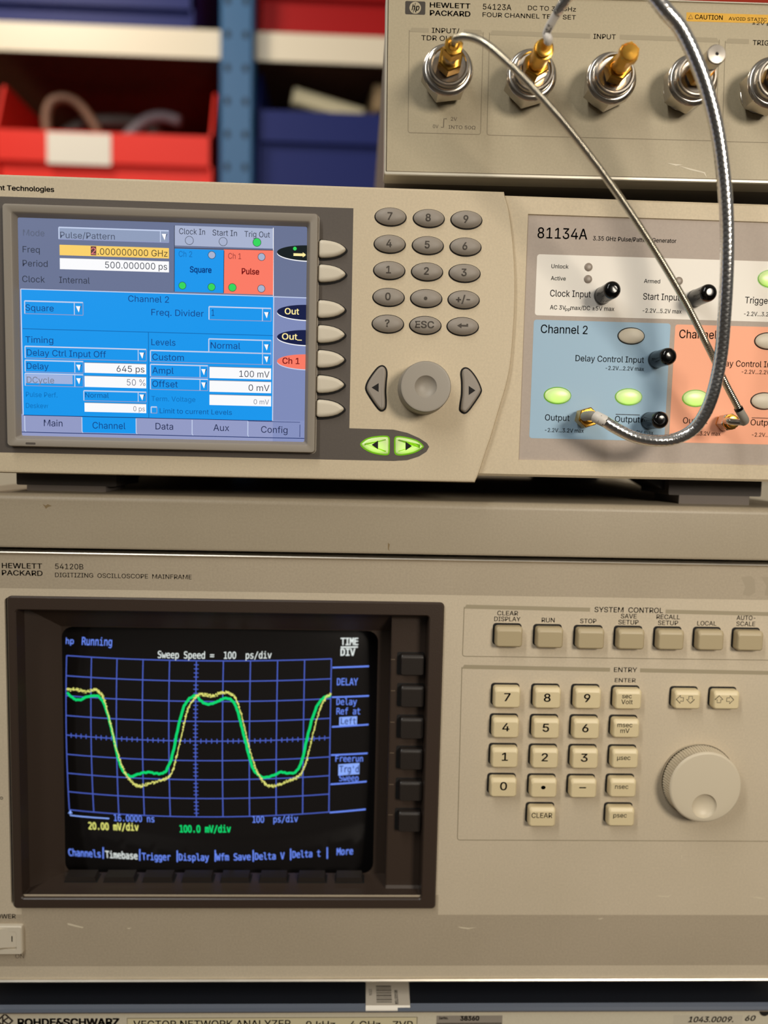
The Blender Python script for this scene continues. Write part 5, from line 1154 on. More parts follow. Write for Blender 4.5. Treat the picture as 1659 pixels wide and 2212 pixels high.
px_mm = D.scale(430, 1590)
for i in range(11):
    k.polyline([gpt(i / 10, j / 12) for j in range(13)], 2.3 * px_mm, W, gb)
for j in range(9):
    k.polyline([gpt(i / 16, j / 8) for i in range(17)], 2.3 * px_mm, W, gb)
for i in range(51):
    if i % 5:
        p = gpt(i / 50, 0.5); k.line((p[0], p[1] - 5 * px_mm), (p[0], p[1] + 5 * px_mm), 2 * px_mm, W, gb)
for j in range(41):
    if j % 5:
        p = gpt(0.5, j / 40); k.line((p[0] - 5 * px_mm, p[1]), (p[0] + 5 * px_mm, p[1]), 2 * px_mm, W, gb)
yel = [(145, 1490), (165, 1489), (185, 1494), (205, 1490), (218, 1498), (228, 1520), (240, 1568), (250, 1610), (262, 1650), (275, 1677), (290, 1693), (302, 1698), (320, 1693), (345, 1686), (362, 1680), (373, 1665), (380, 1640), (392, 1590), (402, 1545), (412, 1520), (425, 1503), (440, 1500), (458, 1503), (475, 1498), (490, 1496), (505, 1503), (516, 1525), (528, 1570), (540, 1620), (555, 1665), (570, 1690), (585, 1698), (605, 1694), (630, 1684), (648, 1674), (660, 1650), (668, 1620), (680, 1570), (692, 1530), (702, 1510), (715, 1498)]
grn = [(145, 1497), (160, 1509), (172, 1512), (190, 1505), (210, 1503), (222, 1515), (232, 1540), (245, 1590), (256, 1640), (268, 1668), (285, 1677), (300, 1672), (318, 1668), (340, 1671), (355, 1668), (364, 1655), (374, 1625), (385, 1570), (398, 1525), (412, 1507), (425, 1503), (435, 1515), (450, 1521), (465, 1517), (480, 1510), (495, 1509), (508, 1522), (520, 1560), (530, 1600), (545, 1655), (560, 1675), (572, 1680), (590, 1675), (605, 1668), (625, 1670), (640, 1666), (652, 1645), (662, 1600), (675, 1550), (688, 1520), (700, 1507), (715, 1502)]


def noisy(pts, amp, sub):
    return [(x + random.uniform(-amp, amp) * 0.4, y + random.uniform(-amp, amp)) for x, y in open_spline(pts, sub)]


k.polyline([D.px(x, y, W) for x, y in noisy(grn, 1.2, 6)], 5.6 * px_mm, W + 0.04, gg)
for x, y in noisy(yel, 3.2, 30):
    u, v = D.px(x, y, W); r = random.uniform(0.7, 1.5) * px_mm
    k.poly(ell(u, v, r, r, 6), W + 0.08, gy)
k.polyline([D.px(x, y, W) for x, y in noisy(yel, 1.2, 6)], 1.3 * px_mm, W + 0.07, gy)
for a in ((718, 1442, 797, 1439), (717, 1506, 797, 1503), (717, 1570, 796, 1565), (715, 1631, 794, 1627), (714, 1694, 792, 1688), (712, 1755, 790, 1748)):
    crt_line(k, *a, 3.4, gB)
crt_line(k, 736, 1398, 773, 1397.5, 3.2, gw)
M_ = k.mono
M_('hp', 141, 1391, 160, 13, W, gB); M_('Running', 176, 1393, 243, 17, W, gB, y1=1395)
M_('Sweep Speed =  100  ps/div', 340, 1421, 587, 15, W, gw, y1=1422)
M_('TIME', 736, 1393, 774, 15, W, gw, 0.022); M_('DIV', 735, 1416, 767, 15, W, gw, 0.022)
M_('DELAY', 727, 1480, 773, 15, W, gB); M_('Delay', 726, 1522.5, 771, 14, W, gB); M_('Ref at', 726, 1543, 779, 14, W, gB)
k.prect(733, 1549, 771, 1568, W, ghl); M_('Left', 735, 1564, 770, 13, W + 0.05, gk)
M_('Freerun', 723, 1645, 785, 13, W, gB); k.prect(731, 1651, 776, 1672, W, ghl); M_("Trg'd", 733, 1668, 776, 14, W + 0.05, gk); M_('Sweep', 732, 1687, 775, 13, W, gB)
k.polyline([D.px(*q, W) for q in ((152, 1750), (152, 1761), (175, 1763.5), (205, 1766), (236, 1768))], 3 * px_mm, W, ghl)
k.ppoly([(147, 1757), (152, 1750), (157, 1757)], W + 0.02, ghl)
M_('16.0000 ns', 245, 1773, 335, 14, W, gB, y1=1776); M_('100  ps/div', 544, 1777, 644, 14, W, gB, y1=1775)
M_('20.00 mV/div', 191, 1791, 300, 15, W, gy, 0.018, y1=1794); M_('100.0 mV/div', 387, 1797.5, 499, 15, W, gg, 0.022, y1=1797.5)
for s, x0, y0, x1, y1, m_ in (('Channels', 148, 1848, 219, 1852, gB), ('Timebase', 228, 1852.5, 298, 1856, gw), ('Trigger', 307, 1857, 369, 1858.5, gB), ('Display', 386, 1858.5, 452, 1859, gB),
                              ('Wfm Save', 467, 1858.5, 542, 1857.5, gB), ('Delta V', 550, 1857, 615, 1855.5, gB), ('Delta t', 631, 1853, 693, 1850, gB), ('More', 727, 1847, 763, 1845, gB)):
    M_(s, x0, y0, x1, 14.5, W, m_, 0.014, y1=y1)
for x, y in ((223, 1842), (302, 1846), (383, 1849), (465, 1848), (547, 1848), (628, 1845), (707, 1842)):
    crt_line(k, x, y - 12, x, y + 13, 2.4, gB, nseg=3)
k.build('tube_screen', scope, 'dark tube screen with blue grid and yellow and green traces')

# ---- soft keys round the tube
key_rects = [(858, 1410, 916, 1453), (858, 1477, 916, 1521), (857, 1545, 915, 1589), (856, 1612, 913, 1655), (855, 1681, 912, 1722), (853, 1746, 909, 1788)]
for i, (x0, y0, x1, y1) in enumerate(key_rects):
    k = MB(SC)
    a = SC.px(x0 + 6, y1, -8); c = SC.px(x1, y0 + 1, -8)
    k.poly(rrect(a[0] - 1.8, a[1] - 1.0, c[0] + 0.3, c[1] + 0.6, 1), -7.9, DARKGAP)
    o_ = rrect(a[0], a[1], c[0], c[1], 1.2); t_ = rrect(a[0] + 0.5, a[1] + 0.4, c[0] - 0.5, c[1] - 1.8, 1.0)
    k.loft([(o_, -8), (o_, -4.2), (rrect(a[0] + .2, a[1] + .2, c[0] - .2, c[1] - .6, 1.1), -3.5), (t_, -3.1)], BROWN2)
    ln = SC.px(x0 - 14, (y0 + y1) / 2 - 7, -7.9); k.line((ln[0], ln[1]), (ln[0] + 2.4, ln[1]), 0.35, -7.88, mat('bezel_mark', (112, 96, 78), 0.6))
    k.build('soft_key', scope)


def sill(t):                                       # a point on the sloping sill: 0 front, 1 at the tube
    return (jB + (tB - jB) * t, -7 + (ZD + 7) * t)


bot = [(145, 211), (229, 294), (312, 376), (396, 460), (479, 540), (562, 621), (644, 703), (725, 783)]
for x0, x1 in bot:
    v0, w0 = sill(0.36); v1, w1 = sill(0.88)
    ua = SC.px(x0, 1905, (w0 + w1) / 2)[0]; ub = SC.px(x1, 1905, (w0 + w1) / 2)[0]
    nv, nw = Vector((v1 - v0, w1 - w0)).normalized(); nrm = Vector((-nw, nv))
    if nrm.x < 0: nrm = -nrm
    k = MB(SC)

    def slab_(u0, u1, f0, f1, h0_, h1_, ins, m_):
        vs = []
        for h_, ii in ((h0_, 0), (h1_, ins)):
            for u_, f_ in ((u0 + ii, f0), (u1 - ii, f0), (u1 - ii, f1), (u0 + ii, f1)):
                v_, w_ = sill(f_)
                vs.append(SC.local(u_, v_ + nrm.x * h_, w_ + nrm.y * h_))
        k.add(vs, [(4, 5, 6, 7), (0, 1, 5, 4), (1, 2, 6, 5), (2, 3, 7, 6), (3, 0, 4, 7)], m_)
    slab_(ua - 0.5, ub + 1.0, 0.33, 0.9, 0.02, 0.06, 0, DARKGAP)
    slab_(ua, ub, 0.38, 0.86, 0.05, 3.0, 0.5, BROWN2)
    k.build('soft_key', scope)

# ---- keys on the right
def cap_key(x0, y0, x1, y1, m_, legend, label, lcap=15, stretch=1.0):
    k = MB(SC)
    a = SC.px(x0, y1, 0); c = SC.px(x1 - 2, y0, 0)
    u0, v0, u1, v1 = a[0], a[1], c[0], c[1]
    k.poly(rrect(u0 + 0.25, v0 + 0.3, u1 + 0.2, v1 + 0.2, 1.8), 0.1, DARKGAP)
    u0 += 1.3; v1 -= 0.8
    g = rrect(u0, v0, u1, v1, 1.6)
    hgt = 5.0
    k.loft([(g, 0), (g, hgt - 1.3), (rrect(u0 + 0.15, v0 + 0.15, u1 - 0.15, v1 - 0.5, 1.5), hgt - 0.7), (rrect(u0 + 0.7, v0 + 0.7, u1 - 0.7, v1 - 2.1, 1.2), hgt - 0.1), (rrect(u0 + 1.0, v0 + 1.0, u1 - 1.0, v1 - 2.5, 1.1), hgt)], m_)
    cx, cy = (x0 + x1) / 2 + 5, (y0 + y1) / 2 + 6.5
    if legend == 'LD' or legend == 'UR':
        for n_, (dx, ang) in enumerate(((-11, 180), (11, 270)) if legend == 'LD' else ((-11, 90), (12, 0))):
            q = SC.px(cx + dx, cy, hgt + 0.05); r_ = 2.2; ca, sa = math.cos(math.radians(ang)), math.sin(math.radians(ang))
            arrow = [(1, 0), (0.0, 1), (0.0, 0.45), (-0.75, 0.45), (-0.75, -0.45), (0.0, -0.45), (0.0, -1)]
            pts = [(q[0] + r_ * (x * ca - y * sa), q[1] + r_ * (x * sa + y * ca)) for x, y in arrow]
            k.polyline(pts + [pts[0], pts[1]], 0.36, hgt + 0.05, INK)
    elif legend:
        lines = legend if isinstance(legend, list) else [legend]
        for i, s in enumerate(lines):
            k.ctext(s, cx, cy + (i - (len(lines) - 1) / 2) * 12.5, lcap, hgt + 0.05, INK if lcap > 12 else INKSOFT, 0.012 if lcap > 12 else 0.006, stretch)
    k.build('key', scope, label)


for x0, y0, x1, y1, s in ((1062, 1347, 1128, 1393, 'clear display'), (1149, 1349, 1215, 1395, 'run'), (1236, 1351, 1303, 1397, 'stop'), (1322.6, 1352.5, 1389, 1398, 'save setup'), (1408, 1354, 1473.5, 1399, 'recall setup'), (1493, 1355, 1558.5, 1400, 'local'), (1577, 1356.5, 1643, 1401, 'autoscale')):
    cap_key(x0, y0, x1, y1, TANK, None, 'tan blank key under the printed words ' + s)
for r, (ys, xs, legs) in enumerate((((1476, 1523), (1058, 1144.5, 1230.6), '789'), ((1541.6, 1587.3), (1055, 1141.5, 1227), '456'), ((1605.5, 1651), (1053, 1139, 1224.4), '123'), ((1670, 1713.6), (1050, 1136, 1221), '0.-'))):
    for x, s, dy in zip(xs, legs, (0, 1.2, 2)):
        nm = {'.': 'a point', '-': 'a minus sign'}.get(s, s)
        cap_key(x, ys[0] + dy, x + 65.5, ys[1] + dy, IVORYK, {'.': '\u2022', '-': '\u2013'}.get(s, s), 'ivory key marked ' + nm, 17, 1.15)
for x, y0, y1, s, nm in ((1316.5, 1481, 1526, ['sec', 'Volt'], 'sec Volt'), (1312, 1544.5, 1587, ['msec', 'mV'], 'msec mV'), (1309.6, 1608.5, 1652, '\u00b5sec', 'microseconds'), (1305, 1671.5, 1714, 'nsec', 'nsec'), (1301.5, 1733.5, 1776, 'psec', 'psec')):
    cap_key(x, y0, x + 66, y1, IVORYK, s, 'ivory key marked ' + nm, 9.5)
cap_key(1132.7, 1733, 1198.5, 1777, IVORYK, 'CLEAR', 'ivory key marked CLEAR', 10.5, 0.95)
cap_key(1443, 1483, 1508.5, 1525.5, IVORYK, 'LD', 'ivory key with left and down arrows')
cap_key(1526.5, 1484, 1592, 1526, IVORYK, 'UR', 'ivory key with up and right arrows')

# ---- entry knob
k = MB(SC)
c0 = SC.px(1506.5, 1683.5, 0); kk = SC.scale(1513, 1690)
Rb, Rf, hk = 77.5 * kk, 69.5 * kk, 10.5
k.lathe(c0[0], c0[1], [(Rb - 1.2, 0), (Rb - 0.1, 0.6), (Rb, 1.4)], KNOBW, 96, False)
nr = 84
lv = []
for t in (0.0, 0.92):
    pts = []
    for i in range(nr * 4):
        a = 2 * PI * i / (nr * 4)
        rr = (Rb - 0.3 - (Rb - Rf - 0.8) * t) - (0.0 if i % 4 < 2 else 0.55)
        pts.append((c0[0] + rr * math.cos(a), c0[1] + rr * math.sin(a)))
    lv.append((pts, 1.4 + (hk - 1.4) * (0.03 + 0.9 * t)))
k.loft(lv, KNOBW, False)
cf = SC.px(1524.6, 1699, hk); dx, dy = SC.px(1521.5, 1741.5, hk)
n = 96
oc = [(c0[0] + Rf * math.cos(2 * PI * i / n), c0[1] + Rf * math.sin(2 * PI * i / n)) for i in range(n)]
oc2 = [(c0[0] + (Rf + 0.9) * math.cos(2 * PI * i / n), c0[1] + (Rf + 0.9) * math.sin(2 * PI * i / n)) for i in range(n)]
rd = 25.5 * kk
ic = lambda r_: [(dx + r_ * math.cos(2 * PI * i / n), dy + r_ * math.sin(2 * PI * i / n)) for i in range(n)]
oc0 = [(c0[0] + (Rf + 1.3) * math.cos(2 * PI * i / n), c0[1] + (Rf + 1.3) * math.sin(2 * PI * i / n)) for i in range(n)]
k.loft([(oc0, hk - 1.1), (oc2, hk - 0.5), (oc, hk), (ic(rd), hk)], KNOBW, False)
k.loft([(ic(rd), hk), (ic(rd * 0.93), hk - 0.9), (ic(rd * 0.8), hk - 1.7), (ic(rd * 0.5), hk - 2.5), (ic(rd * 0.02), hk - 2.8)], KNOBW)
k.build('tuning_knob', scope, 'large white ribbed knob with a finger dimple')

# ---- power switch at the left edge
k = MB(SC)
a = SC.px(-36, 2056, 0); c = SC.px(51, 1995, 0)
g = rrect(a[0], a[1], c[0], c[1], 1)
q_ = lambda d_: rrect(a[0] + d_, a[1] + d_, c[0] - d_, c[1] - d_, 0.8)
k.loft([(g, 0), (g, 2.0), (q_(0.5), 2.6), (q_(2.9), 2.6), (q_(3.0), 1.0)], CREAMK)
psw = k.build('power_switch', scope)
k = MB(SC)
a = SC.px(-25, 2046.5, 2.5); c = SC.px(39, 2006, 2.5); um = (a[0] + c[0]) / 2
k.add([SC.local(*q) for q in ((a[0], a[1], 1), (um, a[1], 1), (c[0], a[1], 1), (a[0], c[1], 1), (um, c[1], 1), (c[0], c[1], 1), (a[0], a[1], 5.2), (um, a[1], 2.8), (c[0], a[1], 2.2), (a[0], c[1], 5.2), (um, c[1], 2.8), (c[0], c[1], 2.2))],
      [(6, 7, 10, 9), (7, 8, 11, 10), (0, 1, 7, 6), (1, 2, 8, 7), (3, 9, 10, 4), (4, 10, 11, 5), (2, 5, 11, 8), (0, 6, 9, 3)], CREAMK)
q = SC.px(26, 2028, 2.4); k.line((q[0], q[1] - 1.6), (q[0], q[1] + 1.6), 0.6, 2.5, INK)
q = SC.px(1, 2029, 2.9); k.line((q[0] - 0.9, q[1] - .6), (q[0] - 0.9, q[1] + .6), 0.5, 3.6, INK)
k.build('rocker', psw)
for s in (-1, 1):
    for w in (-45, -380):
        k = MB(SC); k.box(s * 150 - 16, A0.px(830, 2172)[1] - SC.o.z, w - 12, s * 150 + 16, 1.2, w + 12, FOOTP); k.build('foot', scope)


# ================================================================== flat tray between the two big instruments
T0 = Plane(-3.0)
yTt = T0.px(830, 1080)[1]; yTb = sT + S0.o.z + 1.2
tray, TR = root_on('instrument_tray', T0, (sL + sR) / 2, yTb, 0, 'plain grey beige metal tray lying between the pulse generator and the oscilloscope', 'tray')
hT = yTt - yTb; hwt = (sR - sL) / 2 + 1
k = MB(TR)
prof = [(-350, 0.6), (-2.5, 0.6), (-0.6, 1.0), (0, 2.2), (0, hT - 4.0), (-0.5, hT - 2.1), (-1.8, hT - 0.6), (-3.6, hT), (-350, hT)]
n = len(prof)
k.add([TR.local(-hwt, v, w) for w, v in prof] + [TR.local(hwt, v, w) for w, v in prof],
      [(i, (i + 1) % n, (i + 1) % n + n, i + n) for i in range(n)] + [tuple(range(n)), tuple(range(2 * n - 1, n - 1, -1))], TRAYP)
k.ppoly([(92, 1089), (99, 1092), (103, 1089), (112, 1093), (104, 1095), (99, 1099), (96, 1094)], 0.06, mat('brown_stain', (132, 112, 78), 0.7))
k.ppoly([(838, 1172), (842, 1176), (840, 1186), (842, 1190), (838, 1187)], 0.06, mat('brown_stain', (132, 112, 78), 0.7))
k.build('tray_body', tray, sharp=50)
for su in (-190, 190):
    for sw in (-30, -330):
        k = MB(TR); k.box(su - 12, -1.2, sw - 12, su + 12, 0.7, sw + 12, FOOTR); k.build('pad', tray)
TRAY_TOP = yTt

# ================================================================== pulse generator
G0 = Plane(-12.0)
gL = G0.px(-64, 700)[0]; gR = gL + 426
gen, GN = root_on('pulse_generator', G0, (gL + gR) / 2, TRAY_TOP, 0, 'beige pulse pattern generator with a bright blue colour display and oval keys', 'instrument')
hw = 213.0
WB = -3.0                                           # the right hand module sits a little behind the left one
rT = GN.px(1380, 431, WB)[1]; rB = GN.px(1340, 1034, WB)[1]
lT_ = GN.px(600, 395.5, 0)[1]; lB_ = GN.px(500, 1032, 0)[1]
k = MB(GN)
k.loft([(rrect(-hw + 2, rB + 1.5, hw - 2, rT - 1, 4), -330), (rrect(-hw + 2, rB + 1.5, hw - 2, rT - 1, 4), -14)], mat('generator_case', (92, 84, 76), 0.6), True, True)
k.build('case', gen)
# left module with its curved right hand edge
edge = [(1090, 417), (1099.5, 448), (1107, 500), (1112, 556), (1114, 608), (1113.4, 658), (1110.5, 710), (1104.5, 783), (1094.4, 834), (1079, 885), (1063.5, 938), (1049, 981), (1036, 1021), (1026, 1043)]
es = open_spline([GN.px(x, y, 0) for x, y in edge], 4)
es[0] = (es[0][0], lT_); es[-1] = (es[-1][0], lB_)
outl = [(-hw, lT_)] + [(-hw, lB_)] + es[::-1]
outl = ccw(outl)
k = MB(GN)
k.loft([(outl, -16), (outl, -1.6), (inset(outl, 0.5), -0.5), (inset(outl, 1.6), 0)], BEIGE)
W = 0.06
k.text('Agilent Technologies', -43, 409, 117, 10.5, W, INK, 0.022)
# dark overlay round the display and its lower tongue
ov = [(-30, 424), (200, 428), (763, 452), (755, 925), (800, 926.5), (850, 928), (880, 935), (905, 946), (922, 957), (927, 965), (921, 976), (905, 986), (880, 994), (850, 997.5), (780, 996.5), (420, 985.5), (-30, 975)]
pts = [GN.px(x, y, W) for x, y in ov]
uR_ = (pts[2][0] + pts[3][0]) / 2
pts[2] = (uR_, pts[2][1]); pts[3] = (uR_, pts[3][1])
vt_ = (pts[0][1] + pts[1][1] + pts[2][1]) / 3; pts[0] = (-hw + 6, vt_); pts[1] = (pts[1][0], vt_); pts[2] = (uR_, vt_)
vb_ = (pts[-3][1] + pts[-2][1] + pts[-1][1]) / 3; pts[-1] = (-hw + 6, vb_); pts[-2] = (pts[-2][0], vb_); pts[-3] = (pts[-3][0], vb_); pts[-4] = (pts[-4][0], vb_)
k.poly(pts, W, SURR)
k.build('front_bezel', gen)

# right module
k = MB(GN)
u0r = GN.px(1050, 600, WB)[0] - 18
rim = mat('beige_plastic', (205, 189, 160))
o0 = rrect(u0r, rB, hw, rT, 1.5)
mL = (GN.px(1140.5, 458, WB)[0] + GN.px(1117.5, 994, WB)[0]) / 2; mT = GN.px(1400, 469.5, WB)[1]; mB = GN.px(1390, 1001.5, WB)[1]
i0 = rrect(mL, mB, hw - 9, mT, 0.5)
k.loft([(o0, -16), (o0, WB - 1.2), (inset(o0, 1.2), WB), (i0, WB), (inset(i0, 0.3), WB + 0.0), (inset(i0, 0.6), WB - 0.8)], rim, False)
k.build('right_bezel', gen)
k = MB(GN)
WP = WB - 0.8
k.rect(mL + 0.4, mB + 0.4, hw - 9.4, mT - 0.4, WP, MAUVE)
w1 = WP + 0.05; w2 = WP + 0.1


def field(x0, y0, x1, y1, m_, r=1.6, xr=None):
    a = GN.px(x0, y0, w1); c = GN.px(x1, y1, w1)
    uu1 = c[0] if xr is None else xr
    k.poly(rrect(a[0], a[1], uu1, c[1], r), w1, m_)


def field4(tl, br_y_at, xm, m_, right=None, bl=None):
    pass


def fieldm(xl_t, xl_b, xt, yt, xb, yb, m_, right):
    uL_ = (GN.px(xl_t[0], xl_t[1], w1)[0] + GN.px(xl_b[0], xl_b[1], w1)[0]) / 2
    vT_ = GN.px(xt, yt, w1)[1]; vB_ = GN.px(xb, yb, w1)[1]
    k.poly(rrect(uL_, vB_, right, vT_, 1.4), w1, m_)


fieldm((1160, 547), (1155.6, 680), 1400, 556.5, 1400, 688, WHITEF, hw - 13)
fieldm((1154, 690), (1142.5, 946), 1300, 694.5, 1300, 950, BLUEF, (GN.px(1449.5, 700, w1)[0] + GN.px(1434, 953, w1)[0]) / 2)
fieldm((1459.5, 700), (1444, 955), 1560, 703.5, 1540, 957.5, CORALF, hw - 13)
BI = mat('slate_ink', (52, 63, 76), 0.6); OI = mat('brick_ink', (116, 68, 50), 0.6); GI = mat('grey_ink', (76, 71, 68), 0.6); GL = mat('light_grey_ink', (120, 112, 106), 0.6)
X = lambda s, x0, y, x1, cap, m_, wt=0.0: k.text(s, x0, y, x1, cap, w2, m_, wt or (0.007 if cap < 9.5 else 0.0))
X('81134A', 1161, 514, 1268.5, 23, GI, 0.003); X('3.35 GHz Pulse/Pattern Generator', 1281, 519, 1461, 9, GL)
X('Unlock', 1191, 579, 1228, 8.5, GI); X('Active', 1190, 605, 1222, 8.5, GI); X('Clock Input', 1188, 640, 1276, 14, GI, 0.004)
X('AC 3V', 1188, 668, 1222, 9, GI); X('pp', 1221, 671, 1232, 6.5, GI); X('max/DC \u00b15V max', 1232, 669, 1327, 9, GI)
X('Armed', 1391, 611, 1426, 8.5, GI); X('Start Input', 1389, 647, 1468, 14, GI, 0.004); X('-2.2V...5.2V max', 1388, 675, 1472, 9, GI)
X('Trigger Output', 1609, 655, 1722, 14, GI, 0.004); X('-2.2V...3.2V max', 1607, 682, 1691, 9, GI)
X('Channel 2', 1168, 719, 1269, 18, BI, 0.005); X('Delay Control Input', 1243, 780, 1391, 13, BI, 0.004); X('-2.2V...2.2V max', 1308, 799, 1391, 8.5, BI)
X('Output', 1177, 908, 1230, 13, BI, 0.004); X('-2.2V...3.2V max', 1177, 933, 1261, 8.5, BI)
X('Output', 1328, 911.5, 1382, 13, BI, 0.004); k.pline(1330, 895, 1382, 896.5, 1.8, w2, BI); X('-2.2V...3.2V max', 1326, 937, 1411, 8.5, BI)
X('Channel 1', 1467, 730, 1566, 18, OI, 0.005); X('Delay Control Input', 1542, 790.5, 1690, 13, OI, 0.004); X('-2.2V...2.2V max', 1602, 807, 1686, 8.5, OI)
X('Output', 1475, 914.5, 1528, 13, OI, 0.004); X('-2.2V...3.2V max', 1475, 939.5, 1556, 8.5, OI)
X('Output', 1621, 918.5, 1675, 13, OI, 0.004); k.pline(1624, 902.5, 1676, 904, 1.8, w2, OI); X('-2.2V...3.2V max', 1624, 943, 1708, 8.5, OI)
k.build('connector_panel', gen, 'mauve connector panel with cream, pale blue and coral fields')

# indicator lamps
for x, y, s in ((1271, 577, 'unlock'), (1270, 603, 'active'), (1466, 607, 'armed')):
    k = MB(GN); c = GN.px(x, y, WP); r = 9 * GN.scale(x, y)
    k.lathe(c[0], c[1], [(r, WP), (r, WP + 0.3), (r * 0.8, WP + 0.6), (r * 0.3, WP + 0.75)], mat('unlit_lamp', (146, 134, 122), 0.4), 24); k.build('indicator_lamp', gen)


# oval lit and unlit buttons
def lit_mat():
    m = bpy.data.materials.new('lit_green_button'); m.use_nodes = True
    nt = m.node_tree; p = nt.nodes['Principled BSDF']
    p.inputs['Base Color'].default_value = lin((206, 220, 168)); p.inputs['Roughness'].default_value = 0.3
    tc = nt.nodes.new('ShaderNodeTexCoord'); g = nt.nodes.new('ShaderNodeTexGradient'); g.gradient_type = 'SPHERICAL'
    mp = nt.nodes.new('ShaderNodeMapping'); mp.inputs['Location'].default_value = (-0.9, 0, -0.45)
    mp.inputs['Scale'].default_value = (1.8, 0.0, 1.5)
    r = nt.nodes.new('ShaderNodeValToRGB')
    r.color_ramp.elements[0].position = 0.15; r.color_ramp.elements[0].color = lin((112, 150, 56))
    r.color_ramp.elements[1].position = 0.75; r.color_ramp.elements[1].color = lin((166, 246, 0))
    nt.links.new(tc.outputs['Generated'], mp.inputs['Vector']); nt.links.new(mp.outputs[0], g.inputs[0]); nt.links.new(g.outputs['Fac'], r.inputs[0])
    nt.links.new(r.outputs[0], p.inputs['Emission Color']); p.inputs['Emission Strength'].default_value = 0.62
    return m


LIT = lit_mat()
LITRIM = mat('green_glow_rim', (70, 150, 20), 0.4)


def oval(x, y, rx, ry, lit, label):
    k = MB(GN); c = GN.px(x, y, WP); s = GN.scale(x, y)
    k.poly(ell(c[0], c[1], (rx + 2.2) * s, (ry + 2.2) * s), WP + 0.12, glow((100, 165, 20), 0.6, (60, 100, 20)) if lit else DARKGAP)
    k.dome(ell(c[0], c[1], rx * s, ry * s), WP, WP + 0.6, 1.0, LIT if lit else CREAMK)
    k.build('output_button', gen, label)


oval(1363, 726, 28.5, 16.8, False, 'unlit cream oval button beside the words Channel 2')
oval(1204, 854.5, 28.5, 16.8, True, 'lit green oval button over the left Output of channel 2')
oval(1357.5, 857.5, 28.5, 16.8, True, 'lit green oval button over the barred Output of channel 2')
oval(1502, 860.5, 28, 16.8, True, 'lit green oval button over the left Output of channel 1')
oval(1658, 737, 28.5, 17, False, 'unlit cream oval button at the right edge beside Channel 1')
oval(1650, 866.5, 28.5, 17, False, 'unlit cream oval button over the barred Output of channel 1')
oval(1665, 602.5, 28.5, 18, True, 'lit green oval button over the Trigger Output')

# display bezel and display
k = MB(GN)
bL = (GN.px(8, 440, 3)[0] + GN.px(14, 963, 3)[0]) / 2; bR = (GN.px(687, 463, 3)[0] + GN.px(681, 979, 3)[0]) / 2
bT = GN.px(347, 451, 3)[1]; bB = GN.px(347, 971, 3)[1]
nL = (GN.px(41, 470, 0.5)[0] + GN.px(45, 940, 0.5)[0]) / 2; nR = (GN.px(663, 489, 0.5)[0] + GN.px(657.5, 955, 0.5)[0]) / 2
nT = GN.px(350, 480, 0.5)[1]; nB = GN.px(350, 947.5, 0.5)[1]
bo = rrect(bL, bB, bR, bT, 1.6); bn = rrect(nL, nB, nR, nT, 0.8)
ring = lambda t, w: ([(p[0] + (q[0] - p[0]) * t, p[1] + (q[1] - p[1]) * t) for p, q in zip(bo, bn)], w)
k.loft([(inset(bo, -0.5), 0.07), (bo, 0.3), (bo, 3.2), ring(0.06, 3.9), ring(0.22, 4.0), ring(0.62, 3.7), ring(0.72, 3.2), ring(0.8, 2.4), ring(0.98, 0.7), ring(1.0, 0.4)], SURR2, False)
q = GN.px(66, 958, 4.0); k.poly(rrect(q[0] - 2.4, q[1] - 0.5, q[0] + 2.4, q[1] + 0.5, 0.4), 4.02, SURR)
k.build('display_bezel', gen)

k = MB(GN)
w0 = 0.5
E = lambda r, g, b_: glow((r, g, b_), 1.0, (6, 8, 12), 0.3, 0.35)
gB_ = E(104, 114, 146); gLt = E(168, 178, 206); blu = E(18, 150, 236); nav = E(10, 62, 130); navd = E(14, 40, 100); wht = E(250, 250, 252); lnw = E(196, 208, 236)
dk = E(44, 50, 66); yl = E(250, 208, 104); cor = E(250, 122, 100); grn_ = E(50, 214, 92); mar = E(120, 24, 24); gr2 = E(120, 124, 140); blud = E(6, 108, 182); lil = E(146, 154, 196); ybl = E(255, 236, 160); nv2 = E(8, 20, 66)
k.rect(nL - 1, nB - 1, nR + 1, nT + 1, w0, gB_)
w1 = w0 + 0.05; w2 = w0 + 0.1; w3 = w0 + 0.15; w4 = w0 + 0.2
# wide fields
k.prect(592, 640, 668, 962, w1, E(126, 138, 184))
k.prect(38, 894, 668, 962, w1, lil)
mx0 = (GN.px(45, 621, w1)[0] + GN.px(50, 893, w1)[0]) / 2; mx1 = (GN.px(591, 644, w1)[0] + GN.px(589, 911, w1)[0]) / 2
my1 = GN.px(320, 632.5, w1)[1]; my0 = GN.px(320, 903, w1)[1]
k.rect(mx0, my0, mx1, my1, w2, blu)
s_ = GN.scale(300, 700)
k.line((mx0, my1), (mx1, my1), 2.0 * s_, w3, lnw); k.line((mx0, my0), (mx0, my1), 2.4 * s_, w3, lnw)
k.line((mx1, my0), (mx1, my1), 2.2 * s_, w3, lnw); k.pline(592, 641, 664, 643.5, 2, w3, lnw)
k.line((mx0, my0), (mx1, my0), 1.4 * s_, w3, navd)
vS = GN.px(320, 717.5, w3)[1]
k.line((mx0 + 0.6, vS), (mx1, vS), 1.6 * s_, w3, blud)
uS = (GN.px(321, 718, w3)[0] + GN.px(321, 902, w3)[0]) / 2
k.line((uS, my0), (uS, vS), 1.6 * s_, w3, blud)


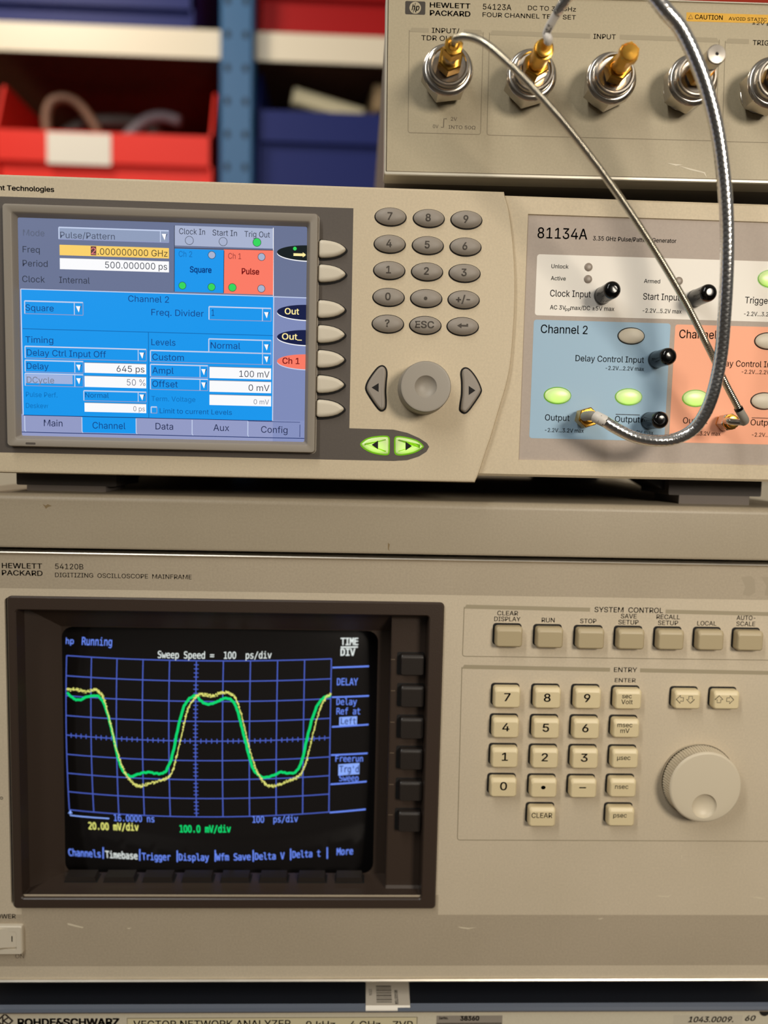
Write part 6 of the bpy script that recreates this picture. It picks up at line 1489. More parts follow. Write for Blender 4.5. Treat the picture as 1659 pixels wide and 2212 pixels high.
def combo(x0, y0, x1, y1, divx=None, fill=None, dark=False):
    a = GN.px(x0, y0, w3); c = GN.px(x1, y1, w3)
    if fill: k.rect(a[0], c[1], c[0], a[1], w3 - 0.02, fill)
    t_ = 2.2 * s_
    k.line((a[0], a[1]), (c[0], a[1]), t_ * 1.25, w3, lnw); k.line((a[0], c[1]), (a[0], a[1]), t_, w3, lnw)
    k.line((a[0], c[1]), (c[0], c[1]), t_ * 0.7, w3, lil); k.line((c[0], c[1]), (c[0], a[1]), t_ * 0.7, w3, lil)
    if divx:
        d_ = GN.px(divx, (y0 + y1) / 2, w3)[0]
        k.line((d_, c[1]), (d_, a[1]), t_ * 0.8, w3, lnw)
        mu, mv = (d_ + c[0]) / 2, (a[1] + c[1]) / 2 - 0.1
        k.poly([(mu - 1.35, mv + 1.35), (mu + 1.35, mv + 1.35), (mu, mv - 1.6)], w3 + 0.02, wht)
        k.poly([(mu + 0.25, mv - 1.0), (mu, mv - 1.6), (mu + 1.35, mv + 1.35), (mu + 0.85, mv + 1.35)], w3 + 0.03, navd)


def wbox(x0, y0, x1, y1, m_=None):
    a = GN.px(x0, y0, w3); c = GN.px(x1, y1, w3)
    k.rect(a[0], c[1], c[0], a[1], w3, m_ or wht)
    k.line((a[0], a[1]), (c[0], a[1]), 1.2 * s_, w3 + 0.02, gr2)


Q = lambda s, x0, y, x1, m_, cap=13.5, wt=0.0: k.text(s, x0, y, x1, cap, w4, m_, wt)
combo(127, 491, 364.5, 524, 346.5, E(142, 156, 186))
wbox(128.5, 528, 365, 558.5, yl); wbox(129, 557, 365, 588.5)
k.prect(196, 532, 208, 551.5, w4 - 0.02, E(96, 56, 60))
Q('Mode', 50, 509, 96, E(86, 94, 116)); Q('Freq', 49, 545, 86, dk); Q('Period', 49, 575, 103, dk); Q('Clock', 48, 609, 97, dk); Q('Internal', 128, 611, 194, dk)
Q('Pulse/Pattern', 130, 514, 248, E(70, 78, 100)); Q('2', 197, 549, 207, E(240, 130, 130), 14); Q('.000000000 GHz', 211, 550, 362, E(70, 62, 40), 14); Q('500.000000 ps', 227, 579, 361, dk, 14)
# status block
k.prect(377.5, 487, 591, 537, w1, gLt); k.pline(590.5, 492, 590.5, 640, 1.4, w2, wht)
k.prect(377, 537, 483.5, 633, w2, blu); k.prect(483.5, 537.5, 590, 637, w2, cor); k.pline(377, 535.5, 590, 540.5, 1.3, w3, dk); k.pline(484, 541, 483, 633, 1.3, w3, dk); k.pline(377, 487, 376.5, 630, 1.2, w3, dk)
Q('Clock In', 387, 505.5, 443, dk, 12.5); Q('Start In', 459, 508.5, 512, dk, 12.5); Q('Trig Out', 528, 511.5, 583, dk, 12.5)
for x, y, r, m_ in ((409, 519.5, 9.5, gLt), (482, 522, 9.5, gLt), (555, 523.5, 9.5, grn_), (457.5, 551, 8.5, gLt), (565, 555, 8.5, gLt), (394, 617, 8.5, grn_), (457, 620, 8.5, grn_), (502, 621, 9, grn_), (564.5, 623.5, 8.5, gLt)):
    k.pcirc(x, y, r, w3, m_, dk, 1.0)
Q('Ch 2', 386, 554.5, 415, blud, 12.5); Q('Square', 410, 588, 457, nav, 12.5, 0.02); Q('Ch 1', 493, 559, 521, E(150, 54, 50), 12.5); Q('Pulse', 522, 592, 560, mar, 12.5, 0.02)
# soft labels at the right
for yc, m_, tx, x0, x1, tm in ((544, E(6, 20, 22), None, 0, 0, None), (672.5, nv2, 'Out', 615, 646, ybl), (727, nv2, 'Out_', 609, 652, ybl), (779.5, cor, 'Ch 1', 610, 647, mar)):
    a = GN.px(598.5, yc, w2); hh = 16.5 * s_
    ue = nR + 0.8
    pts = [(a[0] + (ue - a[0]) * (1 - math.cos(math.radians(x))), a[1] - 0.15 + hh * math.sin(math.radians(x))) for x in range(0, 91, 6)]
    low = [(p[0], 2 * (a[1] - 0.15) - p[1]) for p in pts[::-1]]
    k.poly([(p[0], p[1] - 0.45) for p in pts + low[:-1]], w2, wht if tx != 'Ch 1' else lnw)
    k.poly(pts + low[:-1], w2 + 0.03, m_)
    if tx: Q(tx, x0, yc + 6, x1, tm, 13, 0.012)
    else:
        k.pcirc(637, 537, 4, w3, grn_); k.prect(634, 547, 659, 553.5, w3, ybl); k.ppoly([(654, 545), (661, 550.5), (654, 556)], w3, ybl)
# main page
Q('Channel 2', 277, 651.5, 365, nav); combo(53, 650, 179.5, 681, 160.5); Q('Square', 55, 671, 116, nav)
Q('Freq. Divider', 327, 681, 440, nav); combo(451.5, 662.5, 585.5, 694, 567); Q('1', 457, 682, 463, nav)
Q('Timing', 55, 740, 115, nav); combo(54, 748, 316, 780, 298.5); Q('Delay Ctrl Input Off', 58, 768, 229, nav)
combo(54, 778, 180, 806, 161.5); Q('Delay', 58, 797, 105, nav); wbox(182.5, 783, 316, 808.5); Q('645 ps', 252, 803, 312, dk, 13.5)
combo(54, 806.5, 180, 836, 161.5); k.prect(56, 808.5, 157, 830, w3, E(160, 178, 220)); Q('DCycle', 58, 827, 117, gr2)
wbox(182.5, 811.5, 316, 839); Q('50 %', 274, 832.5, 314, gr2)
Q('Pulse Perf.', 56, 857, 124, blud, 10.5); combo(181, 844, 316, 868.5, 298.5); Q('Normal', 184, 858.5, 235, E(6, 84, 152), 10.5)
Q('Deskew', 56, 881, 104, blud, 10.5); wbox(182.5, 869.5, 316, 892.5); Q('0 ps', 288, 888, 313, gr2, 10.5)
Q('Levels', 327, 745.5, 379, nav); combo(451, 732, 585.5, 764, 567); Q('Normal', 455, 752.5, 519, nav)
combo(325, 757, 585.5, 788, 567); Q('Custom', 329, 777.5, 397, nav)
combo(325, 787, 449, 816, 432); Q('Ampl', 329, 806.5, 375, nav); wbox(452.5, 792, 585.5, 820); Q('100 mV', 517, 814, 582, dk)
combo(325, 816.5, 449, 844, 432); Q('Offset', 329, 835.5, 384, nav); wbox(452.5, 821.5, 585.5, 849.5); Q('0 mV', 537, 844, 582, dk)
Q('Term. Voltage', 327, 866, 422, blud, 10.5); wbox(452.5, 852, 585.5, 878); Q('0 mV', 548, 873, 581, gr2, 10.5)
combo(326.5, 879, 339, 892.5); Q('Limit to current Levels', 345, 892.5, 501, E(6, 84, 152), 10.5)
# tabs
uc = lambda x, y: GN.px(x, y, w3)[0]
k.rect(uc(177, 915), GN.px(235, 934, w3)[1] - 0.3, uc(294, 917), my0, w2 + 0.01, blu)
vTb = GN.px(320, 939.5, w3)[1]
k.line((nL, vTb), (nR, vTb), 1.6 * s_, w2 + 0.03, navd)
for x in (53.5, 177, 294, 415, 535.5):
    p = GN.px(x, 915, w3); k.line((p[0], my0 - 0.4), (p[0], vTb + 0.9), 1.9 * s_, w3, lnw); k.line((p[0], vTb + 0.9), (p[0] + 0.5, vTb + 0.3), 1.6 * s_, w3, lnw)
p = GN.px(648, 920, w3); k.line((p[0], my0 - 1.5), (p[0], vTb + 0.6), 1.2 * s_, w3, navd)
k.line((uc(536, 915), my0 - 0.35), (uc(648, 915), my0 - 0.35), 1.0 * s_, w3, navd)
for s, x0, y, x1 in (('Main', 95, 920.5, 135), ('Channel', 200, 925.5, 271), ('Data', 336, 927.5, 374), ('Aux', 461, 930.5, 495), ('Config', 564, 934.5, 621)):
    Q(s, x0, y, x1, E(18, 30, 70) if s != 'Channel' else nav, 14)
k.build('display', gen, 'bright blue colour display showing the channel 2 settings')

# soft keys beside the display
for yc, xl in ((537, 688), (590, 687.2), (667, 685.5), (721, 685), (775, 684.2), (829.5, 683.5), (882, 683)):
    k = MB(GN)
    a = GN.px(xl, yc, 1.5); s = GN.scale(xl, yc)
    L, hh = 60 * s, 19 * s
    half = [(0.0, 0.72), (0.03, 0.9), (0.10, 1.0), (0.24, 0.99), (0.42, 0.93), (0.6, 0.82), (0.78, 0.62), (0.91, 0.36), (0.98, 0.15)]
    pts = [(a[0] + x * L, a[1] + y * hh) for x, y in half] + [(a[0] + L, a[1])] + [(a[0] + x * L, a[1] - y * hh) for x, y in half[::-1]]
    pts = ccw(pts)
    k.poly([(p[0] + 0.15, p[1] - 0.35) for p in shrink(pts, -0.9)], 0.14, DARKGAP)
    k.loft([(pts, 0.1), (pts, 1.3), (shrink(pts, 0.15), 1.8), (shrink(pts, 0.6), 2.3), (shrink(pts, 1.4), 2.65), (shrink(pts, 2.4), 2.75)], CREAMK)
    k.build('soft_key', gen)

# oval keypad
kp = [(843.8, 467, '7'), (926.6, 470.4, '8'), (1008, 473.7, '9'), (842, 526, '4'), (924.5, 529, '5'), (1006, 532, '6'), (841, 583, '1'), (922.8, 586, '2'), (1004, 589, '3'),
      (839.5, 641, '0'), (921, 643.7, '.'), (1002, 646.5, '+/-'), (838, 698.7, '?'), (919, 701.7, 'ESC'), (1000, 704.3, 'RET')]
for x, y, s in kp:
    k = MB(GN)
    c = GN.px(x, y + 0.5, 1.0); m_ = GN.scale(x, y)
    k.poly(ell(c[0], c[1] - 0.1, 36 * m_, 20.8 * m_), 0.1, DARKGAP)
    a_, b_ = 33.6 * m_, 18.6 * m_
    lv = [(ell(c[0], c[1], a_, b_), 0.1), (ell(c[0], c[1], a_, b_), 0.9)]
    for t in (12, 20, 28, 36, 45, 55, 66, 78):
        cs = math.cos(math.radians(t)); lv.append((ell(c[0], c[1], a_ * cs, b_ * cs), 0.9 + 1.9 * (1 - cs ** 3.2)))
    lv.append((ell(c[0], c[1], a_ * 0.02, b_ * 0.02), 2.8))
    k.loft(lv, OVALK)
    topw = lambda u, v: 0.9 + 1.9 * (1 - (((u - c[0]) / a_) ** 2 + ((v - c[1]) / b_) ** 2) ** 1.6) + (0.34 if s == '+/-' else 0.14)
    i0_ = len(k.v)
    lx, ly = x - 1.5, y - 1.0
    if s == 'RET':
        p = GN.px(lx + 1, ly, 3.0)
        k.poly([(p[0] - 2.7, p[1]), (p[0] - 0.6, p[1] + 1.2), (p[0] - 0.6, p[1] + 0.4), (p[0] + 1.9, p[1] + 0.4), (p[0] + 1.9, p[1] + 0.95), (p[0] + 2.7, p[1] + 0.95), (p[0] + 2.7, p[1] - 0.4), (p[0] - 0.6, p[1] - 0.4), (p[0] - 0.6, p[1] - 1.2)], 0, INK)
    else:
        k.ctext({'.': '\u2022'}.get(s, s), lx, ly, 15.5 if s != 'ESC' else 14.5, 3.0, INK, 0.014, 1.0 if s != 'ESC' else 1.12)
    for i in range(i0_, len(k.v)):
        u, _, v = k.v[i]; k.v[i] = (u, -topw(u, v), v)
    k.build('key', gen, 'oval taupe key marked ' + {'.': 'with a point', 'RET': 'with a return arrow'}.get(s, s))

# arrow keys beside the knob
lft = [(338, 270), (372, 292), (385, 340), (378, 420), (374, 500), (378, 580), (372, 640), (340, 668), (302, 652), (240, 568), (196, 492), (196, 440), (228, 375), (292, 292)]
rgt = [(1050, 288), (1092, 308), (1145, 375), (1186, 462), (1184, 512), (1120, 612), (1068, 676), (1032, 688), (996, 660), (996, 612), (1009, 520), (1010, 420), (1004, 345), (1016, 305)]
for pp, tri, nm in ((lft, [(248, 462), (308, 424), (308, 500)], 'left'), (rgt, [(1135, 487), (1078, 448), (1078, 526)], 'right')):
    k = MB(GN)
    pts = ccw(closed_spline([GN.px(740 + x / 3.95, 720 + y / 3.95, 0.5) for x, y in pp], 5))
    k.poly(pts, 0.1, DARKGAP)
    q_ = inset(pts, 0.85)
    k.loft([(q_, 0.1), (q_, 1.0), (inset(pts, 1.1), 1.5), (inset(pts, 1.5), 1.9), (inset(pts, 2.0), 2.05)], OVALK)
    k.poly([GN.px(740 + x / 3.95, 720 + y / 3.95, 2.7) for x, y in tri], 2.12, DARKGAP)
    k.build('arrow_key', gen, 'curved taupe key with a %s pointing arrow' % nm)
# lit arrow keys under the knob
llo = [(150, 945), (190, 905), (240, 885), (300, 876), (360, 873), (392, 880), (403, 905), (403, 960), (402, 1010), (392, 1035), (360, 1041), (300, 1034), (240, 1018), (180, 985)]
rlo = [(441, 905), (452, 882), (485, 877), (540, 884), (600, 899), (650, 920), (690, 958), (688, 975), (650, 1003), (600, 1025), (540, 1038), (485, 1043), (452, 1034), (441, 1010), (440, 960)]
for pp, tri, nm in ((llo, [(248, 952), (303, 915), (303, 990)], 'left'), (rlo, [(592, 962), (537, 924), (537, 1000)], 'right')):
    k = MB(GN)
    pts = ccw(closed_spline([GN.px(740 + x / 3.95, 720 + y / 3.95, 0.3) for x, y in pp], 4))
    k.poly(pts, 0.12, glow((120, 190, 20), 0.7, (60, 100, 20)))
    q_ = inset(pts, 0.7)
    k.loft([(q_, 0.1), (q_, 0.7), (inset(pts, 1.2), 1.2), (inset(pts, 2.2), 1.4)], LIT)
    k.poly([GN.px(740 + x / 3.95, 720 + y / 3.95, 1.5) for x, y in tri], 1.45, DARKGAP)
    k.build('lit_arrow_key', gen, 'lit green key with a %s pointing arrow' % nm)
# knob
k = MB(GN)
c = GN.px(914.5, 839.5, 0); s = GN.scale(914, 840)
R0, R1, hk = 56.5 * s, 51.5 * s, 14.0
k.lathe(c[0], c[1], [(R0, 0), (R0, 1), (R0 - 0.4, 6), (R1 + 0.5, hk - 0.9), (R1 + 0.1, hk - 0.2), (R1 - 0.7, hk), (23.5 * s, hk), (22.5 * s, hk - 0.25), (20 * s, hk - 1.0), (14 * s, hk - 1.9), (7 * s, hk - 2.3), (0.3 * s, hk - 2.4)], KNOBG, 72)
k.build('rotary_knob', gen, 'grey tapered rotary knob with a round dimple')
# feet
FW = -26.0
for (xa, xb, ya, yb, xs0, xs1, ym) in ((40, 247, 1016, 1063, 59, 229, 1047), (1448, 1640, 1032, 1093, 1465, 1617, 1069)):
    k = MB(GN)
    a = GN.px(xa, ym, FW); b_ = GN.px(xb, ym, FW); s0 = GN.px(xs0, yb, FW); s1 = GN.px(xs1, yb, FW)
    top = rB + 1.6
    k.loft([(rrect(a[0] - 1.5, a[1], b_[0] + 1.5, top, 0.6), FW - 40), (rrect(a[0] - 1.0, a[1], b_[0] + 1.0, top, 0.8), FW)], FOOTP, True, True)
    k.add([GN.local(*q) for q in ((b_[0], a[1] + 1.5, FW - 6), (b_[0] + 11, top, FW - 6), (b_[0], top, FW - 6), (b_[0], a[1] + 1.5, FW - 40), (b_[0] + 11, top, FW - 40), (b_[0], top, FW - 40))] if xa < 500 else
          [GN.local(*q) for q in ((a[0], a[1] + 1.5, FW - 6), (a[0] - 17, top, FW - 6), (a[0], top, FW - 6), (a[0], a[1] + 1.5, FW - 40), (a[0] - 17, top, FW - 40), (a[0], top, FW - 40))],
          [(0, 1, 2), (3, 5, 4), (0, 3, 4, 1), (1, 4, 5, 2)], BROWN2)
    ft = k.build('foot', gen)
    k = MB(GN)
    k.loft([(rrect(s0[0], 0, s1[0], a[1] + 0.1, 0.4), FW - 34), (rrect(s0[0], 0, s1[0], a[1] + 0.1, 0.4), FW + 0.4)], FOOTR, True, True)
    k.build('rubber_pad', ft, 'grey rubber pad')
for s in (-1, 1):
    k = MB(GN); k.box(s * 160 - 25, 0, -310, s * 160 + 25, rB + 1.7, -270, FOOTP); k.build('foot', gen)


# threaded sockets on the connector panel
def socket(x, y):
    k = MB(GN); c = GN.px(x, y, WP)
    k.hexa(c[0], c[1], 3.9, WP, WP + 1.6, GOLD, 0.3, 15)
    k.lathe(c[0], c[1], [(3.1, WP + 1.6), (3.1, WP + 8)], GOLD, 24)
    k.build('connector_socket', gen)
    return GN.world(c[0], c[1], WP)


base_clock = socket(1301, 639); base_start = socket(1501, 645); base_delay = socket(1417.5, 777); base_outbar = socket(1401, 909)
base_o2 = socket(1259, 903); base_o1 = socket(1561, 912.5)

# black dust caps
def dust_cap(base, label, first=None):
    if first:
        o = first.copy(); COL.objects.link(o); o.location = base * MM; tag(o, label)
        return o
    P0 = Plane(0); P0.o = Vector(base)
    k = MB(P0)
    r = 4.25
    lv = [(r - 0.3, 0.25), (r + 0.15, 0.25), (r + 0.15, 1.6), (r, 1.9), (r, 14.5)]
    for a in (20, 40, 60, 75, 88): lv.append((r - 2.6 + 2.6 * math.cos(math.radians(a)), 14.5 + 2.6 * math.sin(math.radians(a))))
    lv.append((0.05, 17.15))
    k.lathe(0, 0, lv, BLACKRUB, 32)
    o = k.build('dust_cap'); o.location = base * MM
    return tag(o, label, 'dust cap', 'black dust caps on the generator')


cap0 = dust_cap(base_clock, 'black rubber dust cap on the Clock Input')
dust_cap(base_start, 'black rubber dust cap on the Start Input', cap0)
dust_cap(base_delay, 'black rubber dust cap on the channel 2 Delay Control Input', cap0)
dust_cap(base_outbar, 'black rubber dust cap on the barred Output of channel 2', cap0)

# ================================================================== four channel test set on top
P1 = Plane(-9.0, 0.011)
tl_ = P1.px(833, 300, 0)
TB = P1.px(1240, 386, 0)[1]; TT = P1.px(1600, 4, 0)[1]
tset, TS = root_on('channel_test_set', P1, tl_[0] + 105, gen.location.z * 1000 + rT - P1.o.z, 0, 'beige four input test set with large nickel connectors standing on the generator', 'instrument')
uL0 = TS.px(830, 300, 0)[0]; uR0 = uL0 + 235
vB0 = TS.px(1240, 388, 0)[1]; vT0 = TS.px(1600, 5, 0)[1]
k = MB(TS)
k.loft([(rrect(uL0 + 0.8, vB0 + 0.5, uR0 - 0.8, vT0 - 0.5, 1.5), -300), (rrect(uL0 + 0.8, vB0 + 0.5, uR0 - 0.8, vT0 - 0.5, 1.5), -6)], mat('set_case', (128, 120, 108), 0.55), True, True)
k.build('case', tset)
k = MB(TS)
fL = TS.px(833, 300, 0)[0]; fB = TS.px(1240, 380.5, 0)[1]; fT = TS.px(1600, 9.5, 0)[1]
o0 = rrect(uL0, vB0, uR0, vT0, 1.2); n0 = rrect(fL + 0.3, fB, uR0 - 4, fT, 0.5)
k.loft([(o0, -12), (o0, 0.2), (inset(o0, 0.4), 0.7), (inset(n0, -0.25), 0.7), (n0, 0.2), (n0, -1.0)], mat('silver_frame', (206, 200, 184), 0.38, metal=0.35), False)
k.build('front_frame', tset)
k = MB(TS)
k.rect(fL + 0.2, fB - 0.2, uR0 - 3.8, fT + 0.2, 0.0, TSETP)
k.line((fL + 0.55, fB), (fL + 0.55, fT), 0.3, 0.03, INK); k.line((fL + 0.3, fB + 0.3), (uR0 - 4, fB + 0.3), 0.25, 0.03, INKSOFT)
W = 0.05; w2 = 0.09
k.prrect(875.5, 2, 918.5, 32, 3, W, INK)
k.pcirc(897, 16.8, 13.2, w2, TSETP)
k.text('hp', 889, 22, 906, 13, w2 + 0.03, INK, 0.012, 0.25); k.pline(892.5, 27, 897.5, 6, 1.4, w2 + 0.03, INK); k.pline(898, 27, 901, 16, 1.4, w2 + 0.03, INK)
k.text('HEWLETT', 928.5, 15.5, 1016, 10.5, w2, INK, 0.014); k.text('PACKARD', 928.5, 33, 1016, 11, w2, INK, 0.014)
k.text('54123A', 1043, 20, 1104.5, 12, w2, INK, 0.002); k.text('DC TO 34 GHz', 1140.5, 21.5, 1244, 9.5, w2, INK, 0.002); k.text('FOUR CHANNEL TEST SET', 1042.5, 36, 1244, 9.5, w2, INK, 0.002)
group_box(k, (884, 59.5), (1044, 65), (881.5, 286), (1038, 291), [(884, 926, 9), (1002, 1044, 9)], 5, W)
group_box(k, (1057.5, 65.5), (1554, 82), (1052, 291), (1546, 305), [(1057.5, 1275, 10), (1339, 1554, 10)], 5, W)
group_box(k, (1567, 83), (1760, 89), (1560, 305), (1752, 311), [(1567, 1618, 10), (1690, 1760, 10)], 5, W)
k.text('INPUT/', 933, 70.5, 992, 10.5, w2, INK, 0.002); k.text('TDR OUT', 910, 86.5, 985, 10.5, w2, INK, 0.002); k.text('INPUT', 1282, 83.5, 1330, 10.5, w2, INK, 0.002); k.text('TRIGGER', 1626, 97, 1690, 10.5, w2, INK, 0.002)
k.text('0V', 935, 276.5, 947, 7.5, w2, INKSOFT); k.text('2V', 974, 260.5, 987, 7.5, w2, INKSOFT); k.text('INTO 50\u03a9', 969, 278, 1027, 7.5, w2, INKSOFT)
k.polyline([TS.px(*q, w2) for q in ((953, 275), (958, 275), (959, 256.5), (965, 256.5))], 0.35, w2, INKSOFT)
k.prect(1483, 26.5, 1700, 51, W, mat('yellow_tape', (222, 168, 44), 0.5, noise=0.06, nscale=200)); k.pline(1484, 40, 1700, 46, 12, W - 0.01, mat('yellow_tape', (222, 168, 44)))
YI = mat('ochre_ink', (120, 78, 24), 0.6)
q = TS.px(1492, 36.5, w2); k.polyline([(q[0] - 1.1, q[1] - 0.9), (q[0], q[1] + 1.1), (q[0] + 1.1, q[1] - 0.9), (q[0] - 1.1, q[1] - 0.9)], 0.3, w2, YI)
k.text('CAUTION', 1501, 41, 1561, 9.5, w2, YI, 0.01); k.text('AVOID STATIC', 1574, 43.5, 1656, 7, w2, YI, 0.004); k.text('\u00b12V pk', 1625, 53, 1672, 6.5, w2, YI, 0.004)
for p in ([(1466, 358), (1500, 366), (1523, 372), (1527, 384), (1520, 374), (1490, 367)], [(1440, 352), (1475, 356), (1460, 358)]):
    k.ppoly(p, W, mat('pale_scuff', (222, 212, 190), 0.6))
k.build('front_panel', tset)
for s, ww in ((45, -130), (45, -270), (190, -130), (190, -270)):
    k = MB(TS); k.box(uL0 + s - 14, -(uL0 + s) * math.tan(TS.roll) + 0.3, ww - 14, uL0 + s + 14, vB0 + 1.2, ww + 14, FOOTP); k.build('foot', tset)

# big nickel connectors
tips = []
spots = [(960.7, 178.5), (1135.5, 189), (1302.4, 195.5), (1471.9, 199.5), (1637, 205)]
for i, (x, y) in enumerate(spots):
    c = TS.px(x, y, 0)
    k = MB(TS)
    k.lathe(c[0], c[1], [(9.2, 0), (9.2, 1.0), (8.6, 1.4), (8.6, 4.0)], STEEL, 40, False)
    k.hexa(c[0], c[1], 12.0, 4.0, 13.0, STEEL, 0.0, 8 + 9 * i)
    k.lathe(c[0], c[1], [(12.0, 12.9), (11.4, 13.9), (10.6, 14.4), (9.9, 14.4), (9.6, 14.8), (9.6, 17.6), (9.0, 18.3), (8.3, 18.3), (7.6, 17.6), (5.0, 17.4)], STEEL, 48)
    o = k.build('input_connector', tset)
    k = MB(TS)
    k.lathe(c[0], c[1], [(4.6, 17), (4.6, 20)], STEEL, 24, False)
    k.hexa(c[0], c[1], 6.0, 18.8, 24.5, GOLD, 0.5, 20 + 13 * i)
    k.lathe(c[0], c[1], [(3.2, 24.5), (3.2, 31)], GOLD, 24)
    k.build('adaptor', o, 'gold hexagonal adaptor')
    tips.append(c)


def on_tip(i, name, label, cat):
    o = bpy.data.objects.new(name, None); COL.objects.link(o)
    p = TS.world(tips[i][0], tips[i][1], 24.8)
    o.location = p * MM; o.rotation_euler = (0, -TS.roll, 0); tag(o, label, cat)
    q = Plane(0, TS.roll); q.o = p
    return o, q


# gold screw cap on the third input
o, q = on_tip(2, 'screw_cap', 'gold screw-on cap on the third input of the test set', 'connector cap')
k = MB(q); k.lathe(0, 0, [(3.9, 0), (4.1, 0.4), (4.1, 8.5)], GOLD, 32); k.hexa(0, 0, 4.75, 8.5, 12.5, GOLD, 0.0, 20); k.build('barrel', o)
k = MB(q); k.lathe(0, 0, [(4.4, 12.2), (4.1, 12.8), (3.7, 12.8), (3.6, 12.5), (3.5, 12.9), (0.1, 13.0)], GOLD, 32); k.build('end_disc', o)
# silver cap on the fourth
o, q = on_tip(3, 'screw_cap', 'silver screw-on cap with a small hole on the fourth input of the test set', 'connector cap')
k = MB(q); k.lathe(0, 0, [(3.9, 0), (4.2, 0.4), (4.2, 6.0), (3.4, 6.3), (3.4, 8.0)], STEEL, 32, False); k.lathe(0, 0, [(3.4, 8), (4.3, 8.0), (4.3, 12.4), (3.9, 12.9), (0.8, 13.0), (0.7, 12.0), (0.05, 11.8)], STEEL, 32); k.build('barrel', o)
k = MB(q); k.lathe(0, 0, [(0.75, 13.03), (0.05, 13.04)], DARKGAP, 12); k.build('center_hole', o)


# ================================================================== cables
WPL = Plane(0.0)


def pt(x, y, w):
    u, v = WPL.px(x, y, w)
    return tuple(WPL.world(u, v, w))


BRAID1 = braid_mat('thin_braid', (205, 198, 180), 0.95, 1, 0.25, 0.7, wrap=True, depth=0.00008)
BRAID2 = braid_mat('armour_braid', (240, 240, 240), 2.4, 6, 0.2, 0.6)
SLEEVE = mat('white_sleeve', (214, 208, 200), 0.45)
GREYS = mat('grey_sheath', (150, 146, 136), 0.4)


def plug(parent, Pl, c, w, name='plug', long=False, rot=10, nutm=None):
    """threaded nut and back body of a small coaxial plug, along the panel normal"""
    k = MB(Pl)
    k.hexa(c[0], c[1], 4.75, w, w + 6.0, nutm or GOLD, 0.35, rot)
    k.lathe(c[0], c[1], [(4.0, w + 6.0), (4.0, w + 6.6), (3.5, w + 6.6), (3.5, w + 7.4), (2.4, w + 7.8), (2.4, w + 9.4), (1.9, w + 9.9)], nutm or GOLD, 28)
    k.build(name, parent, 'gold screw plug')


class Rel(Plane):
    pass


# thin cable
tip = TS.world(tips[0][0], tips[0][1], 31.0)
thin = bpy.data.objects.new('coaxial_cable', None); COL.objects.link(thin)
thin.location = tip * MM
tag(thin, 'thin silver coaxial cable from the first input down to the channel 1 Output', 'cable', 'silver cables in front of the instruments')
p_end = base_o1
path = [tuple(TS.world(tips[0][0], tips[0][1], 35.0)), tuple(TS.world(tips[0][0], tips[0][1], 40.0)),
        pt(985, 84, 58), pt(1002, 79, 62), pt(1028, 84, 65), pt(1058, 101, 66), pt(1102, 140, 66), pt(1152, 191, 65), pt(1202, 247, 64), pt(1252, 308, 62), pt(1302, 374, 60), pt(1352, 445, 57),
        pt(1402, 521, 54), pt(1450, 599, 50), pt(1490, 670, 47), pt(1520, 730, 44), pt(1547, 785, 41), pt(1568, 830, 39), pt(1588, 868, 37), pt(1597, 886, 36)]
sp = open_spline(path, 14)
tube('cable_sheath', sp, 1.55, BRAID1, thin, 16)
end = [pt(1595, 882, 36.2), pt(1601, 893, 35.5), pt(1607, 903, 34.5), pt(1609, 909, 33), pt(1604, 912, 31.5), pt(1594, 912, 30.5), pt(1582, 911, 29.5)]
tube('strain_relief', open_spline(end[:5], 6), 1.95, GREYS, thin, 16, 'grey sleeve with a dark collar')
tube('sleeve_ring', [pt(1594.5, 881, 36.25), pt(1597, 886, 36)], 2.02, BLACKRUB, thin, 16)
tube('bent_tube', open_spline(end[3:] + [pt(1576, 910, 29.0), pt(1573, 909, 27.5), tuple(GN.world(GN.px(1573, 909, 14)[0], GN.px(1573, 909, 14)[1], 12))], 6), 1.6, STEEL, thin, 16)
P0 = Plane(0); P0.o = Vector(tip)
k = MB(P0)
rel = Vector(base_o1) - Vector(tip); rc = (rel.x, rel.z); rw = -rel.y
k.hexa(rc[0], rc[1], 4.5, rw + 2.5, rw + 8.0, STEEL, 0.3, 12)
k.lathe(rc[0], rc[1], [(3.9, rw + 8), (3.9, rw + 9.0), (3.2, rw + 9.2), (3.2, rw + 11.5), (1.7, rw + 12)], GOLD, 28)
k.build('plug', thin, 'small plug with a gold back body')
Pt = Plane(0, TS.roll); Pt.o = Vector(tip)
k = MB(Pt)
ca, sa = math.cos(TS.roll), math.sin(TS.roll)
k.lathe(0, 0, [(3.7, -6.3), (3.9, -6.0), (3.9, -2.2), (3.3, -2.0), (3.3, -1.4)], STEEL, 28, False)
k.hexa(0, 0, 4.6, -1.4, 4.0, GOLD, 0.4, 20)
k.lathe(0, 0, [(3.9, 4.0), (3.9, 4.6), (2.6, 4.8), (1.9, 6.5)], GOLD, 28)
for i in range(len(k.v)):
    x, y, z = k.v[i]; k.v[i] = (x * ca - z * sa, y, x * sa + z * ca)
k.build('plug', thin, 'steel and gold plug on the test set input')

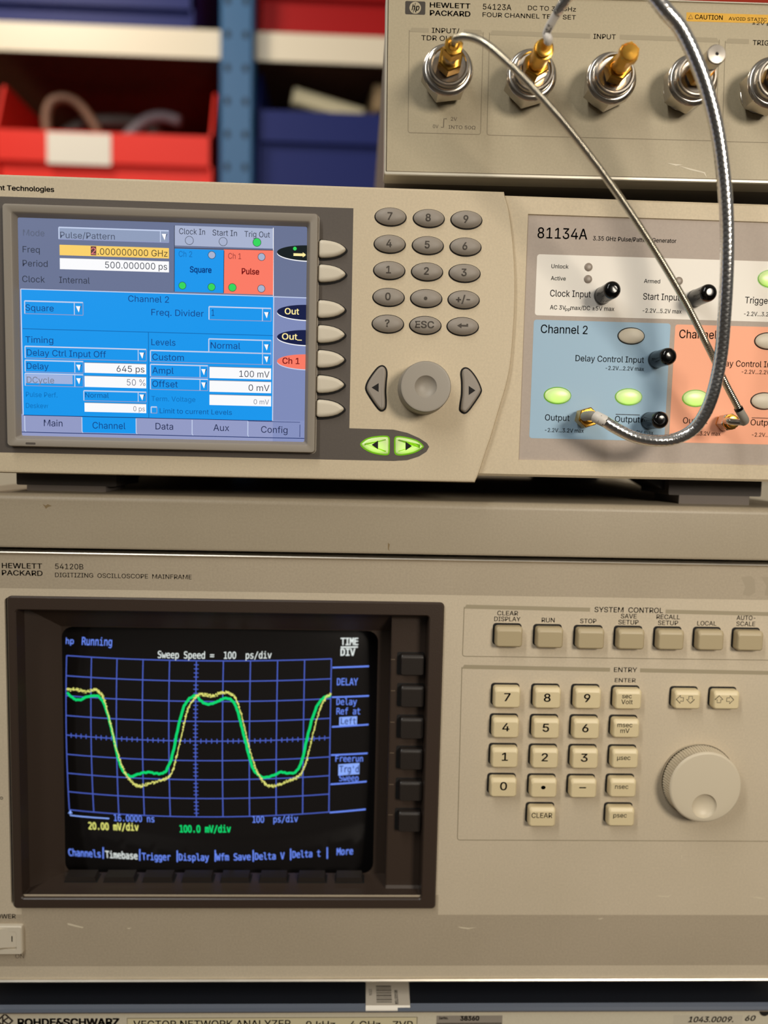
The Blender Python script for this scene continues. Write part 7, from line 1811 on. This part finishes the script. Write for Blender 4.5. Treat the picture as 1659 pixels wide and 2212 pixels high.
# thick armoured cable
tip = TS.world(tips[1][0], tips[1][1], 31.0)
thick = bpy.data.objects.new('coaxial_cable', None); COL.objects.link(thick)
thick.location = tip * MM
tag(thick, 'thick shiny armoured cable looping from the second input to the channel 2 Output', 'cable', 'silver cables in front of the instruments')
k = MB(Pt)
k.lathe(0, 0, [(3.9, -6.3), (4.1, -5.9), (4.1, 3.4), (4.5, 3.6), (4.5, 5.6), (3.4, 6.0)], GOLD, 32)
k.lathe(0, 0, [(3.6, 5.8), (3.9, 6.4), (3.9, 7.6), (2.5, 8.2)], GOLD, 32)
for i in range(len(k.v)):
    x, y, z = k.v[i]; k.v[i] = (x * ca - z * sa, y, x * sa + z * ca)
k.build('plug', thick, 'gold plug on the test set input')
u1, v1 = tips[1]
path = [tuple(TS.world(u1, v1, 37.0)), tuple(TS.world(u1 + 0.5, v1 + 0.6, 43.0)), pt(1181, 71, 52), pt(1195, 42, 56), pt(1212, 15, 60), pt(1236, -18, 64), pt(1275, -50, 68), pt(1322, -62, 71), pt(1370, -46, 72), pt(1408, -12, 72),
        pt(1440, 26, 72), pt(1470, 62, 71), pt(1500, 122, 70), pt(1526, 192, 68), pt(1549, 282, 65), pt(1563, 380, 62), pt(1570, 480, 59), pt(1570, 580, 56), pt(1565, 680, 52), pt(1557, 770, 48), pt(1541, 846, 45),
        pt(1521, 896, 42), pt(1494, 930, 39), pt(1455, 949, 37), pt(1412, 952, 36), pt(1370, 944, 34), pt(1332, 926, 33), pt(1306, 910, 32.5)]
sp = open_spline(path, 12)
nsp = len(sp)
i_a = 4 * 12
rad = []
for i in range(nsp):
    t = i / (nsp - 1)
    rad.append(2.0 + 0.95 * min(1, max(0, (i - 40) / 50.0)) - 0.2 * max(0, (t - 0.75) / 0.25))
tube('cable_sheath', sp[i_a - 6:], rad[i_a - 6:], BRAID2, thick, 22)
tube('label_sleeve', sp[10:i_a - 4], 1.85, SLEEVE, thick, 20, 'white printed label sleeve')
tube('label_sleeve', [sp[-1]] + open_spline([pt(1304, 909, 32.6), pt(1294, 904, 32), pt(1286, 900, 30.5)], 4)[1:], 2.85, SLEEVE, thick, 20, 'white printed label sleeve')
tube('sheath_end', open_spline([pt(1288, 901, 31), pt(1279, 898.5, 29), pt(1271, 898, 26), tuple(GN.world(GN.px(1266, 899, 12)[0], GN.px(1266, 899, 12)[1], 10))], 5), 2.35, GREYS, thick, 20)
P0 = Plane(0); P0.o = Vector(tip)
rel = Vector(base_o2) - Vector(tip); rc = (rel.x, rel.z); rw = -rel.y
k = MB(P0)
k.hexa(rc[0], rc[1], 5.2, rw + 2.5, rw + 10.0, GOLD, 0.4, 18)
k.lathe(rc[0], rc[1], [(4.3, rw + 10), (4.2, rw + 10.4), (3.9, rw + 10.4), (3.8, rw + 10.1), (3.3, rw + 10.1), (3.2, rw + 12.2), (2.4, rw + 12.8)], GOLD, 28)
k.build('plug', thick, 'gold plug on the generator output')


# dark print on the sleeves, wrapped on the tube
def sleeve_print(parent, a, b_, r, s):
    a, b_ = Vector(a), Vector(b_)
    ax = (b_ - a).normalized(); L = (b_ - a).length
    view = (CAM - (a + b_) / 2); view = (view - ax * view.dot(ax)).normalized()
    sd = view.cross(ax)
    vs, fs = glyphs(s, 0.03)
    mn = min(v[0] for v in vs); mx = max(v[0] for v in vs)
    base = Vector(parent.location) / MM
    out = []
    for v in vs:
        t = (v[0] - mn) / (mx - mn) * L
        an = (v[1] / CAPH - 0.5) * 1.3
        out.append(tuple((a + ax * t + (view * math.cos(an) + sd * (-math.sin(an))) * (r + 0.05) - base) * MM))
    me = bpy.data.meshes.new('print'); me.from_pydata(out, [], fs); me.materials.append(INK)
    o = bpy.data.objects.new('sleeve_print', me); COL.objects.link(o); o.parent = parent
    return o


sleeve_print(thick, sp[22], sp[32], 1.85, '17074')
sleeve_print(thick, pt(1294, 904, 32), pt(1309, 912, 32.6), 2.85, '17074')
